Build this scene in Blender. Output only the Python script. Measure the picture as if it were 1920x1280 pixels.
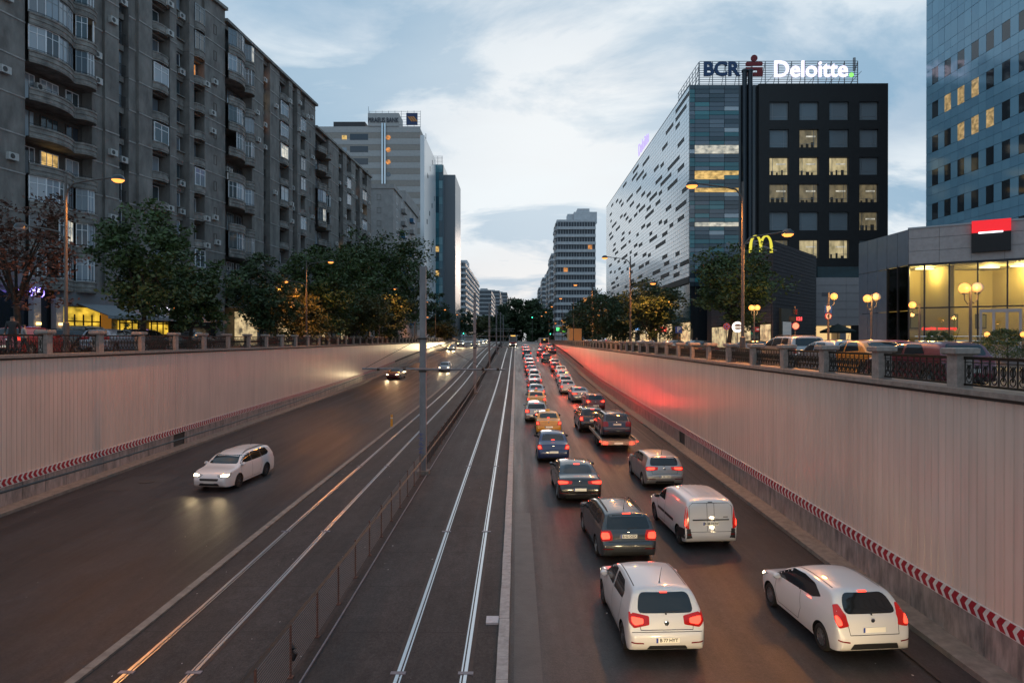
import bpy, bmesh, math, random
from mathutils import Vector, Matrix, geometry
from mathutils.bvhtree import BVHTree
R = math.radians
random.seed(7)
for o in list(bpy.data.objects): bpy.data.objects.remove(o)
S = bpy.context.scene
COL = S.collection
# ---------------------------------------------------------------- camera, sky, sun, exposure
ZC = 1.35                       # eye height over the right-hand street
F = 1280.0                      # focal length in photo pixels (24 mm on 36 mm)
VX, VY = 968.0, 636.0           # vanishing point of the street in the photo
cd = bpy.data.cameras.new('camera'); cam = bpy.data.objects.new('camera', cd); COL.objects.link(cam)
cd.lens = 24; cd.sensor_width = 36; cd.clip_start = .1; cd.clip_end = 6000
cam.location = (0, 0, ZC)
cam.rotation_euler = (R(90) - math.atan((640 - VY) / F), 0, math.atan((VX - 960) / F))
S.camera = cam

SUN_EL, SUN_AZ = 3.0, 4.0       # just set behind the end of the street
W = bpy.data.worlds.new('World'); S.world = W; W.use_nodes = True
nt = W.node_tree; N = nt.nodes; LK = nt.links; N.clear()
def nd(t, **k):
    n = N.new(t)
    for a, b in k.items(): setattr(n, a, b)
    return n
sky = nd('ShaderNodeTexSky', sky_type='NISHITA', sun_disc=False, sun_elevation=R(SUN_EL), sun_rotation=R(SUN_AZ), air_density=1.0, dust_density=1.6, ozone_density=2.5, altitude=100)
tc = nd('ShaderNodeTexCoord'); nrm = nd('ShaderNodeVectorMath', operation='NORMALIZE'); LK.new(tc.outputs['Generated'], nrm.inputs[0])
sep = nd('ShaderNodeSeparateXYZ'); LK.new(nrm.outputs[0], sep.inputs[0])
def mth(op, a, b=None, clamp=False):
    n = nd('ShaderNodeMath', operation=op, use_clamp=clamp)
    for i, v in enumerate((a, b)):
        if v is None: continue
        if isinstance(v, (int, float)): n.inputs[i].default_value = v
        else: LK.new(v, n.inputs[i])
    return n.outputs[0]
zz = mth('MAXIMUM', sep.outputs['Z'], 0.0)
den = mth('ADD', zz, 0.26)
cx = mth('DIVIDE', sep.outputs['X'], den); cy = mth('DIVIDE', sep.outputs['Y'], den)
cmb = nd('ShaderNodeCombineXYZ'); LK.new(cx, cmb.inputs[0]); LK.new(cy, cmb.inputs[1])
mp = nd('ShaderNodeMapping'); LK.new(cmb.outputs[0], mp.inputs['Vector']); mp.inputs['Location'].default_value = (3.1, 1.4, 0); mp.inputs['Rotation'].default_value = (0, 0, R(-24)); mp.inputs['Scale'].default_value = (1, 1.35, 1)
n1 = nd('ShaderNodeTexNoise'); n1.inputs['Scale'].default_value = 1.55; n1.inputs['Detail'].default_value = 12; n1.inputs['Roughness'].default_value = .60; n1.inputs['Distortion'].default_value = .5
LK.new(mp.outputs[0], n1.inputs['Vector'])
rp = nd('ShaderNodeValToRGB'); LK.new(n1.outputs['Fac'], rp.inputs[0])
rp.color_ramp.elements[0].position = .47; rp.color_ramp.elements[1].position = .585
mp2 = nd('ShaderNodeMapping'); LK.new(cmb.outputs[0], mp2.inputs['Vector']); mp2.inputs['Location'].default_value = (7.7, 9.2, 0); mp2.inputs['Scale'].default_value = (1, 1.6, 1)
n2 = nd('ShaderNodeTexNoise'); n2.inputs['Scale'].default_value = .75; n2.inputs['Detail'].default_value = 7; n2.inputs['Roughness'].default_value = .55
LK.new(mp2.outputs[0], n2.inputs['Vector'])
rp2 = nd('ShaderNodeValToRGB'); LK.new(n2.outputs['Fac'], rp2.inputs[0]); rp2.color_ramp.elements[0].position = .44; rp2.color_ramp.elements[1].position = .60
# clear sky: the Nishita colours lifted by the thin high veil that hides the sun
def mix(f, a, b):
    n = nd('ShaderNodeMix', data_type='RGBA'); 
    if isinstance(f, (int, float)): n.inputs['Factor'].default_value = f
    else: LK.new(f, n.inputs['Factor'])
    for i, v in (('A', a), ('B', b)):
        s = [q for q in n.inputs if q.name == i and q.type == 'RGBA'][0]
        if isinstance(v, tuple): s.default_value = v
        else: LK.new(v, s)
    return [q for q in n.outputs if q.type == 'RGBA'][0]
skl = nd('ShaderNodeVectorMath', operation='SCALE'); LK.new(sky.outputs[0], skl.inputs[0]); skl.inputs['Scale'].default_value = .10
horiz = mth('POWER', mth('SUBTRACT', 1.0, zz), 5.0)
veil = mix(horiz, (.17, .42, .67, 1), (.90, .85, .83, 1))
base0 = mix(.86, skl.outputs[0], veil)
sdir = Vector((math.sin(R(SUN_AZ)) * math.cos(R(SUN_EL + 13)), math.cos(R(SUN_AZ)) * math.cos(R(SUN_EL + 13)), math.sin(R(SUN_EL + 13))))
dt = nd('ShaderNodeVectorMath', operation='DOT_PRODUCT'); LK.new(nrm.outputs[0], dt.inputs[0]); dt.inputs[1].default_value = sdir
aft = mth('MULTIPLY', mth('POWER', mth('MAXIMUM', dt.outputs['Value'], 0.0), 15.0), .95)      # afterglow spread by the veil
base = mix(aft, base0, (.93, .95, .96, 1))
thin = mix(mth('MULTIPLY', rp2.outputs[0], .72), base, (.90, .96, .99, 1))          # bright high veil
grey = mix(mth('MULTIPLY', rp.outputs[0], mth('SUBTRACT', .92, mth('MULTIPLY', aft, .52))), thin, (.27, .45, .62, 1))             # blue grey cloud banks
bg = nd('ShaderNodeBackground'); bg.inputs['Strength'].default_value = 1.0
LK.new(grey, bg.inputs['Color'])
wo = nd('ShaderNodeOutputWorld'); LK.new(bg.outputs[0], wo.inputs['Surface'])

sd = bpy.data.lights.new('sun', 'SUN'); sun = bpy.data.objects.new('sun', sd); COL.objects.link(sun)
sd.energy = .25; sd.angle = R(12); sd.color = (1, .80, .66)
sun.rotation_euler = (R(90 - SUN_EL), 0, R(180 - SUN_AZ)); sun.location = (0, 0, 80)
S.view_settings.view_transform = 'Standard'; S.view_settings.look = 'None'; S.view_settings.gamma = 1
S.view_settings.exposure = 0.0
S.cycles.use_light_tree = True; S.cycles.max_bounces = 6; S.cycles.diffuse_bounces = 2; S.cycles.glossy_bounces = 3
S.cycles.transparent_max_bounces = 8; S.cycles.sample_clamp_indirect = 3; S.cycles.use_denoising = True; S.cycles.caustics_reflective = False; S.cycles.caustics_refractive = False

# ---------------------------------------------------------------- helpers
def px(x, y, d): return Vector(((x - VX) / F * d, d, ZC - (y - VY) / F * d))
def X(x, d): return (x - VX) / F * d
def Z(y, d): return ZC - (y - VY) / F * d
MATS = {}
def mat(name, col, rough=.6, metal=0.0, em=None, es=0.0, var=0.0, vs=3.0, bump=0.0, bs=30.0, coat=0.0, spec=.5, trans=0.0, stretch=None, dark=None):
    if name in MATS: return MATS[name]
    m = bpy.data.materials.new(name); m.use_nodes = True; t = m.node_tree; b = t.nodes['Principled BSDF']
    b.inputs['Base Color'].default_value = (*col, 1); b.inputs['Roughness'].default_value = rough; b.inputs['Metallic'].default_value = metal
    b.inputs['Specular IOR Level'].default_value = spec; b.inputs['Coat Weight'].default_value = coat; b.inputs['Coat Roughness'].default_value = .03
    if em: b.inputs['Emission Color'].default_value = (*em, 1); b.inputs['Emission Strength'].default_value = es
    if trans: b.inputs['Transmission Weight'].default_value = trans
    if var or bump:
        tc = t.nodes.new('ShaderNodeTexCoord'); mp = t.nodes.new('ShaderNodeMapping')
        g = t.nodes.new('ShaderNodeNewGeometry')
        t.links.new(g.outputs['Position'], mp.inputs['Vector'])
        if stretch: mp.inputs['Scale'].default_value = stretch
    if var:
        n = t.nodes.new('ShaderNodeTexNoise'); n.inputs['Scale'].default_value = vs; n.inputs['Detail'].default_value = 8; n.inputs['Roughness'].default_value = .62
        t.links.new(mp.outputs[0], n.inputs['Vector'])
        r = t.nodes.new('ShaderNodeValToRGB'); t.links.new(n.outputs['Fac'], r.inputs[0])
        r.color_ramp.elements[0].position = .32; r.color_ramp.elements[1].position = .70
        lo = dark or tuple(c * (1 - var) for c in col); hi = tuple(min(1, c * (1 + var * .6)) for c in col)
        r.color_ramp.elements[0].color = (*lo, 1); r.color_ramp.elements[1].color = (*hi, 1)
        t.links.new(r.outputs[0], b.inputs['Base Color'])
    if bump:
        n = t.nodes.new('ShaderNodeTexNoise'); n.inputs['Scale'].default_value = bs; n.inputs['Detail'].default_value = 5
        t.links.new(mp.outputs[0], n.inputs['Vector'])
        bp = t.nodes.new('ShaderNodeBump'); bp.inputs['Strength'].default_value = bump; bp.inputs['Distance'].default_value = .02
        t.links.new(n.outputs['Fac'], bp.inputs['Height']); t.links.new(bp.outputs[0], b.inputs['Normal'])
    MATS[name] = m; return m
def glow(name, col, st): return mat(name, (.02, .02, .02), .4, em=col, es=st)

class MB:
    def __init__(s): s.v = []; s.f = []
    def add(s, vs, fs):
        n = len(s.v); s.v += [tuple(v) for v in vs]; s.f += [tuple(i + n for i in f) for f in fs]; return s
    def box(s, lo, hi):
        x0, y0, z0 = lo; x1, y1, z1 = hi
        return s.add([(x0,y0,z0),(x1,y0,z0),(x1,y1,z0),(x0,y1,z0),(x0,y0,z1),(x1,y0,z1),(x1,y1,z1),(x0,y1,z1)],
                     [(0,3,2,1),(4,5,6,7),(0,1,5,4),(1,2,6,5),(2,3,7,6),(3,0,4,7)])
    def cbox(s, c, d): return s.box([c[i] - d[i] / 2 for i in range(3)], [c[i] + d[i] / 2 for i in range(3)])
    def bar(s, a, b, w, h=None):                       # a box beam between two points
        a, b = Vector(a), Vector(b); h = h or w; d = (b - a).normalized()
        u = d.cross(Vector((0, 0, 1)));  u = u.normalized() if u.length > 1e-4 else Vector((1, 0, 0)); n = u.cross(d)
        vs = [p + u * sx * w / 2 + n * sy * h / 2 for p in (a, b) for sx, sy in ((-1,-1),(1,-1),(1,1),(-1,1))]
        return s.add(vs, [(3,2,1,0),(4,5,6,7),(0,1,5,4),(1,2,6,5),(2,3,7,6),(3,0,4,7)])
    def tube(s, path, r, n=8, cap=True):
        path = [Vector(p) for p in path]; rs = r if isinstance(r, (list, tuple)) else [r] * len(path); vs = []; prev = None
        for i, p in enumerate(path):
            d = (path[min(i + 1, len(path) - 1)] - path[max(i - 1, 0)]).normalized()
            u = prev - d * prev.dot(d) if prev is not None else d.cross(Vector((0, 0, 1)) if abs(d.z) < .9 else Vector((1, 0, 0)))
            u.normalize(); prev = u; w = d.cross(u)
            vs += [p + (u * math.cos(2 * math.pi * k / n) + w * math.sin(2 * math.pi * k / n)) * rs[i] for k in range(n)]
        fs = [(i*n + k, i*n + (k+1) % n, (i+1)*n + (k+1) % n, (i+1)*n + k) for i in range(len(path) - 1) for k in range(n)]
        if cap: fs += [tuple(range(n - 1, -1, -1)), tuple((len(path) - 1) * n + k for k in range(n))]
        return s.add(vs, fs)
    def lathe(s, prof, c=(0, 0, 0), axis='z', n=16, cap=True):   # prof: (radius, height) points
        vs = []
        for r, h in prof:
            for k in range(n):
                a = 2 * math.pi * k / n; p = (r * math.cos(a), r * math.sin(a), h)
                if axis == 'x': p = (p[2], p[0], p[1])
                elif axis == 'y': p = (p[1], p[2], p[0])
                vs.append((p[0] + c[0], p[1] + c[1], p[2] + c[2]))
        fs = [(i*n + k, i*n + (k+1) % n, (i+1)*n + (k+1) % n, (i+1)*n + k) for i in range(len(prof) - 1) for k in range(n)]
        if cap: fs += [tuple(range(n - 1, -1, -1)), tuple((len(prof) - 1) * n + k for k in range(n))]
        return s.add(vs, fs)
    def prism(s, poly, a, b, f):                       # poly of (p,q); f(p,q,t) -> point, t in (a,b)
        n = len(poly); vs = [f(p, q, a) for p, q in poly] + [f(p, q, b) for p, q in poly]
        return s.add(vs, [tuple(range(n - 1, -1, -1)), tuple(range(n, 2 * n))] + [(i, (i+1) % n, n + (i+1) % n, n + i) for i in range(n)])
    def sweep(s, prof, path, closed=False):            # prof: (offset along left normal, z); path: (x,y[,z])
        vs = []; m = len(prof)
        for i, p in enumerate(path):
            a, b = path[max(i - 1, 0)], path[min(i + 1, len(path) - 1)]
            tx, ty = b[0] - a[0], b[1] - a[1]; l = math.hypot(tx, ty) or 1; nx, ny = -ty / l, tx / l; pz = p[2] if len(p) > 2 else 0
            vs += [(p[0] + nx * o, p[1] + ny * o, pz + z) for o, z in prof]
        fs = [(i*m + k, i*m + (k+1) % m, (i+1)*m + (k+1) % m, (i+1)*m + k) for i in range(len(path) - 1) for k in range(m)]
        fs += [tuple(range(m - 1, -1, -1)), tuple((len(path) - 1) * m + k for k in range(m))]
        return s.add(vs, fs)
    def mesh(s, name, m=None, smooth=False):
        me = bpy.data.meshes.new(name); me.from_pydata(s.v, [], s.f); me.validate()
        bm = bmesh.new(); bm.from_mesh(me); bmesh.ops.recalc_face_normals(bm, faces=bm.faces); bm.to_mesh(me); bm.free()
        if smooth: me.shade_smooth(); me.set_sharp_from_angle(angle=R(40))
        if m: me.materials.append(m)
        return me
    def build(s, name, m=None, parent=None, loc=(0, 0, 0), smooth=False): return obj(name, s.mesh(name, m, smooth), parent, loc)
def obj(name, me, parent=None, loc=(0, 0, 0), rz=0.0):
    o = bpy.data.objects.new(name, me); COL.objects.link(o); o.parent = parent; o.location = loc
    if rz: o.rotation_euler = (0, 0, rz)
    return o
def tag(o, label=None, cat=None, group=None, kind=None):
    if label: o['label'] = label
    if cat: o['category'] = cat
    if group: o['group'] = group
    if kind: o['kind'] = kind
    return o
def thing(name, loc, label, cat, group=None, rz=0.0): return tag(obj(name, None, None, loc, rz), label, cat, group)
def kids(o): return [c for c in bpy.data.objects if c.parent is o]
def copy_tree(o, parent=None, _ch=None):
    if _ch is None:
        _ch = {}
        for c in bpy.data.objects:
            if c.parent: _ch.setdefault(c.parent.name, []).append(c)
    c = o.copy(); COL.objects.link(c); c.parent = parent
    for ch in _ch.get(o.name, []): copy_tree(ch, c, _ch)
    return c
def text_mesh(s, size, depth, m, bold=0.0, name='lettering', spacing=1.0):
    cu = bpy.data.curves.new(name, 'FONT'); cu.body = s; cu.size = size; cu.extrude = depth; cu.offset = bold; cu.align_x = 'CENTER'; cu.align_y = 'CENTER'; cu.resolution_u = 3; cu.space_character = spacing
    o = bpy.data.objects.new(name, cu); COL.objects.link(o)
    dg = bpy.context.evaluated_depsgraph_get(); me = bpy.data.meshes.new_from_object(o.evaluated_get(dg)); bpy.data.objects.remove(o)
    me.transform(Matrix.Rotation(R(90), 4, 'X'))        # stands up, faces -y
    me.materials.clear(); me.materials.append(m); me.name = name
    return me
def point(parent, loc, col, watts, rad=.06, name='lamp_glow'):
    l = bpy.data.lights.new(name, 'POINT'); l.color = col; l.energy = watts; l.shadow_soft_size = rad
    o = bpy.data.objects.new(name, l); COL.objects.link(o); o.parent = parent; o.location = loc; return o
def spot(parent, loc, direc, col, watts, ang=70, rad=.08, blend=.6, name='lamp_beam'):
    l = bpy.data.lights.new(name, 'SPOT'); l.color = col; l.energy = watts; l.shadow_soft_size = rad; l.spot_size = R(ang); l.spot_blend = blend
    o = bpy.data.objects.new(name, l); COL.objects.link(o); o.parent = parent; o.location = loc
    o.rotation_euler = Vector(direc).to_track_quat('-Z', 'Y').to_euler(); return o
def smooth_interp(pts):
    xs = [p[0] for p in pts]; ys = [p[1] for p in pts]; n = len(xs); d = [(ys[i+1]-ys[i])/(xs[i+1]-xs[i]) for i in range(n-1)]; m = [d[0]] + [0]*(n-2) + [d[-1]]
    for i in range(1, n-1):
        if d[i-1]*d[i] > 0:
            w1 = 2*(xs[i+1]-xs[i])+(xs[i]-xs[i-1]); w2 = (xs[i+1]-xs[i])+2*(xs[i]-xs[i-1]); m[i] = (w1+w2)/(w1/d[i-1]+w2/d[i])
    def f(x):
        if x <= xs[0]: return ys[0]
        if x >= xs[-1]: return ys[-1]
        i = 0
        while x > xs[i+1]: i += 1
        h = xs[i+1]-xs[i]; t = (x-xs[i])/h
        return (2*t**3-3*t*t+1)*ys[i]+(t**3-2*t*t+t)*h*m[i]+(-2*t**3+3*t*t)*ys[i+1]+(t**3-t*t)*h*m[i+1]
    return f
# road level under the eye, read along the walls and the tram kerb
_h = smooth_interp([(-60,6.6),(0,7.12),(14,7.1),(27,6.87),(52,6.5),(70,6.25),(85,5.95),(95,5.65),(105,5.3),(125,4.5),(145,3.75),(175,2.9),(205,2.15),(240,1.55),(290,1.22),(400,1.2),(3000,1.2)])
def zr(d): return ZC - _h(d)
YS = [-30, -15, -5, 0, 5] + [10 + 2.5 * i for i in range(0, 60)] + [160 + 6 * i for i in range(25)] + [320, 400, 600, 1000, 3000]

# ---------------------------------------------------------------- materials of the setting
def road_mat(name, col, rough):
    m = mat(name, col, rough, spec=.28); t = m.node_tree; b = t.nodes['Principled BSDF']; g = t.nodes.new('ShaderNodeNewGeometry'); acc = None
    def noise(sc, stretch, lo, hi, a, c, det=6):
        mp = t.nodes.new('ShaderNodeMapping'); mp.inputs['Scale'].default_value = stretch; t.links.new(g.outputs['Position'], mp.inputs['Vector'])
        n = t.nodes.new('ShaderNodeTexNoise'); n.inputs['Scale'].default_value = sc; n.inputs['Detail'].default_value = det; n.inputs['Roughness'].default_value = .65; t.links.new(mp.outputs[0], n.inputs['Vector'])
        r = t.nodes.new('ShaderNodeMapRange'); r.inputs['From Min'].default_value = lo; r.inputs['From Max'].default_value = hi; r.inputs['To Min'].default_value = a; r.inputs['To Max'].default_value = c; t.links.new(n.outputs['Fac'], r.inputs['Value']); return n.outputs['Fac'], r.outputs[0]
    outs = [noise(.35, (1, .5, 1), .35, .65, .72, 1.22), noise(1.4, (1, .035, 1), .35, .65, .76, 1.18), noise(3.2, (1, .6, 1), .3, .7, .74, 1.24), noise(16, (1, .7, 1), .3, .7, .66, 1.34, 3), noise(45, (1, 1, 1), .3, .7, .62, 1.38, 2)]
    v = outs[0][1]
    for f, o in outs[1:]:
        mu = t.nodes.new('ShaderNodeMath'); mu.operation = 'MULTIPLY'; t.links.new(v, mu.inputs[0]); t.links.new(o, mu.inputs[1]); v = mu.outputs[0]
    vm = t.nodes.new('ShaderNodeVectorMath'); vm.operation = 'SCALE'; vm.inputs[0].default_value = col; t.links.new(v, vm.inputs['Scale']); t.links.new(vm.outputs[0], b.inputs['Base Color'])
    rr = t.nodes.new('ShaderNodeMapRange'); rr.inputs['From Min'].default_value = .35; rr.inputs['From Max'].default_value = .65; rr.inputs['To Min'].default_value = rough - .07; rr.inputs['To Max'].default_value = rough + .10; t.links.new(outs[1][0], rr.inputs['Value']); t.links.new(rr.outputs[0], b.inputs['Roughness'])
    bp = t.nodes.new('ShaderNodeBump'); bp.inputs['Strength'].default_value = .35; bp.inputs['Distance'].default_value = .02; t.links.new(outs[4][0], bp.inputs['Height']); t.links.new(bp.outputs[0], b.inputs['Normal'])
    return m
asphalt = road_mat('asphalt', (.029, .0275, .029), .46)
asphalt2 = mat('asphalt_street', (.045, .043, .042), .55, var=.35, vs=.5, bump=.3, bs=50)
slab = road_mat('track_concrete', (.041, .036, .0345), .66)
stone_kerb = mat('kerb_stone', (.31, .30, .29), .6, var=.3, vs=6, bump=.3)
kerb_dull = mat('kerb_concrete', (.20, .175, .15), .65, var=.35, vs=4, bump=.3)
steel = mat('rail_steel', (.72, .74, .76), .33, 1.0)
railside = mat('rail_side', (.05, .035, .03), .6, .4, var=.3)
wallpanel = mat('wall_panel', (.73, .545, .45), .30, var=.08, vs=1.0, stretch=(1.6, 1.6, .25), spec=.45, dark=(.66, .49, .40))
def streaks(m):                 # rain streaks and grime running down the panels
    t = m.node_tree; b = t.nodes['Principled BSDF']; src = b.inputs['Base Color'].links[0].from_socket; g = t.nodes.new('ShaderNodeNewGeometry'); last = src
    for sc, st, lo, hi, a in ((1.0, (4.5, 4.5, .10), .50, .72, .17), (.35, (1, 1, .5), .5, .75, .16), (1.0, (14, 14, .5), .56, .75, .10)):
        mp = t.nodes.new('ShaderNodeMapping'); mp.inputs['Scale'].default_value = st; t.links.new(g.outputs['Position'], mp.inputs['Vector'])
        n = t.nodes.new('ShaderNodeTexNoise'); n.inputs['Scale'].default_value = sc; n.inputs['Detail'].default_value = 4; t.links.new(mp.outputs[0], n.inputs['Vector'])
        r = t.nodes.new('ShaderNodeMapRange'); r.inputs['From Min'].default_value = lo; r.inputs['From Max'].default_value = hi; r.inputs['To Min'].default_value = 0; r.inputs['To Max'].default_value = a; t.links.new(n.outputs['Fac'], r.inputs['Value'])
        x = t.nodes.new('ShaderNodeMix'); x.data_type = 'RGBA'; t.links.new(r.outputs[0], x.inputs[0]); t.links.new(last, x.inputs[6]); x.inputs[7].default_value = (.14, .11, .095, 1); last = x.outputs[2]
    t.links.new(last, b.inputs['Base Color'])
streaks(wallpanel)
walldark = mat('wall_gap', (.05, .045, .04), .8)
plinth = mat('wall_plinth', (.36, .29, .26), .45, var=.35, vs=2.0, stretch=(2, 2, .6), dark=(.13, .115, .105))
coping = mat('coping_stone', (.27, .225, .19), .6, var=.3, vs=5, bump=.3)
granite = mat('granite_post', (.30, .25, .22), .6, var=.3, vs=7, bump=.3, bs=50)
iron = mat('cast_iron', (.030, .024, .018), .42, .5, var=.4, vs=12)
black = mat('black_rubber', (.012, .012, .013), .5)
white_p = mat('white_paint', (.68, .66, .62), .5, var=.15, vs=8)
red_p = mat('red_paint', (.36, .018, .03), .45, var=.2, vs=8)
greypaint = mat('grey_paint', (.20, .19, .21), .5, var=.3, vs=5)
# ---------------------------------------------------------------- ground, roads, tracks
XL, XR = -20.7, 10.3            # faces of the two retaining walls
ZL, ZR = .70, .22               # tops of their copings
GL, GR = .50, -.18               # street levels behind them
def strip(name, x0, x1, dz, m, ys=YS, zf=zr, nx=1):
    b = MB()
    vs = [(x0 + (x1 - x0) * k / nx, y, zf(y) + dz) for y in ys for k in range(nx + 1)]; w = nx + 1
    b.add(vs, [(i*w + k, i*w + k + 1, (i+1)*w + k + 1, (i+1)*w + k) for i in range(len(ys) - 1) for k in range(nx)])
    return b.build(name, m)
tag(strip('road', XL - .6, -9.0, 0, asphalt), 'dark asphalt carriageway for oncoming cars beside the left wall', kind='structure')
tag(strip('road', -.45, XR + .6, 0, asphalt), 'dark asphalt carriageway with the traffic queue beside the right wall', kind='structure')
tag(strip('tram_bed', -9.2, -.2, .035, slab), 'worn dark concrete tram bed between the two carriageways', kind='structure')
g = MB(); g.add([(XR + .3, -60, GR), (900, -60, GR), (900, 3200, GR), (XR + .3, 3200, GR)], [(0, 1, 2, 3)])
tag(g.build('street', asphalt2), 'street level ground right of the underpass', kind='structure')
g = MB(); g.add([(-900, -60, GL), (XL - .3, -60, GL), (XL - .3, 3200, GL), (-900, 3200, GL)], [(0, 1, 2, 3)])
tag(g.build('street', asphalt2), 'street level ground left of the underpass', kind='structure')
pave = mat('paving', (.17, .16, .15), .7, var=.3, vs=2)
def pavement(x0, x1, y0, y1, z, lab):
    b = MB(); b.box((x0, y0, z - .02), (x1, y1, z + .13)); return tag(b.build('pavement', pave), lab, kind='structure')
pavement(XR + .95, XR + 2.0, -20, 260, GR, 'narrow pavement behind the right balustrade')
pavement(XL - 2.6, XL - .95, -20, 260, GL, 'narrow pavement behind the left balustrade')
pavement(17.2, 140.0, 40, 1200, -.13, 'wide pavement in front of the glass offices')
pavement(-60, -28.5, -10, 230, GL, 'wide shop pavement below the grey apartment blocks')

def along(y0, L, n):            # centre, pitch angle for pieces that follow the road grade
    for i in range(n):
        a, b = y0 + i * L, y0 + (i + 1) * L
        yield (a + b) / 2, zr((a + b) / 2), math.atan2(zr(b) - zr(a), L)
def kerb(name, x0, x1, h, m, label, y0, L, n, gap=.012, y_end=290):
    k = tag(MB().box((x0, y0, zr(y0) - .3), (x1, y0 + .01, zr(y0) - .2)).build(name, m), label, kind='structure')
    me = MB().box((x0, -L/2 + gap/2, -.15), (x1, L/2 - gap/2, h)).mesh('kerb_stone', m)
    for y, z, a in along(y0, L, n):
        o = obj('kerb_stone', me, k, (random.uniform(-.006, .006), y, z + random.uniform(-.004, .004))); o.rotation_euler = (a, 0, random.uniform(-.002, .002))
    ys = [q for q in YS if y0 + n*L < q < y_end]; ys = [y0 + n*L + .01] + ys
    b = MB(); b.sweep([(-x0, -.15), (-x1, -.15), (-x1, h), (-x0, h)], [(0, y, zr(y)) for y in ys])
    o = b.build('kerb_run', m, k); o['kind'] = 'stuff'
    return k
kerb('tram_kerb', -.42, -.17, .13, stone_kerb, 'pale stone kerb between the tram bed and the queue', 10, 1.0, 55)
kerb('tram_kerb', -9.25, -9.03, .09, kerb_dull, 'dull concrete kerb between the oncoming carriageway and the tram bed', 10, 1.5, 40)
def ledge(name, x0, x1, label):
    b = MB(); s = 1 if x1 > x0 else -1
    pr = [(-x0, -.2), (-x1, -.2), (-x1, .16), (-x0, .13)]
    if s < 0: pr = pr[::-1]
    b.sweep(pr, [(0, y, zr(y)) for y in YS if -20 < y < 300])
    return tag(b.build(name, kerb_dull), label, kind='structure')
ledge('kerb', 9.62, XR + .2, 'raised concrete kerb at the foot of the right wall')
ledge('kerb', -19.95, XL - .2, 'raised concrete kerb at the foot of the left wall')

def track(xa, xb, label):
    t = thing('tram_track', (0, 0, 0), label, 'tram track', 'tram tracks')
    for x in (xa, xb):
        ys = [y for y in YS if 5 <= y <= 420]
        b = MB(); b.sweep([(-x + .035, .0), (-x - .035, .0), (-x - .035, .052), (-x + .035, .052)], [(0, y, zr(y)) for y in ys]); r = b.build('rail', steel, t)
        b = MB(); s = .085 if x == xa else -.085
        b.sweep([(-x - s + .016, .0), (-x - s - .016, .0), (-x - s - .016, .046), (-x - s + .016, .046)], [(0, y, zr(y)) for y in ys]); b.build('guard', steel, r)
        b = MB(); b.sweep([(-x + .13, .0), (-x - .13, .0), (-x - .13, .040), (-x + .13, .040)], [(0, y, zr(y)) for y in ys]); b.build('rail_groove', railside, r)
    m = MB().box((-.16, -.06, 0), (.16, .06, .06)).mesh('rail_clamp', greypaint)
    for x in (xa, xb):
        for y in (14.4, 24.4, 36): obj('rail_clamp', m, t, (x, y, zr(y)))
    return t
track(-8.26, -6.83, 'pair of shiny rails beside the oncoming carriageway'); track(-2.50, -1.07, 'pair of shiny rails beside the pale stone kerb')
p = px(920, 1166, 17.05)
tag(MB().box((-.75, p.y - .22, zr(p.y) + .03), (-.44, p.y + .2, zr(p.y) + .085)).build('cover_plate', mat('pale_plate', (.45, .45, .47), .6, var=.2, vs=9)), 'pale rectangular cover plate lying beside the stone kerb', 'cover')
# manhole, patches and cracks
def slabpatch(x0, x1, y0, y1, m, lab, dz):
    n = 6; b = MB(); ys = [y0 + (y1 - y0) * i / n for i in range(n + 1)]
    b.add([(x, y, zr(y) + dz) for y in ys for x in (x0, x1)], [(2*i, 2*i+1, 2*i+3, 2*i+2) for i in range(n)])
    return tag(b.build('road_patch', m), lab, kind='structure')
patchm = mat('asphalt_patch', (.026, .024, .024), .55, var=.35, vs=2, bump=.3)
slabpatch(-19.0, -16.6, 30.6, 33.6, patchm, 'dark square asphalt repair near the left wall', .004)
slabpatch(-.05, .55, 14, 27, mat('asphalt_trench', (.040, .037, .036), .5, var=.4, vs=2, bump=.3), 'long narrow asphalt repair along the pale kerb', .004)
slabpatch(8.75, 8.87, 6, 90, mat('asphalt_seam', (.018, .017, .017), .6), 'dark joint in the asphalt along the right kerb', .005)
slabpatch(-19.3, -19.22, 20, 120, MATS['asphalt_seam'], 'thin dark joint in the asphalt along the left kerb', .005)
tag(MB().lathe([(.36, 0), (.36, .012), (.30, .018), (0.01, .018)], n=20).build('manhole_cover', mat('manhole', (.06, .055, .05), .5, .6, var=.3, vs=9), None, (-17.6, 32.4, zr(32.4) + .004)), 'round iron manhole cover in the dark repair near the left wall', 'manhole')
def crack(pts, w, lab):
    b = MB(); P = []
    for i in range(len(pts) - 1):
        for k in range(8):
            t = k / 8; P.append((pts[i][0] + (pts[i+1][0] - pts[i][0]) * t + random.uniform(-.05, .05), pts[i][1] + (pts[i+1][1] - pts[i][1]) * t + random.uniform(-.06, .06)))
    vs = []
    for x, y in P:
        q = w * random.uniform(.3, 1); vs += [(x, y - q, zr(y) + .006), (x, y + q, zr(y) + .006)]
    b.add(vs, [(2*i, 2*i+1, 2*i+3, 2*i+2) for i in range(len(P) - 1)])
    tag(b.build('crack', MATS['asphalt_seam']), lab, kind='structure')
crack([(5.2, 16.0), (6.0, 15.95), (6.6, 16.05)], .02, 'short jagged crack between the two white hatchbacks')
crack([(-14.6, 27.5), (-13.4, 27.6), (-12.2, 27.2)], .02, 'thin jagged crack in the oncoming lane')
crack([(1.6, 20.6), (1.75, 19.8), (2.0, 19.2)], .02, 'thin curved crack beside the white hatchback')

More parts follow.
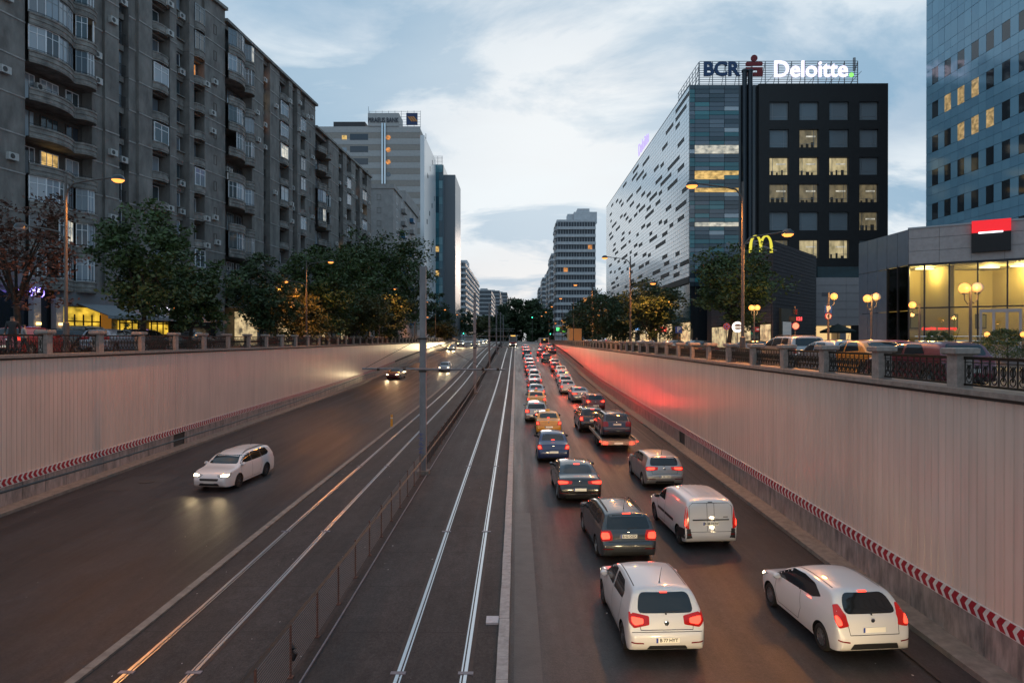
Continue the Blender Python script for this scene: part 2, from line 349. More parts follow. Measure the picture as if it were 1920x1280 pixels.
# ---------------------------------------------------------------- retaining walls with ribbed panels
def chevmesh(side):
    h = .30; w = .17; s = .30
    b = MB()
    f = (lambda p, q, t: (t, p, q))
    for q0, q1, a0, a1 in ((0, h/2, 0, s/2.6), (h/2, h, s/2.6, 0)):
        b.prism([(a0, q0), (a0 + w, q0), (a1 + w, q1), (a1, q1)], 0, .006, f)
    return b
CH = chevmesh(1).mesh('chevron', red_p)
CHL = CH.copy(); CHL.transform(Matrix.Translation((0, .285, 0)) @ Matrix.Scale(-1, 4, (0, 1, 0))); CHL.flip_normals()
def wall(side, x, ztop, label, y0, y1, npan, ystart):
    t = thing('retaining_wall', (x, y0, 0), label, 'wall', rz=0)
    o = -side                                             # outward (towards the road) along x
    ys = [y0] + [y for y in YS if y0 < y < y1] + [y1]
    b = MB()                                              # core
    for i in range(len(ys) - 1):
        a, c = ys[i], ys[i+1]
        xs = sorted((side * .03, side * .5))
        b.add([(xx, yy - y0, zz) for yy in (a, c) for xx, zz in ((xs[0], zr(yy) - .4), (xs[1], zr(yy) - .4), (xs[1], ztop - .12), (xs[0], ztop - .12))], [(0,1,5,4),(1,2,6,5),(2,3,7,6),(3,0,4,7)])
    b.build('core', walldark, t)
    pw, gap = .28, .014
    hz = lambda y: zr(y) + 1.22                            # foot of the ribbed panels
    y = ystart; k = 0; mass = MB()
    while y < y1 - pw:
        if k < npan:
            b = MB(); z0, z1 = hz(y + pw/2), ztop - .14; xo = o * .028; d = .018; c = pw - gap
            b.add([(0, 0, z0), (xo, d, z0), (xo, c - d, z0), (0, c, z0), (0, 0, z1), (xo, d, z1), (xo, c - d, z1), (0, c, z1)], [(0,1,5,4),(1,2,6,5),(2,3,7,6),(0,3,2,1),(4,5,6,7)])
            b.build('panel', wallpanel, t, (random.uniform(-.002, .002), y - y0, 0))
        else: pan2(mass, y, y0, pw, gap, o, hz, ztop)
        y += pw; k += 1
    m = mass.build('far_panels', wallpanel, t); m['kind'] = 'stuff'
    # plain plinth panels under the chevron board
    L = 1.4; y = ystart; far = MB(); k = 0
    while y < y1 - L:
        a, c = y + .01, y + L - .01
        box8 = lambda a, c, oy: [(xx, yy - oy, zz) for yy in (a, c) for xx, zz in ((0, zr(yy) + .1), (o * .05, zr(yy) + .1), (o * .05, min(zr(yy) + .93, ztop - .15)), (0, min(zr(yy) + .93, ztop - .15)))]
        fs = [(0,1,2,3),(4,7,6,5),(0,4,5,1),(1,5,6,2),(2,6,7,3)]
        skip = (side < 0 and 40.6 < y + L/2 < 42.2) or (side > 0 and 41.2 < y + L/2 < 43.0)
        if zr(y) + .9 < ztop - .15 and not skip:
            if k < 34: MB().add(box8(a, c, y), fs).build('plinth_panel', plinth, t, (0, y - y0, 0))
            else: far.add(box8(a, c, y0), fs)
        k += 1; y += L
    m = far.build('far_plinth', plinth, t); m['kind'] = 'stuff'
    # coping stone
    b = MB(); xs = sorted((o * .16, side * 1.0)); 
    b.box((xs[0], ystart - y0, ztop - .12), (xs[1], y1 - y0, ztop)); b.build('coping', coping, t)
    b = MB(); xs = sorted((o * .06, side * .2)); b.box((xs[0], ystart - y0, ztop - .20), (xs[1], y1 - y0, ztop - .121)); b.build('under_coping_band', walldark, t)  # solid dark band right below the coping
    # chevron board
    c = thing('chevron_board', (x, y0, 0), 'red and white chevron board along the ' + ('right' if side > 0 else 'left') + ' retaining wall', 'chevron board', 'chevron boards')
    bl = 2.4; y = ystart; far = MB(); k = 0
    while y < 118:
        a = math.atan2(zr(y + bl) - zr(y), bl)
        if k < 40:
            q = MB(); xs = sorted((o * .04, o * .075)); q.box((xs[0], 0, 0), (xs[1], bl - .012, .34))
            ob = q.build('board', white_p, c, (0, y - y0, zr(y) + .92)); ob.rotation_euler = (a, 0, 0)
            for j in range(8):
                e = obj('chevron', CH if side > 0 else CHL, ob, (o * .075 if o > 0 else o * .081, .0 + j * .3, .02))
                if e.location.y + .29 > bl: e.location.y = bl - .31
        k += 1; y += bl
    return t
def pan2(b, y, y0, pw, gap, o, hz, ztop):
    z0, z1 = hz(y + pw/2), ztop - .14
    if z1 - z0 < .05: return
    a, c = y - y0, y - y0 + pw - gap; xo = o * .028; d = .018
    b.add([(0, a, z0), (xo, a + d, z0), (xo, c - d, z0), (0, c, z0), (0, a, z1), (xo, a + d, z1), (xo, c - d, z1), (0, c, z1)], [(0,1,5,4),(1,2,6,5),(2,3,7,6),(0,3,2,1),(4,5,6,7)])
wall(1, XR, ZR, 'tall retaining wall of pale ribbed panels glowing red beside the queue', -8, 235, 110, 8)
wall(-1, XL, ZL, 'tall retaining wall of pale ribbed panels beside the oncoming lanes', -8, 262, 120, 20)

# ---------------------------------------------------------------- balustrades: granite posts, cast iron panels
def ring(b, cx, cz, r, t, n=10, a0=0, a1=360, y=0):
    P = [(cx + r * math.cos(R(a0 + (a1 - a0) * i / n)), y, cz + r * math.sin(R(a0 + (a1 - a0) * i / n))) for i in range(n + 1)]
    b.tube(P, t, 4, cap=True)
def iron_panel(L, H):
    b = MB(); b.box((0, -.035, H - .07), (L, .035, H)); b.box((0, -.03, .05), (L, .03, .10))
    n = round(L / .29); w = L / n
    for i in range(n):
        c = (i + .5) * w
        b.box((i * w - .012, -.012, .1), (i * w + .012, .012, H - .07))
        ring(b, c, .10 + .11, .085, .014); ring(b, c, H - .18, .07, .013, 8, 180, 360)
        ring(b, c - .045, H * .56, .12, .014, 7, -60, 80); ring(b, c + .045, H * .56, .12, .014, 7, 100, 240)
        b.cbox((c, 0, H * .5), (.03, .03, H * .42))
    b.box((L - .012, -.012, .1), (L + .0, .012, H - .07)); b.box((0, -.02, H * .80), (L, .02, H * .80 + .02))
    return b.mesh('iron_panel', iron)
def balustrade(x, z, H, y0, sp, n, label):
    t = thing('balustrade', (x, y0, z), label, 'balustrade', 'balustrades')
    w = .38
    sh = MB().box((-w/2, -w/2, .0), (w/2, w/2, H - .17)).mesh('post', granite)
    cp = MB(); v = .29
    cp.add([(sx * a, sy * a, zz) for a, zz in ((v - .05, H - .17), (v, H - .13), (v, H - .02), (v - .04, H)) for sx, sy in ((-1,-1),(1,-1),(1,1),(-1,1))],
           [(0,3,2,1)] + [(4*i + k, 4*i + (k+1) % 4, 4*i + 4 + (k+1) % 4, 4*i + 4 + k) for i in range(3) for k in range(4)] + [(12,13,14,15)])
    cp = cp.mesh('cap', granite); bs = MB().box((-w/2 - .02, -w/2 - .02, 0), (w/2 + .02, w/2 + .02, .06)).mesh('foot', granite)
    ip = iron_panel(sp - w, H - .2)
    br = MB().box((-.03, -.05, 0), (.03, .05, .12)).mesh('bracket', iron)
    for i in range(n):
        p = obj('post', sh, t, (0, i * sp, 0)); p.rotation_euler = (0, 0, random.uniform(-.01, .01))
        obj('cap', cp, p)
        if i < n - 1:
            q = obj('iron_panel', ip, t, (0, i * sp + w/2, 0), R(90))
            if i < 12: obj('bracket', br, q, (.03, 0, .2)); obj('bracket', br, q, (.03, 0, .5))
    return t
balustrade(XR + .25, ZR, .93, 16.3 - 2 * 3.47, 3.47, 58, 'granite and cast iron balustrade on top of the right wall')
balustrade(XL - .25, ZL, 1.06, 30.25 - 3 * 3.8, 3.8, 60, 'granite and cast iron balustrade on top of the left wall')

# ---------------------------------------------------------------- fence between the tram tracks
rust = mat('rusty_brown', (.12, .065, .05), .65, var=.4, vs=14)
wirem = mat('fence_wire', (.15, .14, .135), .5, .3)
barm = mat('fence_bar', (.030, .029, .029), .6, .2)
fx = -4.72
fence = thing('track_fence', (fx, 12.3, zr(12.3)), 'low brown wire fence between the two tram tracks', 'fence')
pm = MB().box((-.02, -.02, 0), (.02, .02, 1.12)).box((-.06, -.06, 0), (.06, .06, .03)).mesh('post', rust)
ys = [12.3 + 1.92 * i for i in range(40)]
for i, y in enumerate(ys):
    obj('post', pm, fence, (0, y - 12.3, zr(y) - zr(12.3) + .03))
    if i == len(ys) - 1: break
    a, c = y, ys[i + 1]; b = MB()
    if y < 34:
        for k in range(17):
            z = .10 + k * .06
            b.bar((0, .02, z), (0, c - a - .02, z + zr(c) - zr(a)), .0105)
        b.build('wire_panel', wirem, fence, (0, a - 12.3, zr(a) - zr(12.3) + .03))
    else:
        for k in range(15):
            q = .06 + k * (c - a - .1) / 14; b.bar((0, q, .1), (0, q, 1.0), .011)
        b.bar((0, .02, 1.02), (0, c - a - .02, 1.02 + zr(c) - zr(a)), .025); b.bar((0, .02, .1), (0, c - a - .02, .1 + zr(c) - zr(a)), .02)
        b.build('bar_panel', barm, fence, (0, a - 12.3, zr(a) - zr(12.3) + .03))
b = MB(); y0 = ys[-1]
for k in range(150):
    y = y0 + k * .9; b.bar((0, y - 12.3, zr(y) - zr(12.3) + .03), (0, y - 12.3, zr(y) - zr(12.3) + 1.1), .035)
o = b.build('far_bars', barm, fence); o['kind'] = 'stuff'
b = MB()
for i in range(len(ys) - 1): b.bar((.28, ys[i] - 12.3, zr(ys[i]) - zr(12.3) + .06), (.28, ys[i+1] - 12.3 + .01, zr(ys[i+1]) - zr(12.3) + .06), .035)
b.build('cable_duct', greypaint, fence)
tag(MB().tube([(0, 0, .0), (.05, .03, .12), (-.04, .02, .2), (.06, -.02, .27), (.0, .03, .33)], [.05, .06, .035, .05, .02], 6).build('plastic_bag', black, None, (fx, ys[1] + .12, zr(ys[1]) + .35)), 'scrap of black plastic bag caught on the track fence', 'bag')

litter = mat('litter_pale', (.45, .44, .42), .7)
lb = MB(); rl_ = random.Random(9)
for k in range(170):
    y = rl_.uniform(13, 60); x = rl_.choice((rl_.uniform(-19.5, -9.4), rl_.uniform(-8.9, -.6), rl_.uniform(-8.9, -.6), rl_.uniform(.2, 9.5))); z = zr(y) + (.045 if -9 < x < -.4 else .012); a = rl_.uniform(0, 6); q = rl_.uniform(.012, .035)
    lb.add([(x + q * math.cos(a + j * 1.57) * (1 if j % 2 else .6), y + q * math.sin(a + j * 1.57), z + (.01 if j == 1 else 0)) for j in range(4)], [(0, 1, 2, 3)])
tag(lb.build('litter', litter), 'tiny pale scraps of litter scattered over the carriageways and tram bed', 'litter', kind='stuff')
for i in range(14):
    x = rl_.choice((rl_.uniform(-18, -10), rl_.uniform(1, 9))); y = rl_.uniform(15, 55); L_ = rl_.uniform(2, 7)
    crack([(x, y), (x + rl_.uniform(-.3, .3), y + L_ * .5), (x + rl_.uniform(-.5, .5), y + L_)], .012, 'hairline lengthwise crack in the asphalt of the %s carriageway' % ('left' if x < 0 else 'right'))
joint = mat('slab_joint', (.016, .014, .013), .8)
for x0, x1 in ((-9.0, -8.45), (-8.05, -7.05), (-6.65, -5.0), (-4.3, -2.7), (-2.3, -1.25), (-.9, -.45)):
    b = MB()
    for k in range(16): y = 13.5 + k * 2.9; b.add([(x0, y - .012, zr(y) + .039), (x1, y - .012, zr(y) + .039), (x1, y + .012, zr(y) + .039), (x0, y + .012, zr(y) + .039)], [(0, 1, 2, 3)])
    o = tag(b.build('slab_joint', joint), 'dark cross joints between the concrete slabs of the tram bed', kind='structure')
# ---------------------------------------------------------------- vehicles
def paint(name, col, metal=.0, rough=.32): return mat('paint_' + name, col, rough, metal, coat=1.0)
glassm = mat('car_glass', (.012, .014, .016), .07, spec=.7)
tyrem = mat('tyre', (.014, .013, .012), .75, bump=.2, bs=60)
alloy = mat('alloy', (.42, .42, .43), .3, .9)
steelrim = mat('steel_rim', (.16, .15, .15), .4, .8)
trim = mat('black_trim', (.018, .018, .019), .55)
archm = mat('wheel_arch', (.006, .006, .006), .9)
chrome = mat('chrome', (.75, .75, .76), .1, 1.0)
lensred = mat('red_lens', (.16, .006, .008), .15, spec=.6)
lens_on = mat('red_lens_lit', (.11, .003, .003), .12, em=(1, .03, .02), es=.30)
brake_on = glow('brake_lit', (1, .045, .022), 4.0)
head_on = glow('headlamp_lit', (1, .80, .50), 9.0)
lensclear = mat('clear_lens', (.35, .36, .37), .12, spec=.7)
amber = mat('amber_lens', (.5, .16, .02), .2)
platem = mat('plate_white', (.62, .60, .55), .45)
plate_lit = mat('plate_lit', (.70, .66, .56), .45, em=(1, .85, .6), es=.22)
plateblue = mat('plate_blue', (.02, .05, .30), .4)
platetxt = mat('plate_text', (.015, .015, .015), .5)
seam = mat('panel_gap', (.008, .008, .008), .8)

def rnd(poly, r, n=4):
    out = []; m = len(poly)
    for i in range(m):
        p0, p, p1 = Vector(poly[i-1]), Vector(poly[i]), Vector(poly[(i+1) % m])
        a = p + (p0 - p).normalized() * min(r, (p0 - p).length * .45); c = p + (p1 - p).normalized() * min(r, (p1 - p).length * .45)
        for k in range(n + 1):
            t = k / n; q = a * (1-t)**2 + p * 2*t*(1-t) + c * t*t; out.append((q.x, q.y))
    return out
class Car:
    def __init__(s, name, sp):
        s.name = name; s.sp = sp; L, w = sp['L'], sp['w']; s.L = L; s.w = w
        zt = smooth_interp(sp['top']); belt = sp['belt']; tum = sp.get('tumble', .20); H = max(p[1] for p in sp['top'])
        gc = sp.get('gc', .20)
        zb = smooth_interp([(0, sp['top'][0][1] - .02), (.02, gc + .16), (.10, gc + .06), (.5, gc), (L - .6, gc), (L - .12, gc + .03), (L - .03, gc + .12), (L, sp['top'][-1][1] - .02)])
        pr, pf = sp.get('round_r', .30), sp.get('round_f', .75); er, ef = sp.get('end_r', .80), sp.get('end_f', .70)
        def plan(y):
            k = 1.0
            if y < pr: q = 1 - y / pr; k = er + (1 - er) * (1 - q ** 2.6) ** (1 / 2.2) if q < 1 else er
            if L - y < pf: q = 1 - (L - y) / pf; k = ef + (1 - ef) * (max(0, 1 - q ** 2.4)) ** (1 / 2.2)
            return k
        flare = sp.get('flare', .012)
        def Wd(y, z):
            k = w * plan(y)
            if z > belt: return k * (.955 - tum * (z - belt) / (H - belt) - .03 * ((z - belt) / (H - belt)) ** 3)
            t = (belt - z) / (belt - .2)
            bul = 1 - .045 * max(0, (.38 - t) / .38) ** 2 - .05 * max(0, (t - .62) / .38) ** 2
            for ay in (sp['ar'], sp['af']):
                dd = math.hypot(y - ay, (z - .31)) ; bul += flare * math.exp(-((dd - .40) / .09) ** 2)
            return k * bul
        s.Wd = Wd; s.zt = zt
        ys = sorted(set([0, .006, .015, .03, .05, .075, .1, .13, .17, .21, .26, .32, .38, .45, .52, .6, .7] + [.8 + i * (L - 1.4) / 34 for i in range(35)] + [L - q for q in (0, .005, .012, .025, .045, .07, .1, .14, .19, .25, .32, .4, .5)]))
        V = []; rows = []
        for y in ys:
            T, B = zt(y), zb(y); T = max(T, B + .015); rf = min(sp.get('rf', .09), (T - B) * .45); row = []
            We = max(.02, Wd(y, T) - rf * .9)
            crown = .045 if T > belt + .1 else .035
            for fx in (0, .3, .6, .85, 1): row.append((We * fx, T - crown * min(1, (T - B)) * fx ** 2.2 + 0.0))
            T2 = T - crown * min(1, (T - B))
            zs = []
            for q in (.12, .32, .62, 1.0): zs.append((T2 - rf * q, 1 - math.sqrt(max(0, 1 - (1 - q) ** 2))))
            top = T2 - rf
            if top > belt + .02: lv = [top + (belt + .012 - top) * (k + 1) / 4 for k in range(4)] + [belt - .025 + (B + .02 - belt) * k / 7 for k in range(8)]
            else: lv = [top + (B - top) * (k + 1) / 12 for k in range(12)]
            for z, c in zs: row.append((Wd(y, z) - rf * .9 * c, z))
            for z in lv: row.append((Wd(y, max(z, B)), max(z, B)))
            row.append((Wd(y, B) * .90, B - .012)); row.append((0, B - .012))
            rows.append([(x, y, z) for x, z in row])
        m = len(rows[0]); b = MB()
        vs = [p for r in rows for p in r]; n0 = len(vs); vs += [(-p[0], p[1], p[2]) for p in vs]
        fs = []
        for i in range(len(rows) - 1):
            for k in range(m - 1):
                a, c = i*m + k, (i+1)*m + k
                fs.append((a, c, c + 1, a + 1)); fs.append((n0 + a, n0 + a + 1, n0 + c + 1, n0 + c))
        for i0 in (0, (len(rows) - 1) * m):
            fs.append(tuple(i0 + k for k in range(m))); fs.append(tuple(n0 + i0 + k for k in range(m - 1, -1, -1)))
        me = bpy.data.meshes.new('body'); me.from_pydata(vs, [], fs)
        bm = bmesh.new(); bm.from_mesh(me); bmesh.ops.remove_doubles(bm, verts=bm.verts, dist=.0015); bmesh.ops.dissolve_degenerate(bm, dist=.0005, edges=bm.edges); bmesh.ops.recalc_face_normals(bm, faces=bm.faces)
        s.bvh = BVHTree.FromBMesh(bm); bm.to_mesh(me); bm.free()
        # wheel arches
        ra = sp['rw'] + .055; cut = MB()
        for ay in (sp['ar'], sp['af']):
            for sx in (-1, 1):
                cut.lathe([(ra, sx * (w - .30)), (ra, sx * (w + .2))], (0, ay, sp['rw'] + .0), 'x', 28)
        cm = cut.mesh('arch_cut', archm)
        pm = paint('proto', (.5, .5, .5)); me.materials.append(pm); me.materials.append(archm)
        for p in cm.polygons: p.material_index = 0
        ob, oc = obj('b', me), obj('c', cm)
        md = ob.modifiers.new('x', 'BOOLEAN'); md.object = oc; md.operation = 'DIFFERENCE'; md.solver = 'EXACT'; md.material_mode = 'TRANSFER'
        dg = bpy.context.evaluated_depsgraph_get(); s.body = bpy.data.meshes.new_from_object(ob.evaluated_get(dg)); s.body.name = 'body'
        bpy.data.objects.remove(ob); bpy.data.objects.remove(oc)
        s.body.shade_smooth(); s.body.set_sharp_from_angle(angle=R(32))
        s.parts = []                                     # (name, mesh, loc, parent index, label, rot)
        s.lights = []
    FR = {'R': ((1,0,0), (0,0,1), (0,1,0)), 'F': ((1,0,0), (0,0,1), (0,-1,0)), 'S': ((0,1,0), (0,0,1), (-1,0,0)), 'T': ((1,0,0), (0,1,0), (0,0,-1)), 'Q': ((.72,.694,0), (0,0,1), (-.694,.72,0)), 'G': ((.72,-.694,0), (0,0,1), (-.694,-.72,0))}
    def proj(s, poly, fr, off=.005, step=.07, thick=True):
        u, v, d = [Vector(q) for q in s.FR[fr]]
        org = Vector((0, 0, 0)) if fr in 'RTS' else Vector((0, s.L, 0)) if fr in 'FG' else Vector((0, 0, 0))
        if fr == 'Q': org = Vector((s.w * .9, .06, 0))
        if fr == 'G': org = Vector((s.w * .85, s.L - .12, 0))
        pts = [Vector(p) for p in poly]; e = [(i, (i+1) % len(pts)) for i in range(len(pts))]
        xs = [p.x for p in pts]; zs = [p.y for p in pts]; extra = []
        nx, nz = int((max(xs) - min(xs)) / step), int((max(zs) - min(zs)) / step)
        def inside(x, y):
            c = False
            for i in range(len(pts)):
                a, b = pts[i], pts[i-1]
                if (a.y > y) != (b.y > y) and x < (b.x - a.x) * (y - a.y) / (b.y - a.y) + a.x: c = not c
            return c
        for i in range(1, nx + 1):
            for k in range(1, nz + 1):
                x, y = min(xs) + (max(xs) - min(xs)) * i / (nx + 1), min(zs) + (max(zs) - min(zs)) * k / (nz + 1)
                if inside(x, y): extra.append(Vector((x, y)))
        # densify border
        P = []
        for i in range(len(pts)):
            a, b = pts[i], pts[(i+1) % len(pts)]; n = max(1, int((b - a).length / step))
            P += [a + (b - a) * k / n for k in range(n)]
        E = [(i, (i+1) % len(P)) for i in range(len(P))]
        r = geometry.delaunay_2d_cdt(P + extra, E, [], 1, 1e-5)
        V = []; ok = []
        for q in r[0]:
            o = org + u * q.x + v * q.y - d * 2.5
            if fr == 'T': o = Vector((q.x, q.y, 3))
            h = s.bvh.ray_cast(o, d)
            ok.append(h[0] is not None); V.append(h[0] + h[1] * off if h[0] is not None else Vector((0, 0, 0)))
        fs = [f for f in r[2] if all(ok[i] for i in f) and all((V[f[i]] - V[f[i-1]]).length < .45 for i in range(3))]
        b = MB(); b.add(V, fs); return b
    def dec(s, name, poly, fr, m, off=.005, mirror=None, parent=-1, label=None, step=.07):
        b = s.proj(poly, fr, off, step); me = b.mesh(name, m, True); s.flipcheck(me, fr)
        s.parts.append((name, me, (0, 0, 0), parent, label)); i = len(s.parts) - 1
        if mirror:
            b2 = MB(); b2.add([(-x, y, z) for x, y, z in b.v], b.f); m2 = b2.mesh(name, m, True); s.flipcheck(m2, fr, True)
            s.parts.append((name, m2, (0, 0, 0), parent if not isinstance(parent, tuple) else parent[1], label))
        return i
    def flipcheck(s, me, fr, mir=False):
        d = Vector(s.FR[fr][2]);  d = Vector((-d.x, d.y, d.z)) if mir else d
        n = Vector((0, 0, 0))
        for p in me.polygons: n += p.normal * p.area
        if n.dot(d) > 0: me.flip_normals()
    def line(s, pts, fr, w=.013, mirror=True, name='panel_gap', m=None, off=.003):
        b = MB()
        for i in range(len(pts) - 1):
            a, c = Vector(pts[i]), Vector(pts[i+1]); d = (c - a).normalized(); n = Vector((-d.y, d.x)) * w / 2
            q = s.proj([tuple(a - n), tuple(c - n), tuple(c + n), tuple(a + n)], fr, off, .08); b.add(q.v, q.f)
            if mirror: b.add([(-x, y, z) for x, y, z in q.v], [f[::-1] for f in q.f])
        s.parts.append((name, b.mesh(name, m or seam), (0, 0, 0), -1, None))
    def put(s, name, b, m, parent=-1, loc=(0, 0, 0), smooth=True):
        s.parts.append((name, b.mesh(name, m, smooth) if isinstance(b, MB) else b, loc, parent, None)); return len(s.parts) - 1
WHEELS = {}
def wheel_meshes(r, style):
    if (r, style) in WHEELS: return WHEELS[(r, style)]
    w = .20; b = MB(); b.lathe([(r * .64, -w/2), (r * .9, -w/2), (r * .985, -w/2 + .03), (r, -w/2 + .05), (r, w/2 - .05), (r * .985, w/2 - .03), (r * .9, w/2), (r * .64, w/2)], axis='x', n=28, cap=False)
    ty = b.mesh('tyre', tyrem, True); b = MB(); rr = r * .655
    b.lathe([(.02, -w/2 + .05), (rr, -w/2 + .03), (rr, w/2 - .02), (rr * .93, w/2 - .01), (rr * .9, w/2 - .055), (.05, w/2 - .06)], axis='x', n=24)
    n = {'multi': 10, 'five': 5, 'steel': 7}[style]; f = .32 if style == 'steel' else (.42 if style == 'five' else .30)
    for k in range(n):
        a = 2 * math.pi * k / n; da = math.pi / n * f * (1 if style != 'multi' else 1.3)
        pts = [(.05, a - da * 1.6), (rr * .93, a - da), (rr * .93, a + da), (.05, a + da * 1.6)]
        b.prism([(q * math.cos(t), q * math.sin(t)) for q, t in pts], w/2 - .05, w/2 - .014, lambda p, q, t: (t, p, q))
    b.lathe([(.065, w/2 - .05), (.06, w/2 - .005), (.01, w/2)], axis='x', n=12)
    rm = b.mesh('rim', alloy if style != 'steel' else steelrim, True)
    WHEELS[(r, style)] = (ty, rm); return ty, rm
def plate_mesh(txt, lit):
    b = MB().box((-.26, -.008, -.056), (.26, .0, .056)); return b.mesh('number_plate', plate_lit if lit else platem)
PROTO = {}
def proto(name, sp):
    c = Car(name, sp); L, w = c.L, c.w
    gl = 'window'
    for poly in sp['side']: c.dec('side_window', rnd(poly, .05), 'S', glassm, .004, True)
    for poly in sp.get('pillar', []): c.dec('pillar_trim', poly, 'S', trim, .0035, True)
    if sp.get('rearwin'):
        z0, z1, a, bb = sp['rearwin']; i = c.dec('rear_window', rnd([(-a, z0), (a, z0), (bb, z1), (-bb, z1)], sp.get('rwr', .09)), 'R', glassm, .004)
        if sp.get('wiper', True): q = c.proj([(-.02, z0 - .03), (.02, z0 - .03), (.02, z0 + .03), (-.02, z0 + .03)], 'R', .012); q2 = c.proj([(.0, z0 + .028), (.0, z0 + .012), (.34, z0 + .03), (.34, z0 + .042)], 'R', .012); q.add(q2.v, q2.f); c.put('wiper', q, trim, i)
    z0, z1, a, bb = sp['wind']; c.dec('windscreen', rnd([(-a, z0), (a, z0), (bb, z1), (-bb, z1)], .08), 'F', glassm, .004)
    # lamps
    tp = sp['tail']; i = c.dec('tail_lamp', rnd(tp, .03), 'Q' if not sp.get('tailR') else 'R', lens_on, .006, True, step=.05)
    cu = sum(p[0] for p in tp) / len(tp); cv = sum(p[1] for p in tp) / len(tp) ; k = sp.get('core', .55); dv = sp.get('coredv', -.02)
    c.dec('bulb', rnd([(cu + (p[0] - cu) * k, cv + dv + (p[1] - cv) * k) for p in tp], .03), 'Q' if not sp.get('tailR') else 'R', brake_on, .011, True, (i, i + 1), step=.05)
    for q in sp.get('third', []): c.dec('high_brake_lamp', q, sp.get('thirdfr', 'R'), brake_on, .012)
    hp = sp['head']; i = c.dec('head_lamp', rnd(hp, .04), 'G', lensclear, .006, True, step=.05)
    cu = sum(p[0] for p in hp) / len(hp); cv = sum(p[1] for p in hp) / len(hp)
    c.dec('bulb', rnd([(cu + (p[0] - cu) * .6, cv + (p[1] - cv) * .62) for p in hp], .03), 'G', head_on, .011, True, (i, i + 1), step=.05)
    # grille, bumper trims, seams
    c.dec('grille', rnd([(-.42, .50), (.42, .50), (.46, .60), (-.46, .60)], .04), 'F', trim, .006)
    c.dec('air_intake', rnd([(-.5, .28), (.5, .28), (.42, .40), (-.42, .40)], .04), 'F', trim, .006)
    if sp.get('rtrim'): z0, z1, a = sp['rtrim']; c.dec('bumper_trim', rnd([(-a, z0), (a, z0), (a - .06, z1), (-a + .06, z1)], .03), 'R', trim, .006)
    for q in sp.get('reflector', []): c.dec('reflector', q, 'Q', lensred, .008, True, step=.05)
    for ln in sp['lines']: c.line(ln, 'S')
    for ln in sp.get('rlines', []): c.line(ln, 'R')
    for q in sp.get('mould', []): c.dec('side_moulding', q, 'S', trim, .012, True)
    for hy, hz in sp['handles']:
        b = c.proj([(hy - .085, hz - .016), (hy + .085, hz - .016), (hy + .085, hz + .016), (hy - .085, hz + .016)], 'S', .022, .04); c.dec('door_handle', rnd([(hy - .085, hz - .016), (hy + .085, hz - .016), (hy + .085, hz + .016), (hy - .085, hz + .016)], .012), 'S', 'BODY', .020, True, step=.05)
    # mirrors
    my, mz = sp['mirror']
    for sx in (-1, 1):
        x = sx * (c.Wd(my, mz) + .09); b = MB()
        b.lathe([(.005, -.075), (.055, -.06), (.075, 0), (.07, .05), (.055, .065)], (x, my, mz), 'y', 12)
        b.v = [(x + (p[0] - x) * 1.35, p[1], p[2]) for p in b.v]
        b.bar((sx * (c.Wd(my, mz) - .03), my + .03, mz - .04), (x, my + .02, mz - .03), .05, .035)
        c.put('mirror', b, sp.get('mirm', 'BODY'))
    # plate
    py = sp['plate']; h = c.bvh.ray_cast(Vector((0, -2, py)), Vector((0, 1, 0))); 
    c.plate = (0, h[0].y - .012, py)
    h = c.bvh.ray_cast(Vector((0, L + 2, .44)), Vector((0, -1, 0))); b = MB().box((-.26, h[0].y + .004, .39), (.26, h[0].y + .014, .50)); c.put('front_plate', b, platem, smooth=False)
    for f in sp.get('extra', []): f(c)
    # exhaust, underbody
    b = MB().box((-w * .75, .35, .16), (w * .75, L - .5, .24)); c.put('underbody', b, archm, smooth=False)
    c.lamps = dict(tail=(w * .82, -.05, sp['tailz']), head=(w * .72, L + .02, sp['headz']))
    PROTO[name] = c; return c
CARN = {}
SKIP = {'panel_gap', 'wiper', 'door_handle', 'reflector', 'emblem', 'air_intake', 'bumper_trim', 'antenna', 'roof_gutter', 'underbody', 'front_plate', 'roof_rail', 'side_moulding', 'chrome_strip'}
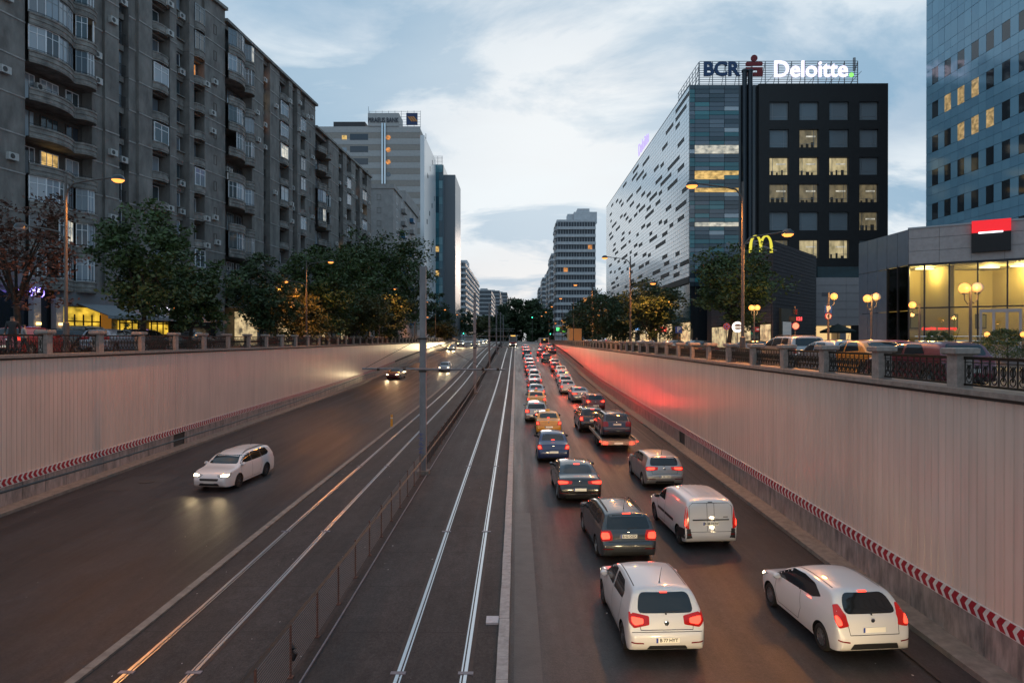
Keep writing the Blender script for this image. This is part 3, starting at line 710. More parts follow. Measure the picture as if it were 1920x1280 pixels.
def car(kind, name, label, x, y, z, col, rz=0.0, pitch=0.0, plate=None, lit=True, heads=True, group=None, wheels='five', tailw=6.0, headw=40.0, cat='car', beam=True, brake=True, parent_light=True):
    c = PROTO[kind]; sp = c.sp
    t = thing(name, (x, y, z), label, cat, group); t.rotation_euler = (pitch, 0, rz)
    pm = col
    def mk(n, me, p, loc=(0, 0, 0)):
        o = obj(n, me, p, loc); return o
    bo = mk('body', c.body, t); bo.material_slots[0].link = 'OBJECT'; bo.material_slots[0].material = pm
    made = []
    for n, me, loc, par, lab in c.parts:
        if (n == 'high_brake_lamp' and not brake) or (y > 72 and n in SKIP): made.append(None); continue
        par_o = t if not (isinstance(par, (int, tuple)) and (par[0] if isinstance(par, tuple) else par) >= 0) else made[par[0] if isinstance(par, tuple) else par]
        if par_o is None: par_o = t
        o = mk(n, me, par_o, loc); made.append(o)
        if me.materials and me.materials[0] and me.materials[0].name == 'BODYSLOT':
            o.material_slots[0].link = 'OBJECT'; o.material_slots[0].material = pm
        if not lit:
            k = me.materials[0].name if me.materials else ''
            sub = {'red_lens_lit': lensred, 'brake_lit': lensred}.get(k)
            if sub: o.material_slots[0].link = 'OBJECT'; o.material_slots[0].material = sub
        if not heads and me.materials and me.materials[0].name == 'headlamp_lit':
            o.material_slots[0].link = 'OBJECT'; o.material_slots[0].material = lensclear
    ty, rm = wheel_meshes(sp['rw'], wheels)
    for ay in (sp['ar'], sp['af']):
        for sx in (-1, 1):
            wo = obj('wheel', None, t, (sx * (c.w - .105), ay, sp['rw']), 0 if sx > 0 else math.pi)
            obj('tyre', ty, wo)
            if y > 120: continue
            r_ = obj('rim', rm, wo); r_.rotation_euler = (random.uniform(0, 6), 0, 0)
    if plate is not None and sp['plate'] and y < 120:
        pl = obj('number_plate', plate_mesh(plate, lit), t, c.plate)
        obj('country_band', PLB, pl, (0, 0, 0))
        if plate: obj('characters', text_mesh(plate, .105, .002, platetxt, .002, 'characters', .95), pl, (.02, -.011, .0))
    if lit and tailw:
        xx, yy, zz = c.lamps['tail']
        for sx in (-1, 1): spot(t, (sx * xx * .86, yy - .07, zz), (sx * .12, -1, 0), (1, .045, .02), tailw, 172, .05, .25, 'tail_lamp_glow')
    if heads and beam and headw:
        xx, yy, zz = c.lamps['head']
        for sx in (-1, 1): spot(t, (sx * xx, yy + .05, zz), (0, 1, -.10), (1, .74, .40), headw, 95, .11, .8, 'head_lamp_beam')
    return t
BODYSLOT = mat('BODYSLOT', (.5, .5, .5))
PLB = MB().box((-.258, -.0105, -.054), (-.215, -.008, .054)).mesh('country_band', plateblue)
_oldmesh = MB.mesh
def _mesh(s, name, m=None, smooth=False): return _oldmesh(s, name, BODYSLOT if m == 'BODY' else m, smooth)
MB.mesh = _mesh
# ---------------------------------------------------------------- buildings
conc = mat('facade_concrete', (.215, .202, .188), .8, var=.38, vs=.9, bump=.35, bs=14, stretch=(1, 1, .45), dark=(.115, .107, .10))
conc2 = mat('facade_spandrel', (.27, .255, .235), .8, var=.35, vs=1.2, bump=.3, bs=12, dark=(.11, .105, .10))
conc3 = mat('facade_band', (.35, .335, .32), .8, var=.3, vs=1.5)
core_m = mat('facade_core', (.09, .085, .08), .9, var=.3, vs=1)
pvc = mat('window_pvc', (.72, .74, .77), .4)
brownf = mat('window_wood', (.07, .05, .04), .5)
alum = mat('window_alu', (.26, .28, .30), .4, .5)
panes = [mat('pane_a', (.04, .05, .065), .06, spec=.8), mat('pane_b', (.14, .17, .20), .08, spec=.8), mat('pane_c', (.28, .33, .38), .10, spec=.8), mat('pane_d', (.05, .07, .08), .05, spec=.8)]
lit_y = mat('pane_lit_yellow', (.3, .2, .05), .2, em=(1, .62, .20), es=.7, var=0)
lit_o = mat('pane_lit_orange', (.3, .12, .03), .2, em=(1, .38, .10), es=.75)
lit_w = mat('pane_lit_white', (.4, .4, .36), .2, em=(1, .90, .70), es=.5)
def vary(m, sc=1.3, lo=.25, hi=1.35, stretch=(1, 1, 1.6)):
    t = m.node_tree; b = t.nodes['Principled BSDF']; st = b.inputs['Emission Strength'].default_value; g = t.nodes.new('ShaderNodeNewGeometry'); mp = t.nodes.new('ShaderNodeMapping'); mp.inputs['Scale'].default_value = stretch
    n = t.nodes.new('ShaderNodeTexNoise'); n.inputs['Scale'].default_value = sc; n.inputs['Detail'].default_value = 5; r = t.nodes.new('ShaderNodeMapRange'); r.inputs['From Min'].default_value = .33; r.inputs['From Max'].default_value = .67; r.inputs['To Min'].default_value = lo * st; r.inputs['To Max'].default_value = hi * st
    t.links.new(g.outputs['Position'], mp.inputs['Vector']); t.links.new(mp.outputs[0], n.inputs['Vector']); t.links.new(n.outputs['Fac'], r.inputs['Value']); t.links.new(r.outputs[0], b.inputs['Emission Strength']); return m
for q in (lit_y, lit_o, lit_w): vary(q)
acm = mat('aircon_white', (.48, .48, .47), .5, var=.2, vs=9)
fanm = mat('aircon_fan', (.05, .05, .05), .6)
roofm = mat('roof_felt', (.06, .06, .06), .9)
WN = {}
def win(w, h, nm=1, fr=.07, split=None):
    k = (round(w, 2), round(h, 2), nm, fr, split)
    if k in WN: return WN[k]
    w, h = k[0], k[1]; b = MB(); t = .10
    b.box((-w/2, 0, 0), (-w/2 + fr, t, h)); b.box((w/2 - fr, 0, 0), (w/2, t, h)); b.box((-w/2 + fr, 0, 0), (w/2 - fr, t, fr)); b.box((-w/2 + fr, 0, h - fr), (w/2 - fr, t, h))
    for i in range(1, nm + 1):
        x = -w/2 + w * i / (nm + 1); b.box((x - fr * .45, .01, fr), (x + fr * .45, t - .01, h - fr))
    if split: b.box((-w/2 + fr, .015, h * split - fr * .4), (w/2 - fr, t - .015, h * split + fr * .4))
    p = MB().box((-w/2 + fr * .5, .045, fr * .5), (w/2 - fr * .5, .06, h - fr * .5))
    WN[k] = (b.mesh('window', None), p.mesh('pane', None)); return WN[k]
def window(par, u, y, z, w, h, nm=1, fm=None, pm=None, fr=.07, split=None, name='window'):
    f, p = win(w, h, nm, fr, split)
    o = obj(name, f, par, (u, y, z)); q = obj('pane', p, o)
    for ob, m in ((o, fm or pvc), (q, pm or random.choice(panes))):
        if not ob.data.materials: ob.data.materials.append(None)
        ob.material_slots[0].link = 'OBJECT'; ob.material_slots[0].material = m
    return o
AC = MB().box((-.42, -.16, -.28), (.42, .16, .28)).mesh('air_conditioner', acm)
ACF = MB().lathe([(.2, 0), (.2, .015), (.05, .02)], axis='y', n=12).mesh('fan', fanm); ACF.transform(Matrix.Scale(-1, 4, (0, 1, 0)))
def aircon(par, u, y, z):
    o = obj('air_conditioner', AC, par, (u, y - .17, z)); obj('fan', ACF, o, (-.12, -.161, 0))
BX = {}
def boxm(w, d, h, m, name):
    k = (round(w, 2), round(d, 2), round(h, 2), m.name, name)
    if k not in BX: BX[k] = MB().box((0, 0, 0), (k[0], k[1], k[2])).mesh(name, m)
    return BX[k]
FH = 2.98
def wave(s):
    if s < .66: return .30 + .85 * max(0, math.sin(math.pi * min(1, s / .66 * .92 + .08))) ** .8
    if s < .70: return .34
    return .34 + .62 * max(0, math.sin(math.pi * (s - .70) / .30)) ** .55
def apartment(name, label, X0, d0, m, cols, zbase, nfl, top, seed):
    rng = random.Random(seed)
    dd = lambda x: (X0 - m * d0) / ((x - VX) / F - m)
    ds = dd(cols[0][1]); k = math.hypot(1, m); Xs = X0 + m * (ds - d0)
    U = lambda x: (dd(x) - ds) * k
    t = thing(name, (Xs, ds, GL), label, 'building', 'grey apartment blocks', math.atan2(1, m))
    zb = zbase - GL; Utot = U(cols[-1][2]); zt = top - GL
    MB().box((0, 1.05, 0), (Utot, 15, zt - .5)).build('core_wall', core_m, t)
    MB().box((-.1, -.45, zt - .35), (Utot + .1, 15.2, zt)).build('cornice', conc2, t)
    MB().box((.5, 1.2, zt), (Utot - .5, 14, zt + .15)).build('roof', roofm, t)
    for c in cols:
        kind, u0, u1 = c[0], U(c[1]), U(c[2]); w = u1 - u0; um = (u0 + u1) / 2
        if kind == 'panel':
            fo = c[3] if len(c) > 3 else 0.0
            me = boxm(w - .02, 1.0 - fo, FH - .03, conc, 'facade_panel')
            for f in range(nfl):
                obj('facade_panel', me, t, (u0 + .01, fo + rng.uniform(-.004, .004), zb + f * FH))
                obj('string_course', boxm(w - .02, .12, .13, conc3, 'string_course'), t, (u0 + .01, fo - .05, zb + f * FH + FH - .16))
                if w > 1.2 and rng.random() < .25: aircon(t, u0 + w * rng.uniform(.3, .7), fo, zb + f * FH + rng.uniform(.4, 1.6))
            obj('attic_panel', boxm(w - .02, 1.0 - fo, max(.1, zt - .36 - zb - nfl * FH), conc, 'attic_panel'), t, (u0 + .01, fo, zb + nfl * FH))
            obj('ground_pier', boxm(w - .02, 1.0, zb, conc2, 'ground_pier'), t, (u0 + .01, 0, 0))
            if len(c) > 4:                                # narrow slots cut in a blind wall
                for f in range(nfl): window(t, um, fo - .03, zb + f * FH + .9, .55, 1.1, 0, brownf, panes[0])
            continue
        obj('attic_panel', boxm(w - .02, .9, max(.1, zt - .36 - zb - nfl * FH), conc, 'attic_panel'), t, (u0 + .01, .15, zb + nfl * FH))
        for f in range(nfl):
            z = zb + f * FH; r = rng.random()
            lp = lit_o if r < .035 else lit_y if r < .06 else lit_w if r < .08 else None
            fm = rng.choice([pvc, pvc, brownf, alum])
            if kind == 'narrow':
                obj('spandrel', boxm(w, .25, .55, conc2, 'spandrel'), t, (u0, .55, z + FH - .55)); window(t, um, .75, z + .05, w - .1, FH - .65, 1, fm, lp)
                b = 'loggia_rail'
                if (b, round(w, 2)) not in BX:
                    q = MB()
                    for i in range(int(w / .12)): q.box((.04 + i * .12, 0, 0), (.06 + i * .12, .02, .95))
                    q.box((0, -.01, .93), (w, .03, .98)); BX[(b, round(w, 2))] = q.mesh(b, black)
                obj(b, BX[(b, round(w, 2))], t, (u0, .3, z + .05))
                if rng.random() < .35: aircon(t, um + .2, .30, z + .9)
            elif kind == 'rec':
                obj('spandrel', boxm(w, .3, .95, conc2, 'spandrel'), t, (u0, .45, z)); obj('lintel', boxm(w, .3, .35, conc, 'lintel'), t, (u0, .5, z + FH - .35))
                window(t, um, .7, z + .97, w * .72, FH - 1.35, 1, fm, lp)
                obj('sill', boxm(w + .04, .5, .10, conc2, 'sill'), t, (u0 - .02, .2, z + .93))
                if rng.random() < .35: aircon(t, um + w * .2, .4, z + .55)
            elif kind == 'balc':
                key = ('balcony', round(w, 2))
                if key not in BX:
                    q = MB(); P = [(w * (.04 + .92 * i / 8), -(.12 + .42 * max(0, math.sin(math.pi * i / 8)) ** .5)) for i in range(9)]
                    q.sweep([(0, .0), (.14, .0), (.14, .9), (-.03, .9), (-.03, .78), (.02, .74), (.02, .52), (-.03, .48), (-.03, .2), (.03, .1)], [(a, y) for a, y in P])
                    q.box((w * .05, -.15, 0), (w * .95, .8, .12)); BX[key] = q.mesh('balcony', conc2)
                obj('balcony', BX[key], t, (u0, 0, z - .1)); obj('lintel', boxm(w, .5, .3, conc, 'lintel'), t, (u0, .25, z + FH - .3))
                if rng.random() < .5: window(t, um, -.28, z + .80, w * .86, FH - 1.05, 1, rng.choice([pvc, pvc, alum]), lp or rng.choice(panes[1:]), .09, .7)
                else: window(t, um, .8, z + .2, w * .75, FH - .6, 1, fm, lp)
                if rng.random() < .2: aircon(t, um + w * .3, -.5, z + .3)
            elif kind == 'bay':
                key = ('bay', round(w, 2))
                if key not in BX:
                    q = MB(); P = [(w * i / 26, -wave(i / 26)) for i in range(27)]
                    q.sweep([(.16, -.12), (-.02, -.12), (-.06, .06), (-.02, .10), (-.02, .3), (-.07, .33), (-.07, .42), (-.02, .45), (-.02, .66), (-.08, .72), (-.08, .86), (.14, .86)], P)
                    q.add([(a, y + .05, zz) for zz in (-.10, .0) for a, y in P] + [(a, 1.05, zz) for zz in (-.10, .0) for a, y in P], [(i, i+1, 54 + i + 1, 54 + i) for i in range(26)] + [(27 + i, 81 + i, 81 + i + 1, 27 + i + 1) for i in range(26)])
                    BX[key] = q.mesh('balcony', conc2)
                    q = MB(); P2 = [(a, y + .04, 1.0) for a, y in P]; q.tube(P2, .018, 5)
                    for i in range(0, 27, 2): q.bar((P[i][0], P[i][1] + .04, .8), (P[i][0], P[i][1] + .04, 1.0), .02)
                    BX[('railing', round(w, 2))] = q.mesh('railing', black)
                o = obj('balcony', BX[key], t, (u0, 0, z)); obj('railing', BX[('railing', round(w, 2))], o)
                glazed = c[3][f % len(c[3])] if len(c) > 3 else rng.random() < .45
                if glazed:
                    # glazed-in balcony: each facet a framed window that follows the wave
                    edges = [0, .17, .34, .50, .66, .70, .80, .90, 1.0]
                    for i in range(len(edges) - 1):
                        if rng.random() < .08: continue
                        a, b_ = edges[i], edges[i+1]; pa, pb = (w * a, -wave(a) + .06), (w * b_, -wave(b_) + .06)
                        L = math.hypot(pb[0] - pa[0], pb[1] - pa[1])
                        if L < .35: continue
                        o = window(t, (pa[0] + pb[0]) / 2 + u0, (pa[1] + pb[1]) / 2, z + .86, L, FH - .98, 1, rng.choice([pvc, pvc, alum]) , (lit_w if rng.random() < .025 else rng.choice(panes)), .06, .72)
                        o.rotation_euler = (0, 0, math.atan2(pb[1] - pa[1], pb[0] - pa[0]))
                else:
                    for i, (a, ww) in enumerate(((.18, .22), (.5, .26), (.84, .2))):
                        window(t, u0 + w * a, .95, z + .1, w * ww, FH - .5, 2 if ww > .21 else 1, fm, (lit_y if (i == 1 and c[4:] and f in c[4]) else rng.choice(panes)), .07)
                    if rng.random() < .4: aircon(t, u0 + w * .33, .9, z + 1.7)
    return t
blk1 = apartment('apartment_block', 'nearest grey concrete apartment block with wavy balconies behind the first lamp', -37.5, 62, .181,
  [('panel', -60, 38, -.3), ('bay', 40, 170, [1,1,1,0,0,0,1,1,1,1,1], (3,)), ('panel', 170, 190, .0), ('panel', 190, 217, -.25), ('narrow', 218, 240), ('panel', 241, 255, 0.1), ('panel', 255, 281, -.2), ('balc', 281, 313), ('panel', 313, 326, -.25), ('rec', 327, 350), ('panel', 350, 359, -.25), ('balc', 359, 381), ('panel', 381, 420, -.1, 1)], 5.5, 11, 40.2, 3)
blk2 = apartment('apartment_block', 'second grey concrete apartment block with stepped roof behind the leafy tree', -34.2, 80, .072,
  [('bay', 420, 468, [1,0,1,0,1,0,1,1,0,1,1]), ('panel', 468, 490, -.25), ('narrow', 491, 502), ('panel', 503, 521, -.2), ('balc', 522, 538), ('panel', 538, 545, -.25), ('rec', 545, 554), ('panel', 554, 560, -.25), ('balc', 560, 571), ('panel', 571, 591, 0, 1)], 5.2, 11, 38.9, 5)
blk3 = apartment('apartment_block', 'third grey concrete apartment block just before the pale bank tower', -32.1, 108.8, .045,
  [('bay', 590, 613), ('panel', 613, 632, -.25), ('narrow', 633, 641), ('panel', 641, 648, -.2), ('balc', 648, 656), ('panel', 656, 664, -.25), ('rec', 664, 672), ('panel', 672, 677, -.25), ('balc', 677, 686), ('panel', 686, 694, -.2)], 4.6, 10, 35.4, 9)

def rectb(name, label, x0, x1, d0, d1, z0, z1, m, cat='building', group=None):
    t = thing(name, (x0, d0, z0), label, cat, group); MB().box((0, 0, 0), (x1 - x0, d1 - d0, z1 - z0)).build('wall', m, t); return t
# fourth, lighter block with a blank end wall and blue balconies
lightc = mat('light_render', (.30, .29, .285), .8, var=.2, vs=.7, bump=.2, bs=10)
bluebal = mat('blue_balcony', (.02, .12, .24), .5)
xf = -29.9; b4 = rectb('apartment_block', 'lighter apartment block with blue balconies and a blank end wall', xf - 14, xf, 166, 206, GL, 38.0, lightc)
MB().box((-.2, -.2, 37.5), (14.3, 12, 38.6)).build('parapet', lightc, b4); MB().box((3, 16, 37.5), (14.4, 41, 40.5)).build('penthouse', lightc, b4)
for f in range(10):
    z = 5 + f * 3.2
    for j, y in enumerate((5, 13, 19, 27, 34)):
        o = window(b4, 14.0, y, z + .9, 2.4, 1.9, 1, pvc, lit_w if (f * 5 + j) % 17 == 3 else None); o.rotation_euler = (0, 0, R(90)); o.location.x = 14.02
        if j in (1, 3): MB().box((14.0, y - 1.8, z - .1), (15.1, y + 1.8, z + .95)).build('balcony', bluebal if f % 3 == j % 3 else lightc, b4)
    window(b4, 10.5, -.03, z + .9, 1.0, 1.4, 0, brownf)

# pale bank tower
stoneA = mat('tower_stone_light', (.40, .40, .40), .6, var=.12, vs=1.5, bump=.15, bs=6); stoneB = mat('tower_stone_dark', (.30, .275, .25), .6, var=.12, vs=1.5)
whitegl = mat('tower_white_side', (.62, .64, .66), .25, .3)
d = 230.0; xa, xb = X(585, d), X(788, d); ztp = Z(237, d)
pt = thing('bank_tower', (xa, d, GL), 'pale banded bank tower with a blue square logo on its roof', 'building')
H = ztp - GL; wd = xb - xa
MB().box((.2, .3, 0), (wd - .2, 33, H - .3)).build('core_wall', stoneB, pt)
nb = 36; bh = H / nb
for i in range(nb):
    MB().box((0, 0, i * bh + .03), (wd, .6, (i + 1) * bh - .03)).build('stone_band', stoneA if i % 2 else stoneB, pt)
MB().box((wd, 0, 0), (wd + 1.4, 32, H - 3)).build('side_wall', whitegl, pt)
b = MB()
for i in range(16): b.box((wd + 1.4, 2 + (i * 7) % 26, 8 + i * 4.1), (wd + 1.5, 3.2 + (i * 7) % 26, 9.6 + i * 4.1))
b.build('side_opening', panes[0], pt)
for i, y in enumerate((262, 285, 308, 331)):
    z = Z(y, d) - GL; u0, u1 = X(656, d) - xa, X(690, d) - xa
    MB().box((u0, -.05, z - .1), (u1, .3, z + 2.0)).build('dark_opening', panes[0], pt)
    MB().box((X(641, d) - xa, -.05, z + .1), (X(650, d) - xa, .3, z + 1.5)).build('window_strip', lit_y if i == 0 else panes[2], pt)
    MB().lathe([(.8, 0), (.8, .1), (.5, .12)], (X(728, d) - xa, -.1, Z(258 + i * 23, d) - GL), 'y', 14).build('porthole', lit_o if i < 3 else panes[1], pt, smooth=True)
for xx in (717, 722): MB().box((X(xx, d) - xa - .25, -.5, Z(345, d) - GL), (X(xx, d) - xa + .25, -.01, H + 1)).build('pipe', chrome, pt)
u0, u1 = X(690, d) - xa, X(748, d) - xa; MB().box((u0, -.3, H), (u1, 8, H + 4.4)).build('sign_house', stoneA, pt)
blueb = mat('sign_navy', (.015, .04, .12), .4)
obj('sign_text', text_mesh('PIRAEUS BANK', 1.9, .12, mat('sign_grey', (.05, .06, .08), .5), .03, 'sign_text'), pt, ((u0 + u1) / 2, -.45, H + 1.9)).scale = (.82, 1, 1.15)
lg = MB().box((X(762, d) - xa, -.3, H + .4), (X(783, d) - xa, .2, H + 4.4)).build('logo_board', blueb, pt)
b = MB(); c0 = X(772.5, d) - xa
for k in range(3): b.prism([(c0 - 1.5 + k * .8, H + 3.2), (c0 - .9 + k * .8, H + 3.2), (c0 + .4 + k * .8, H + 1.5), (c0 - .2 + k * .8, H + 1.5)], -.42, -.32, lambda p, q, t: (p, t, q))
b.build('logo_mark', mat('sign_gold', (.55, .22, .05), .4), lg)
lat = MB(); u0, u1 = X(692, d) - xa, X(788, d) - xa
for k in range(6): lat.box((u0, .4, H + .6 + k * .9), (u1, .5, H + .68 + k * .9))
for k in range(9): q = u0 + (u1 - u0) * k / 8; lat.box((q - .06, .5, H), (q + .06, .6, H + 5.4))
lat.build('roof_lattice', alum, pt)
MB().box((X(622, d) - xa, 2, H), (X(682, d) - xa, 9, H + 2.2)).build('roof_screen', mat('dark_screen', (.03, .03, .035), .5), pt)
MB().tube([(X(686, d) - xa, 4, H), (X(686, d) - xa, 4, H + 8)], .08, 5).build('mast', alum, pt)

# teal glass tower
tealg = [mat('teal_%d' % i, c, .08, .0, spec=1.0) for i, c in enumerate(((.04, .16, .22), (.06, .23, .29), (.13, .32, .38), (.02, .08, .12)))]
d = 268.0; x0, x1 = X(796, d), X(830, d); gt = thing('glass_tower', (x0, d, GL), 'teal glass office tower standing behind the pale bank tower', 'building'); H = Z(308, d) - GL
MB().box((.1, .2, 0), (x1 - x0 + .3, 26, H - .2)).build('core_wall', tealg[3], gt)
MB().box((x1 - x0 + .2, 4, 0), (x1 - x0 + 4.6, 30, H - 3.2)).build('side_wing', mat('wing_grey', (.12, .14, .16), .3, .4), gt)
for f in range(22):
    z0 = f * H / 22
    if f in (8, 11, 4, 5): MB().box((.05, .05, z0 + .5), (x1 - x0 - 1, .15, z0 + H / 22 - .6)).build('lit_floor', lit_y if f != 4 else lit_w, gt)
    for k in range(5):
        if f in (8, 11) and k < 4: continue
        w_ = (x1 - x0) / 5; obj('glass_panel', boxm(w_ - .06, .1, H / 22 - .1, random.choice(tealg), 'glass_panel'), gt, (k * w_, -.02 - random.random() * .03, z0))
lat = MB()
for k in range(6): lat.box((0, .3, H + .4 + k * .55), (x1 - x0, .38, H + .5 + k * .55))
for k in range(5): lat.box(((x1 - x0) * k / 4.2, .4, H), ((x1 - x0) * k / 4.2 + .12, .5, H + 3.2))
lat.build('roof_lattice', mat('lattice_red', (.22, .16, .16), .5), gt)

# banded flats far away, both sides
flat_w = mat('flats_white', (.56, .57, .59), .7, var=.15, vs=.8); flat_g = mat('flats_grey', (.38, .40, .42), .7, var=.15, vs=.8); strip_g = mat('flats_windows', (.05, .06, .075), .35, spec=.4)
def flats(label, x0, x1, d0, d1, ztop, nfl, wallm, side, frontspan=(0, 1), rnd_=0, group='distant blocks of flats'):
    t = thing('apartment_tower', (x0, d0, 0), label, 'building', group); w, L = x1 - x0, d1 - d0; fh = ztop / nfl
    MB().box((.3, .3, 0), (w - .3, L, ztop)).build('wall', wallm, t)
    MB().box((.2, .2, ztop), (w - .2, L, ztop + .9)).build('parapet', wallm, t)
    MB().box((w * .3, L * .2, ztop), (w * .72, L * .5, ztop + 4)).build('lift_house', wallm, t)
    a, c = frontspan; strips = MB(); mul = MB()
    for f in range(1, nfl):
        z = f * fh
        MB().box((w * a, -.9, z - .15), (w * c, .3, z + 1.0)).build('balcony_band', wallm, t)
        bx = MB().box((w * a + .3, -.35, z + 1.0), (w * c - .3, .3, z + fh - .16)); bx.build('window_strip', strip_g, t)
        for k in range(int(w * (c - a) / 1.1)): q = w * a + .5 + k * 1.1; mul.box((q, -.42, z + 1.0), (q + .12, -.33, z + fh - .16))
        xs = (w - .3, w + .5) if side > 0 else (-.5, .3)
        for k in range(int(L / 9)):
            y = 2 + k * 9; MB().box((xs[0], y, z - .1), (xs[1] + (.4 if side > 0 else 0), y + 5.5, z + 1.0)).build('balcony_band', wallm, t)
            strips.box((xs[0] + (.02 if side > 0 else .25), y + .3, z + 1.0), (xs[1] - (.25 if side > 0 else .02), y + 5.2, z + fh - .2))
    o = mul.build('mullions', wallm, t); o['kind'] = 'stuff'; o = strips.build('side_windows', strip_g, t); o['kind'] = 'stuff'
    return t
d = 392; t = flats('pale grey block of flats left of the street beyond the glass tower', X(848, d) - 4, X(872, d), d, d + 150, Z(492, d), 14, flat_w, 1)
MB().box((1.5, 20, Z(492, d)), (11, 40, Z(480, d))).build('roof_house', flat_w, t)
for k, (a, f) in enumerate(((5, 7), (9, 3))): MB().box((a, -.45, f * 3.1 + 1.05), (a + 1.5, -.36, f * 3.1 + 2.7)).build('lit_window', lit_o, t)
flats('low grey block of flats beyond the pale one on the left', -40, X(921, 640), 640, 760, Z(545, 640), 12, flat_g, 1)
flats('long low block of flats at the far left end of the street', -44, X(937, 800), 800, 960, Z(546, 800), 14, flat_g, 1)
flats('faint low block of flats closing the left end of the street', -40, X(951, 1000), 1000, 1160, Z(549, 1000), 14, flat_g, 1)
d = 280; t = flats('tall white block of flats with continuous balcony bands on the right', X(1043, d), X(1118, d), d, d + 22, Z(416, d), 16, flat_w, -1, (0, .98))
MB().box((7.5, 3, Z(416, d)), (17, 14, Z(395, d))).build('roof_house', flat_w, t); MB().box((9, 4, Z(395, d)), (14, 10, Z(388, d))).build('tank', flat_w, t)
for a, f in ((3, 9), (11, 5), (13, 12)): MB().box((a, -.47, f * 3.1 + 1.05), (a + 1.6, -.38, f * 3.1 + 2.7)).build('lit_window', lit_o, t)
d = 372; flats('second white block of flats behind the tall one on the right', X(1033, d), X(1060, d), d, d + 30, Z(478, d), 15, flat_w, -1)
d = 450; flats('third block of flats stepping down behind it on the right', X(1027, d), X(1045, d), d, d + 30, Z(507, d), 14, flat_g, -1)
d = 540; flats('fourth block of flats stepping down on the right', X(1017, d), X(1036, d), d, d + 40, Z(522, d), 14, flat_w, -1)
d = 680; flats('farthest block of flats on the right before the trees', X(1010, d), X(1024, d), d, d + 40, Z(540, d), 14, flat_g, -1)

# ---------------------------------------------------------------- white office building with the dark end
d0 = 96.0; xs_ = X(1292, d0); Hs = Z(155, d0); d1 = 186.0
blackcl = mat('black_cladding', (.012, .013, .015), .55, var=.25, vs=2); darkgl = mat('dark_glass', (.02, .025, .03), .05, spec=.8)
ob = thing('office_building', (xs_, d0, 0), 'office building with white glass side, teal glass corner and black end wall', 'building')
W_ = X(1660, d0) - xs_; zbot = 10.2
MB().box((.25, .4, 0), (W_ - .1, d1 - d0, Hs - .3)).build('core_wall', darkgl, ob)
white_gl = mat('white_glass', (.88, .91, .92), .14, .5, spec=1.0); slotm = mat('slot_black', (.008, .008, .009), .5); jointm = mat('joint_dark', (.05, .055, .06), .6)
# white street side: rows of panels, joined because each is only a few pixels
rng = random.Random(4); mass = MB(); slots = MB(); ch, cw = .62, 1.36
rows = int((Hs - zbot) / ch); ncol = int((d1 - d0 - .6) / cw); used = set()
for k in range(240):
    r_, c_, n_ = rng.randrange(1, rows - 1), rng.randrange(0, ncol - 7), rng.choice((2, 3, 3, 4, 5, 6))
    if any((r_ + e, c_ + j) in used for j in range(-1, n_ + 1) for e in (-1, 0, 1)): continue
    for j in range(n_): used.add((r_, c_ + j))
for r_ in range(rows):
    for c_ in range(ncol):
        y, z = .3 + c_ * cw, zbot + r_ * ch
        (slots if (r_, c_) in used else mass).box((.06 if (r_, c_) in used else 0, y + (.0 if (r_, c_) in used else .026), z + (.12 if (r_, c_) in used else .022)), (.2, y + cw - (.0 if (r_, c_) in used else .026), z + ch - .022))
o = mass.build('white_glass_panels', white_gl, ob); o['kind'] = 'stuff'; o = slots.build('slot_windows', slotm, ob); o['kind'] = 'stuff'
MB().box((.201, .3, zbot), (.24, d1 - d0 - .3, Hs - .1)).build('side_backing', jointm, ob)
MB().box((-.05, .2, zbot - .9), (.3, d1 - d0, zbot - .05)).build('dark_fascia', slotm, ob)
# lower glass storeys under the white side
lowgl = [mat('low_teal_%d' % i, c, .07, spec=1.0) for i, c in enumerate(((.03, .075, .085), (.04, .10, .11), (.02, .05, .06)))]
for f, (z0, z1) in enumerate(((3.9, 6.0), (6.0, 7.6), (7.6, 9.2))):
    for k in range(32): obj('glass_panel', boxm(.1, 2.74, z1 - z0 - .05, lowgl[(f + k * 7 // 3) % 3], 'glass_panel'), ob, (.12, .3 + k * 2.8, z0))
shopw = mat('shop_lit', (.4, .35, .25), .4, em=(1, .74, .38), es=.55)
vary(shopw, .9, .1, 1.7)
for k in range(16): MB().box((.18, .5 + k * 5.6, .15), (.30, 5.7 + k * 5.6, 3.75)).build('shop_window', shopw if k % 3 != 1 else darkgl, ob)
# teal corner on the end that faces the camera
wg = X(1384, d0) - xs_; colsx = [0, X(1302, d0) - xs_, X(1329, d0) - xs_, X(1357, d0) - xs_, wg]
gcol = [mat('corner_%d' % i, c, .08, spec=1.0) for i, c in enumerate(((.03, .05, .065), (.03, .16, .18), (.06, .24, .26), (.16, .20, .24), (.09, .12, .15), (.48, .54, .58)))]
z = 8.8; i = 0
while z < Hs - .5:
    h_ = .60
    fl = int((Z(165, d0) - z) / 3.83)
    for k in range(4):
        lit = ((fl == 2 and 1 <= (i % 6) <= 2) or (fl == 3 and (i % 6) in (1, 2, 4)) or (fl == 5 and (i % 6) == 2)) and k > 0 and rng.random() < .75
        m = (lit_y if fl == 3 else lit_w) if lit else rng.choices(gcol, (5, 4, 2, 3, 5, .7))[0]
        obj('glass_panel', boxm(colsx[k+1] - colsx[k] - .05, .14, h_ - .05, m, 'glass_panel'), ob, (colsx[k] + .025, .0 + rng.uniform(-.01, .01), z))
    z += h_; i += 1
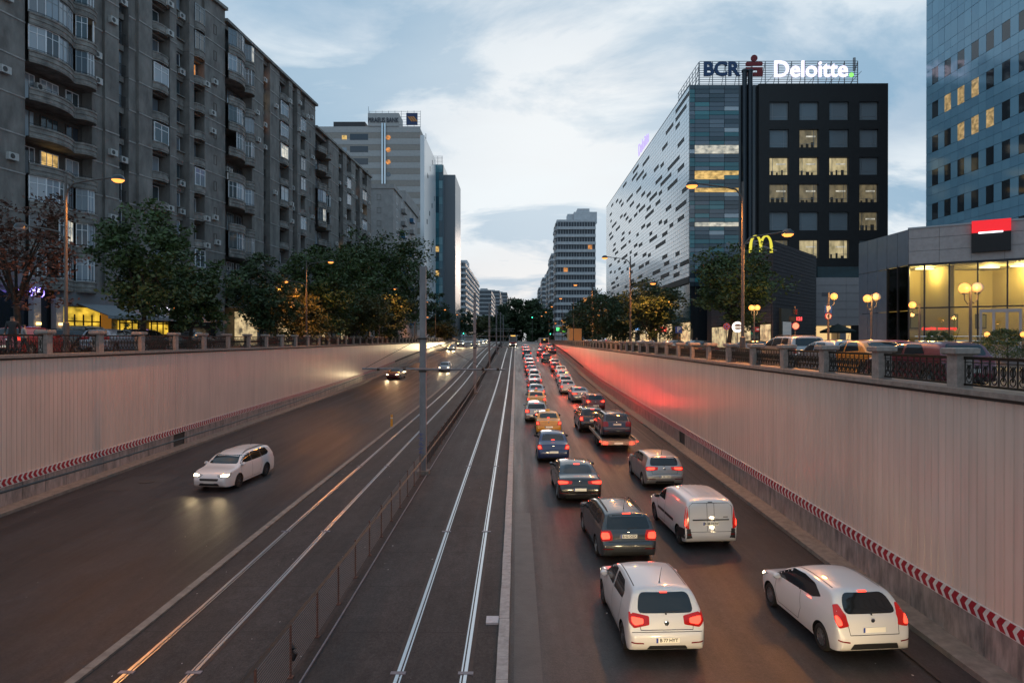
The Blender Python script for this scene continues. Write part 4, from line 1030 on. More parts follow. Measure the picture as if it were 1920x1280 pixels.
# black end wall with four columns of windows
u0 = X(1420, d0) - xs_; Hb = Z(160, d0)
px2u = lambda x: X(x, d0) - xs_
colp = [(1440, 1475.5), (1495.5, 1531), (1551, 1587), (1607, 1642)]; rowp = [(194, 228), (245, 279), (297, 330), (347, 381), (399, 433), (451, 485)]
xb_ = [1420] + [q for c in colp for q in c] + [1660]; zb_ = [160] + [q for r_ in rowp for q in r_] + [516]
for i in range(len(xb_) - 1):
    for j in range(len(zb_) - 1):
        if i % 2 == 1 and j % 2 == 1: continue
        if i % 2 == 0: 
            if j: continue
            ua, ub, za, zb2 = px2u(xb_[i]), px2u(xb_[i+1]), Z(516, d0), Hb
        else: ua, ub, za, zb2 = px2u(xb_[i]), px2u(xb_[i+1]), Z(zb_[j+1], d0), Z(zb_[j], d0)
        MB().box((ua, -.3, za), (ub, .45, zb2)).build('cladding_panel', blackcl, ob)
warm = mat('office_lit', (.3, .25, .1), .1, em=(1, .80, .45), es=.42); warm2 = mat('office_dim', (.12, .11, .08), .08, em=(1, .78, .42), es=.13, spec=.8); cool = mat('office_dark', (.19, .23, .26), .08, spec=.9)
for q in (warm, warm2): vary(q, 1.6, .5, 1.35, (1, 1, .5))
wopen_d = mat('furniture_dark', (.05, .04, .03), .6)
def officewin(u, z, w, h, m, right):
    t = window(ob, u, .06, z, w, h, 0, alum, m, .06)
    x = w * (.30 if right else -.30); MB().box((x - .03, .02, .05), (x + .03, .044, h - .05)).build('mullion', alum, t); MB().box((-w/2 + .05, .024, h * .22), (w/2 - .05, .044, h * .22 + .05)).build('transom', alum, t)
    if m in (warm, warm2):
        MB().box((-w * .1, .03, h * .6), (w * .4, .044, h * .68)).build('ceiling_light', lit_w, t)
        for k in range(3): q = -w * .38 + k * w * .27; MB().box((q, .034, .06), (q + w * rng.uniform(.08, .2), .043, h * rng.uniform(.12, .34))).build('desk', wopen_d, t)
state = {(2, 0): warm, (2, 1): warm, (2, 2): warm, (1, 1): warm2, (3, 1): warm2, (3, 3): warm2, (3, 0): warm2, (4, 3): warm2, (5, 1): warm, (5, 2): warm, (5, 0): warm2, (3, 2): warm2}
for j, (ya, yb) in enumerate(rowp):
    for i, (xa, xb2) in enumerate(colp): officewin(px2u((xa + xb2) / 2), Z(yb, d0), px2u(xb2) - px2u(xa), Z(ya, d0) - Z(yb, d0), state.get((j, i), cool), j % 2)
    window(ob, px2u(1412), .55, Z(yb, d0), .9, Z(ya, d0) - Z(yb, d0), 0, alum, cool if j != 1 else warm2, .06)
MB().box((wg, .8, 8), (u0, 1.2, Hs - .6)).build('recess_wall', blackcl, ob)
for xx in (1395, 1405.5):
    MB().tube([(px2u(xx), .1, 9.5), (px2u(xx), .1, Z(136, d0))], .34, 14).build('flue_pipe', mat('flue', (.035, .045, .055), .35, .6), ob, smooth=True)
    MB().lathe([(.42, 0), (.42, .18), (.36, .3)], (px2u(xx), .1, Z(136, d0)), 'z', 14).build('flue_cap', MATS['flue'], ob)
MB().box((u0, -.25, 7.5), (W_, .3, Z(516, d0))).build('lower_wall', blackcl, ob)
# lattice and letters on the roof
lx0, lx1, lz0, lz1 = px2u(1315), px2u(1614), Z(158, d0), Z(111, d0); lat = MB()
for k in range(12): lat.box((lx0, 1.2, lz0 + (lz1 - lz0) * k / 11), (lx1, 1.26, lz0 + (lz1 - lz0) * k / 11 + .07))
for k in range(13): q = lx0 + (lx1 - lx0) * k / 12; lat.box((q - .05, 1.27, lz0 - .2), (q + .05, 1.37, lz1)); lat.bar((q, 1.32, lz1), (q, 4.2, lz0 - .2), .07)
for k in range(6): q = lx0 + 6 + k * 3; lat.bar((q, 1.4, lz0), (q + 2, 1.4, lz0 + 2.2), .06)
lat.build('sign_lattice', alum, ob)
lat = MB()
for k in range(7): lat.box((lx0 - .06, 1.5, lz0 + (lz1 - lz0) * k / 6), (lx0, 14, lz0 + (lz1 - lz0) * k / 6 + .07))
for k in range(8): lat.box((lx0 - .07, 1.5 + k * 1.7, lz0 - .2), (lx0 - .01, 1.6 + k * 1.7, lz1))
lat.build('side_lattice', alum, ob)
def letters(s, xa, xb2, ya, yb, m, name, bold=.03):
    me = text_mesh(s, 1.0, .04, m, bold, name); xs2 = [v.co.x for v in me.vertices]; zs2 = [v.co.z for v in me.vertices]
    sx, sz = (px2u(xb2) - px2u(xa)) / (max(xs2) - min(xs2)), (Z(ya, d0) - Z(yb, d0)) / (max(zs2) - min(zs2))
    me.transform(Matrix.Diagonal((sx, 3, sz, 1)) @ Matrix.Translation((-min(xs2), 0, -min(zs2))))
    return obj(name, me, ob, (px2u(xa), .95, Z(yb, d0)))
letters('BCR', 1322, 1391, 112, 140, mat('letter_blue', (.012, .05, .15), .4), 'sign_letters', .035)
letters('Deloitte', 1455, 1593, 111, 142, glow('letter_white', (.86, .80, 1.0), 1.5), 'sign_letters', .012)
MB().lathe([(.30, 0), (.30, .12), (.2, .14)], (px2u(1600), .9, Z(138, d0)), 'y', 16).build('sign_dot', glow('dot_green', (.25, .9, .15), 1.6), ob)
redlog = mat('logo_red', (.20, .012, .016), .4); cxl = px2u(1417); pz = lambda y: Z(y, d0)
b = MB(); b.lathe([(.47, 0), (.47, .2)], (cxl, .9, pz(106)), 'y', 18)
f = lambda p, q, t: (p, t, q); hw = px2u(1433) - cxl
b.prism(rnd([(cxl - hw, pz(121)), (cxl - hw, pz(113)), (cxl + hw, pz(113)), (cxl + hw, pz(120)), (cxl - hw * .3, pz(120)), (cxl - hw * .3, pz(121))], .25) if 'rnd' in globals() else [(cxl - hw, pz(123)), (cxl - hw, pz(113)), (cxl + hw, pz(113)), (cxl + hw, pz(118.5)), (cxl - hw * .35, pz(118.5)), (cxl - hw * .35, pz(123))], .9, 1.1, f)
b.prism([(cxl - hw, pz(123.2)), (cxl + hw, pz(123.2)), (cxl + hw, pz(140)), (cxl - hw, pz(140)), (cxl - hw, pz(133)), (cxl + hw * .35, pz(133)), (cxl + hw * .35, pz(128)), (cxl - hw, pz(128))], .9, 1.1, f)
b.build('sign_emblem', redlog, ob)
MB().tube([(px2u(1612), 2, lz1 - 1), (px2u(1612), 2, lz1 + .8)], [.2, .2], 8).build('roof_vent', alum, ob)
# purple letters seen edge-on along the white side
me = text_mesh('Deloitte', 3.2, .05, glow('letter_violet', (.5, .4, 1), 1.2), .03, 'sign_letters'); o = obj('sign_letters', me, ob, (-.15, 34, Hs + 1.0)); o.rotation_euler = (0, 0, R(-90))

# ---------------------------------------------------------------- dark brick restaurant with golden arches
brickd = mat('brick_dark', (.065, .052, .056), .75, var=.3, vs=3, bump=.3, bs=18); brickc = mat('brick_courses', (.030, .026, .028), .85)
A = Vector((26.2, 70.0)); B_ = Vector((26.2, 92.0)); C_ = Vector((36.3, 83.0)); hz = 11.5
rs = thing('restaurant', (A.x, A.y, 0), 'dark brick restaurant building with golden arches on its roof', 'building')
b = MB(); pl = [(0, 0), (C_.x - A.x, C_.y - A.y), (C_.x - A.x, 24), (0, 24)]
b.prism([(p[0] + (.06 if p[0] < 1 else 0), p[1] + .1) for p in pl], 0, hz - .05, lambda p, q, t: (p, q, t)); b.build('core_wall', brickc, rs)
v = (C_ - A); Lw = v.length; ang = math.atan2(v.y, v.x); course = .38
cm = MB().box((0, -.07, 0), (Lw, .05, course - .035)).mesh('brick_course', brickd)
for i in range(30): obj('brick_course', cm, rs, (0, 0, .05 + i * course), ang)
cs = MB().box((-.07, 0, 0), (.0, 21.5, course - .035)).mesh('brick_course', brickd)
for i in range(8, 30): obj('brick_course', cs, rs, (0, .12, .05 + i * course))
for k in range(7): MB().box((-.1, .5 + k * 3, .2), (.0, 3.2 + k * 3, 2.9)).build('shop_window', shopw if k != 1 else darkgl, rs)
ent = MB().box((2.0, -.3, 0), (5.6, .1, 4.6)).build('entrance_box', mat('entrance_brown', (.10, .07, .04), .6), rs); ent.rotation_euler = (0, 0, ang)
o = MB().box((2.3, -.34, .2), (5.3, -.29, 3.2)).build('entrance_glass', darkgl, rs); o.rotation_euler = (0, 0, ang)
arch = MB(); gy = 1.0
def arch_pts(cx, w, h): return [(cx + w * math.cos(R(180 - 180 * i / 16)) * (1 if True else 1), 0, h * max(0, math.sin(R(180 * i / 16))) ** .62) for i in range(17)]
dA = 66.0; mx = X(1425.5, dA) - A.x; w1 = (X(1445, dA) - X(1406, dA)) / 4; hM = Z(443, dA) - Z(474, dA)
for sgn in (-1, 1): arch.tube([(mx + sgn * w1 + p[0], dA - A.y, Z(474, dA) + p[2]) for p in arch_pts(0, w1, hM)], [.085 + .07 * abs(i - 8) / 8 for i in range(17)], 8)
arch.build('golden_arches', glow('arch_yellow', (.85, .75, .06), 1.0), rs, smooth=True)
MB().bar((mx, dA - A.y + .2, hz - .6), (mx, dA - A.y + 4.2, hz - .3), .15).build('arch_bracket', greypaint, rs)
for sgn in (-1, 1): MB().bar((mx + sgn * 1.5, dA - A.y + .1, Z(470, dA)), (mx + sgn * 1.4 + .3, 3.0, hz + .1), .12).build('arch_bracket', greypaint, rs)

# pale tiled annexe with a lit cafe below
tilem = mat('pale_tile', (.40, .37, .38), .5, var=.08, vs=2)
d = 90.0; x0, x1 = X(1526, d), X(1614, d); an = thing('annexe', (x0, d, 0), 'pale tiled annexe with a lit ground floor between restaurant and bank', 'building')
MB().box((.05, .2, 3.2), (x1 - x0, 5, Z(520, d))).build('core_wall', jointm, an)
for i in range(6):
    z0 = 3.2 + i * (Z(520, d) - 3.2) / 6; hh = (Z(520, d) - 3.2) / 6 - .04
    for ua, ub in ((0, 4.1), (4.13, x1 - x0)): obj('wall_panel', boxm(ub - ua, .19, hh, tilem, 'wall_panel'), an, (ua, 0, z0))
MB().box((.9, -.03, 7.0), (1.9, .0, 7.5)).build('vent', greypaint, an)
MB().box((.2, 3, .1), (x1 - x0, 3.2, 3.15)).build('lit_interior', mat('cafe_lit', (.4, .3, .2), .5, em=(1, .66, .28), es=.9), an)
MB().box((3.5, .4, .1), (4.3, 2.9, 3.15)).build('pier', tilem, an)
MB().box((.5, .3, Z(520, d)), (x1 - x0 - .2, 5, Z(500, d))).build('upper_glass', lowgl[2], an)

# ---------------------------------------------------------------- bank with curved glass corner
graypan = mat('bank_panel', (.20, .22, .26), .35, .2, var=.12, vs=1.5); stonep = mat('bank_stone', (.34, .31, .31), .6, var=.15, vs=3, bump=.1)
frame_d = mat('bank_frame', (.025, .025, .03), .4, .3); bglass = mat('bank_glass', (.02, .02, .02), .03, trans=0.0)
bgl = bpy.data.materials.new('bank_clear_glass'); bgl.use_nodes = True; q = bgl.node_tree; q.nodes.clear()
tr_, gl_, mx_, fr_, ou_ = [q.nodes.new('ShaderNode' + k) for k in ('BsdfTransparent', 'BsdfGlossy', 'MixShader', 'Fresnel', 'OutputMaterial')]
tr_.inputs[0].default_value = (.80, .80, .76, 1); gl_.inputs['Roughness'].default_value = .03; fr_.inputs[0].default_value = 1.5
q.links.new(fr_.outputs[0], mx_.inputs[0]); q.links.new(tr_.outputs[0], mx_.inputs[1]); q.links.new(gl_.outputs[0], mx_.inputs[2]); q.links.new(mx_.outputs[0], ou_.inputs[0])
ZT = Z(431, 51.0); zsof = Z(496, 51.0); P0, P1, P2 = Vector((29.2, 58.4)), Vector((29.2, 51.0)), Vector((29.2 + 5.7 * 2.2, 51 - 4.1 * 2.2))
bk = thing('bank_building', (P1.x, P1.y, 0), 'bank branch with yellow lit glass front and red and black sign', 'building')
def facade(a, b2):
    v2 = b2 - a; e = obj('facade', None, bk, (a.x - P1.x, a.y - P1.y, 0), math.atan2(v2.y, v2.x)); return e, v2.length
# back, roof, interior
b = MB(); poly = [(0, 7.4), (0.0, 0.0), (P2.x - P1.x, P2.y - P1.y), (P2.x - P1.x + 4, 7.4)]
inn = [(.25, 7.2), (.25, .12), (P2.x - P1.x, P2.y - P1.y + .3), (P2.x - P1.x + 3.8, 7.2)]
b.prism(inn, ZT - .3, ZT - .05, lambda p, q, t: (p, q, t)); b.build('roof', roofm, bk)
b = MB().prism(inn, .60, .85, lambda p, q, t: (p, q, t)); b.build('floor', mat('bank_floor', (.35, .30, .22), .4), bk)
b = MB().prism(inn, zsof + .05, zsof + .2, lambda p, q, t: (p, q, t)); b.build('ceiling', mat('bank_ceiling', (.7, .66, .55), .6), bk)
binter = mat('bank_wall', (.55, .46, .24), .7)
MB().box((.3, 4.6, .85), (18, 4.8, zsof)).build('back_wall', binter, bk); MB().box((3.6, 1.0, .85), (4.0, 4.6, zsof)).build('inner_column', binter, bk); MB().box((9.4, 0, .85), (9.9, 4.6, zsof)).build('inner_column', binter, bk)
frm = mat('picture_frame', (.06, .06, .04), .4); pic = mat('picture_paper', (.24, .24, .14), .5)
for i, (u, z) in enumerate(((1.6, 2.2), (2.7, 2.2), (4.6, 2.2), (5.7, 2.2), (4.6, 3.7), (8.0, 2.2))):
    o = MB().box((u, 4.54, z), (u + .9, 4.59, z + 1.2)).build('picture_frame', frm, bk); MB().box((u + .1, 4.53, z + .1), (u + .8, 4.539, z + 1.1)).build('picture', pic, o)
for u, y in ((2.2, 2.6), (6.5, 1.5), (8.2, .6), (11, -1.5)):
    o = MB().box((u, y, zsof - .10), (u + 1.3, y + .35, zsof - .02)).build('ceiling_lamp', glow('bank_tube', (1, .86, .45), 5), bk); point(bk, (u + .6, y, zsof - .35), (1, .72, .22), 330, .3)
# street side: grey metal panels
e, L = facade(P0, P1)
n = 5
for k in range(n):
    w_ = L / n
    for (z0, z1) in ((zsof - .05, ZT), (Z(584, 53), zsof - .09), (.1, Z(584, 53) - .04)):
        if z0 > zsof - .2 or k < 3: obj('metal_panel', boxm(w_ - .05, .15, z1 - z0, graypan, 'metal_panel'), e, (k * w_, 0, z0))
        else: obj('glass_pane', boxm(w_ - .06, .03, z1 - z0, bgl, 'glass_pane'), e, (k * w_, .05, z0))
    if k >= 3: obj('mullion', boxm(.09, .18, zsof, frame_d, 'mullion'), e, (k * w_ - .07, -.01, .1))
MB().box((L - 1.55, .1, 1.0), (L - .75, .16, 3.2)).build('poster', mat('poster_lit', (.5, .5, .55), .4, em=(.75, .85, 1), es=.6), e)
# front
e, L = facade(P1, P2)
per = []; a_ = 0
for k in range(7):
    for (z0, z1) in ((zsof, zsof + (ZT - zsof) * .36), (zsof + (ZT - zsof) * .36, zsof + (ZT - zsof) * .72), (zsof + (ZT - zsof) * .72, ZT)):
        obj('stone_panel', boxm(L / 8 - .02, .2, z1 - z0 - .02, stonep, 'stone_panel'), e, (k * L / 8 + .01, 0, z0 + .01))
MB().box((0, .2, zsof - .02), (L, .4, ZT - .02)).build('panel_backing', jointm, e); MB().box((-.05, -.06, ZT), (L, .4, ZT + .12)).build('coping', alum, e)
fx_ = [0, 1.0, 2.55, 4.25, 5.95, 7.7, 9.5, 11.3, 13.2]
zmid = Z(578, 51)
for k in range(len(fx_) - 1):
    for z0, z1 in ((.95, zmid - .05), (zmid + .05, zsof - .12)):
        obj('glass_pane', boxm(fx_[k+1] - fx_[k] - .1, .03, z1 - z0, bgl, 'glass_pane'), e, (fx_[k] + .05, .12, z0))
for k in range(len(fx_)): obj('mullion', boxm(.10, .2, zsof - .6, frame_d, 'mullion'), e, (fx_[k] - .05, .03, .6))
obj('transom', boxm(L, .16, .10, frame_d, 'transom'), e, (0, .06, zmid - .05)); obj('transom', boxm(L, .22, .14, frame_d, 'transom'), e, (0, .03, zsof - .14)); MB().box((0, -.1, 0), (L, .3, .93)).build('plinth', stonep, e)
door = MB()
for u in (4.35, 5.1, 5.85, 6.6): door.box((u, -.08, .95), (u + .16, .02, zmid - .25))
door.box((4.35, -.081, zmid - .42), (6.76, .021, zmid - .2)); door.build('door_frame', mat('door_pink_grey', (.42, .36, .36), .4), e)
def onface(x, d=49): return None
sg0, sg1 = 3.9, 6.15
sb = MB().box((sg0, -.35, zsof + .55), (sg1, -.02, zsof + .55 + 1.35)).build('sign_board', mat('sign_black', (.01, .01, .012), .7), e)
MB().box((sg0, -.352, zsof + 1.90), (sg1, -.02, zsof + 2.75)).build('sign_red', mat('sign_red', (.55, .01, .015), .3, em=(1, .012, .02), es=.75), sb)
MB().box((sg0 + .4, -.42, zsof + 1.83), (sg1 - .45, -.353, zsof + 1.93)).build('sign_bar', glow('sign_white', (.95, .92, 1), 2.5), sb)
txt = obj('neon_text', text_mesh('deschis non-stop', .34, .01, glow('neon_red', (1, .04, .03), 2.2), .012, 'neon_text'), e, (1.9, .35, 2.15)); txt.scale = (.95, 1, 1)
# ramp railing and shrubs before the bank
rl = thing('ramp_railing', (28.5, 46.0, 0), 'metal ramp handrail in front of the bank windows', 'railing')
v2 = (P2 - P1).normalized()
for zz in (1.15, 1.45): MB().tube([(v2.x * -.5, v2.y * -.5 + 2, zz + .1), (v2.x * 4, v2.y * 4 + 2, zz + .1), (v2.x * 11, v2.y * 11 + 2, zz - .45)], .03, 6).build('handrail', chrome, rl)
for k in range(8): MB().tube([(v2.x * k * 1.4, v2.y * k * 1.4 + 2, 0), (v2.x * k * 1.4, v2.y * k * 1.4 + 2, 1.5 - max(0, k - 3) * .1)], .025, 6).build('post', chrome, rl)

# ---------------------------------------------------------------- blue glass tower on the right
xt = 50.0; dn, df = 58.0, X(0, 1) and 50.0 * F / (1733 - VX)
bt = thing('glass_tower', (xt, df, 0), 'blue glass tower rising behind the bank at the right edge', 'building', rz=R(-90))
blueg = [mat('blue_glass_%d' % i, c, .10, .12, spec=.55) for i, c in enumerate(((.21, .385, .50), (.225, .41, .53), (.195, .36, .475)))]
wopen = mat('tower_window', (.03, .035, .04), .06, spec=.8); joint_b = mat('tower_joint', (.05, .06, .08), .5)
Lb = df - dn; Ht = 56.0; MB().box((0, .12, 0), (Lb + 6, 26, Ht)).build('core_wall', joint_b, bt)
fhb = 4.05; cwid = 1.18; ncb = int((Lb + 4) / cwid); zk = 7.6
warmt = mat('tower_window_lit', (.3, .2, .1), .1, em=(1, .66, .28), es=.34)
vary(warmt, 1.6, .3, 1.6)
for f in range(9):
    for r_, (za, zb2) in enumerate(((0, 1.9), (1.9, 3.0), (3.0, 4.05))):
        for k in range(ncb):
            z0 = zk + f * fhb + za; isw = r_ == 0 and k % 2 == 1
            m = random.choice(blueg)
            lit = isw and ((f == 5 and k in (3, 5, 7)) or (f == 4 and k in (5, 7, 9)))
            if isw and f < 7: m = warmt if lit else wopen
            obj('window' if isw else 'glass_panel', boxm(cwid - .035, .1, zb2 - za - .035, m, 'glass_panel'), bt, (k * cwid, .0 if not isw else .015, z0))
# ---------------------------------------------------------------- trees
import numpy as np
barkm = mat('bark', (.035, .028, .022), .9, var=.4, vs=6, bump=.5, bs=18)
leaf_g = mat('leaf_green', (.048, .085, .020), .6, var=.55, vs=1.1); leaf_d = mat('leaf_dark', (.034, .064, .020), .6, var=.55, vs=1.0); leaf_r = mat('leaf_russet', (.085, .036, .022), .7, var=.5, vs=1.3); leaf_y = mat('leaf_olive', (.075, .078, .018), .6, var=.5, vs=1.0)
def leaf_mesh(rs, centres, spread, per, size, m):
    n = len(centres) * per
    c = np.repeat(np.array(centres), per, 0) + np.clip(rs.normal(0, 1, (n, 3)), -2, 2) * np.repeat(np.array(spread)[:, None], per, 0) * np.array([1, 1, .62])
    d = rs.normal(0, 1, (n, 3)); d[:, 2] *= .55; d /= np.linalg.norm(d, axis=1)[:, None]
    e = np.cross(d, rs.normal(0, 1, (n, 3))); e /= np.linalg.norm(e, axis=1)[:, None]
    s = size * rs.uniform(.6, 1.3, (n, 1)); d *= s; e *= s * .55
    v = np.stack([c - d, c + e * .9 - d * .1, c + d, c - e * .9 - d * .1], 1).reshape(-1, 3)
    me = bpy.data.meshes.new('crown'); me.from_pydata(v.tolist(), [], np.arange(n * 4).reshape(n, 4).tolist()); me.materials.append(m); return me
def tree(name, label, x, y, z, h, r, leafm, seed, dens=1.0, size=.16, trunk_h=.30, lean=0, squash=1.0, group='street trees', nclump=60, per=70):
    rs = np.random.RandomState(seed); t = thing(name, (x, y, z), label, 'tree', group)
    b = MB(); th = h * trunk_h; tr0 = .014 * h + .05
    top = Vector((lean * .6, rs.uniform(-.2, .2), th)); b.tube([(0, 0, -.1), (lean * .2, 0, th * .5), top], [tr0 * 1.35, tr0, tr0 * .85], 9)
    cc = Vector((lean, 0, th + (h - th) * .5)); rz_ = (h - th) * .56; cl = []; sp = []
    limbs = []
    for i in range(9):
        a = 2 * math.pi * i / 9 + rs.uniform(-.3, .3); f = rs.uniform(.45, .8)
        e = cc + Vector((math.cos(a) * r * f, math.sin(a) * r * f, rs.uniform(-.35, .75) * rz_))
        mid = top.lerp(e, .5) + Vector((0, 0, .06 * h)); b.tube([top, mid, e], [tr0 * .55, tr0 * .32, tr0 * .10], 6); limbs += [mid, e]
        for k in range(3):
            q = mid.lerp(e, rs.uniform(.2, .9)); w = q + Vector(rs.uniform(-1, 1, 3)) * r * .42; b.tube([q, q.lerp(w, .5) + Vector((0, 0, .1)), w], [tr0 * .16, tr0 * .10, tr0 * .04], 5); limbs.append(w)
    b.build('trunk', barkm, t, smooth=True)
    while len(cl) < nclump:
        v = rs.normal(0, 1, 3); v /= np.linalg.norm(v); q = rs.uniform(.35, 1.0) ** .5
        lump = 1 + .22 * math.sin(v[0] * 5 + seed) * math.cos(v[2] * 4 + seed * 2) + .12 * math.sin(v[1] * 7 + seed)
        p = cc + Vector((v[0] * r * q * lump, v[1] * r * q * lump, v[2] * rz_ * q * lump * squash))
        if p.z < th * .75: continue
        cl.append(tuple(p)); sp.append(r * rs.uniform(.07, .17))
    for l in limbs: cl.append(tuple(l)); sp.append(r * .11)
    o = obj('crown', leaf_mesh(rs, cl, sp, int(per * dens), size, leafm), t); return t
tree('russet_tree', 'sparse russet-leaved tree at the left picture edge before the shops', X(30, 38), 38, GL, 9.0, 3.2, leaf_r, 11, .45, .13, .30, nclump=70)
tree('leafy_tree', 'tall dark green tree with bare trunk between the first two left lamps', X(262, 45), 45, GL, 9.0, 3.1, leaf_g, 12, .9, .17, .26, .5, nclump=80)
tree('leafy_tree', 'lower dark green tree just beyond the tall one on the left', X(352, 50), 50, GL, 6.4, 2.6, leaf_g, 13, .9, .17, .26, .3)
tree('leafy_tree', 'dark green tree left of the second left lamp post', X(490, 66), 66, GL, 8.4, 3.3, leaf_d, 14, 1.0, .2, .22)
tree('leafy_tree', 'broad tree lit yellow by the second left lamp', X(600, 80), 80, GL, 11.6, 4.4, leaf_g, 15, 1.1, .22, .12, nclump=90)
tree('leafy_tree', 'tall dense tree in the middle of the left row', X(655, 96), 96, GL, 14.6, 4.8, leaf_g, 16, 1.2, .25, .15, nclump=90)
tree('leafy_tree', 'large dark tree before the pale bank tower', X(705, 116), 116, GL, 18.0, 5.6, leaf_g, 17, 1.2, .28, .15, nclump=100)
tree('leafy_tree', 'largest tree at the end of the left row, touching the tram mast', X(742, 132), 132, GL, 20.8, 7.0, leaf_g, 18, 1.2, .30, .15, nclump=100)
tree('leafy_tree', 'low tree filling the gap under the left row beside the balustrade', X(560, 74), 74, GL, 6.0, 3.6, leaf_y, 19, 1.0, .18, .10, nclump=60)
tree('leafy_tree', 'low bushy tree under the largest left tree', X(660, 92), 92, GL, 7.5, 4.6, leaf_y, 20, 1.0, .2, .10, nclump=60)
tree('leafy_tree', 'dark bushy tree below the pale bank tower beside the balustrade', X(718, 112), 112, GL, 9.0, 5.0, leaf_d, 21, 1.0, .24, .10, nclump=60)
tree('leafy_tree', 'dark tree before the teal glass tower', X(818, 205), 205, GL, 12.5, 5.0, leaf_d, 22, .8, .34, .15, nclump=45)
tree('leafy_tree', 'small olive tree right of the tram mast beside the balustrade', X(828, 196), 196, GL, 6.5, 4.4, leaf_y, 23, .8, .3, .15, nclump=40)
tree('leafy_tree', 'dark tree below the pale block of flats', X(862, 300), 300, .2, 15, 6, leaf_d, 24, .6, .5, .15, nclump=40)
tree('leafy_tree', 'olive tree beside the far left lamps', X(900, 330), 330, .2, 12.5, 6.5, leaf_y, 25, .6, .5, .15, nclump=40)
for i, (x, d, h, r) in enumerate(((925, 420, 15, 9), (950, 470, 22, 10), (978, 440, 28, 10), (1000, 430, 24, 9), (1022, 360, 16, 8), (1046, 330, 14, 7.5), (1072, 300, 15, 7))):
    tree('leafy_tree', 'dark tree at the far end of the street, ' + ['first', 'second', 'third', 'fourth', 'fifth', 'sixth', 'seventh'][i] + ' from the left', X(x, d), d, .1, h, r, leaf_d, 30 + i, 1.3, .75, .04, nclump=90)
tree('leafy_tree', 'leaning dark tree before the dark brick restaurant', X(1364, 50), 50, GR, 8.2, 2.9, leaf_g, 41, 1.0, .14, .36, .5, nclump=80)
tree('leafy_tree', 'round dark tree right of the second right lamp post', X(1215, 74), 74, GR, 7.9, 3.4, leaf_d, 42, 1.1, .17, .24, .3, nclump=70)
tree('leafy_tree', 'round dark tree left of the second right lamp post', X(1158, 96), 96, GR, 7.6, 4.0, leaf_d, 43, 1.1, .2, .2, nclump=60)
tree('leafy_tree', 'dark tree beside the third right lamp post', X(1132, 118), 118, GR, 9.0, 4.2, leaf_d, 44, 1.0, .24, .2, nclump=60)
tree('leafy_tree', 'dark tree behind the yellow box truck', X(1112, 160), 160, GR, 10.5, 5.4, leaf_d, 45, .9, .3, .16, nclump=60)
tree('leafy_tree', 'dark tree below the tall white flats', X(1088, 205), 205, GR, 11.5, 6.5, leaf_d, 46, .8, .4, .14, nclump=60)
# shrubs before the bank
def shrub(label, x, y, z, r, h, seed):
    rs = np.random.RandomState(seed); t = thing('shrub', (x, y, z), label, 'shrub', 'clipped shrubs before the bank'); cl = []
    for i in range(60):
        v = rs.normal(0, 1, 3); v /= np.linalg.norm(v); cl.append((v[0] * r * .85, v[1] * r * .85, h * .5 + v[2] * h * .42))
    obj('crown', leaf_mesh(rs, cl, [r * .12] * 60, 60, .05, leaf_g), t); MB().tube([(0, 0, 0), (0, 0, h * .6)], [.05, .03], 6).build('trunk', barkm, t)
    pot = MB().lathe([(r * .5, -.25), (r * .62, .08), (r * .55, .1)], n=14).build('planter', stonep, t)
shrub('rounded shrub in a planter below the bank window', X(1758, 45), 45, .75, .85, 1.2, 51)
shrub('dark spreading shrub beside the bank ramp at the right edge', X(1885, 33), 33, .35, 1.5, 1.25, 52); shrub('rounded shrub in a planter beside the bank door', X(1880, 42), 42, .9, 1.0, 1.1, 53)
def emblem(z, r=.045):
    def f(c):
        h = c.bvh.ray_cast(Vector((0, -2, z)), Vector((0, 1, 0))); b = MB(); b.lathe([(r, .0), (r, .012), (r * .7, .016)], axis='y', n=14); b.v = [(x, -y, zz) for x, y, zz in b.v]
        c.put('emblem', b, chrome, loc=(0, h[0].y - .002, z))
    return f
def antenna(y):
    def f(c): z = c.zt(y); c.put('antenna', MB().tube([(0, y, z - .01), (0, y - .02, z + .05), (0, y - .2, z + .42)], [.018, .008, .004], 6), trim)
    return f
def roofrails(y0, y1):
    def f(c):
        for sx in (-1, 1):
            P = []
            for k in range(9):
                y = y0 + (y1 - y0) * k / 8; z = c.zt(y); e = .0 if k in (0, 8) else .05
                P.append((sx * (c.Wd(y, z) - .10), y, z - .05 + e))
            c.put('roof_rail', MB().tube(P, .018, 6), trim)
    return f
def roofribs(y0, y1):
    def f(c):
        for k in range(-2, 3): c.dec('roof_rib', [(k * .2 - .03, y0), (k * .2 + .03, y0), (k * .2 + .03, y1), (k * .2 - .03, y1)], 'T', 'BODY', .012, step=.15)
    return f
def gutters(y0, y1, x=.60):
    def f(c): c.dec('roof_gutter', [(x - .012, y0), (x + .012, y0), (x - .01, y1), (x - .034, y1)], 'T', trim, .004, True, step=.15)
    return f
HT = [(0,.48),(.012,.60),(.045,.655),(.07,.72),(.11,.86),(.16,.98),(.30,1.22),(.43,1.42),(.50,1.465),(.9,1.505),(1.6,1.52),(2.2,1.47),(2.5,1.39),(3.05,1.03),(3.2,.985),(3.6,.91),(3.85,.82),(3.97,.70),(4.03,.6),(4.06,.48)]
def door_lines(front, mid, back, belt, low=.30):
    return [[(front, belt), (front + .03, .62), (front - .14, low)], [(mid, belt + .40), (mid, low)], [(back + .02, belt + .25), (back, .95), (back + .02, .72), (back + .2, low + .12)], [(back + .2, low), (front - .14, low)]]
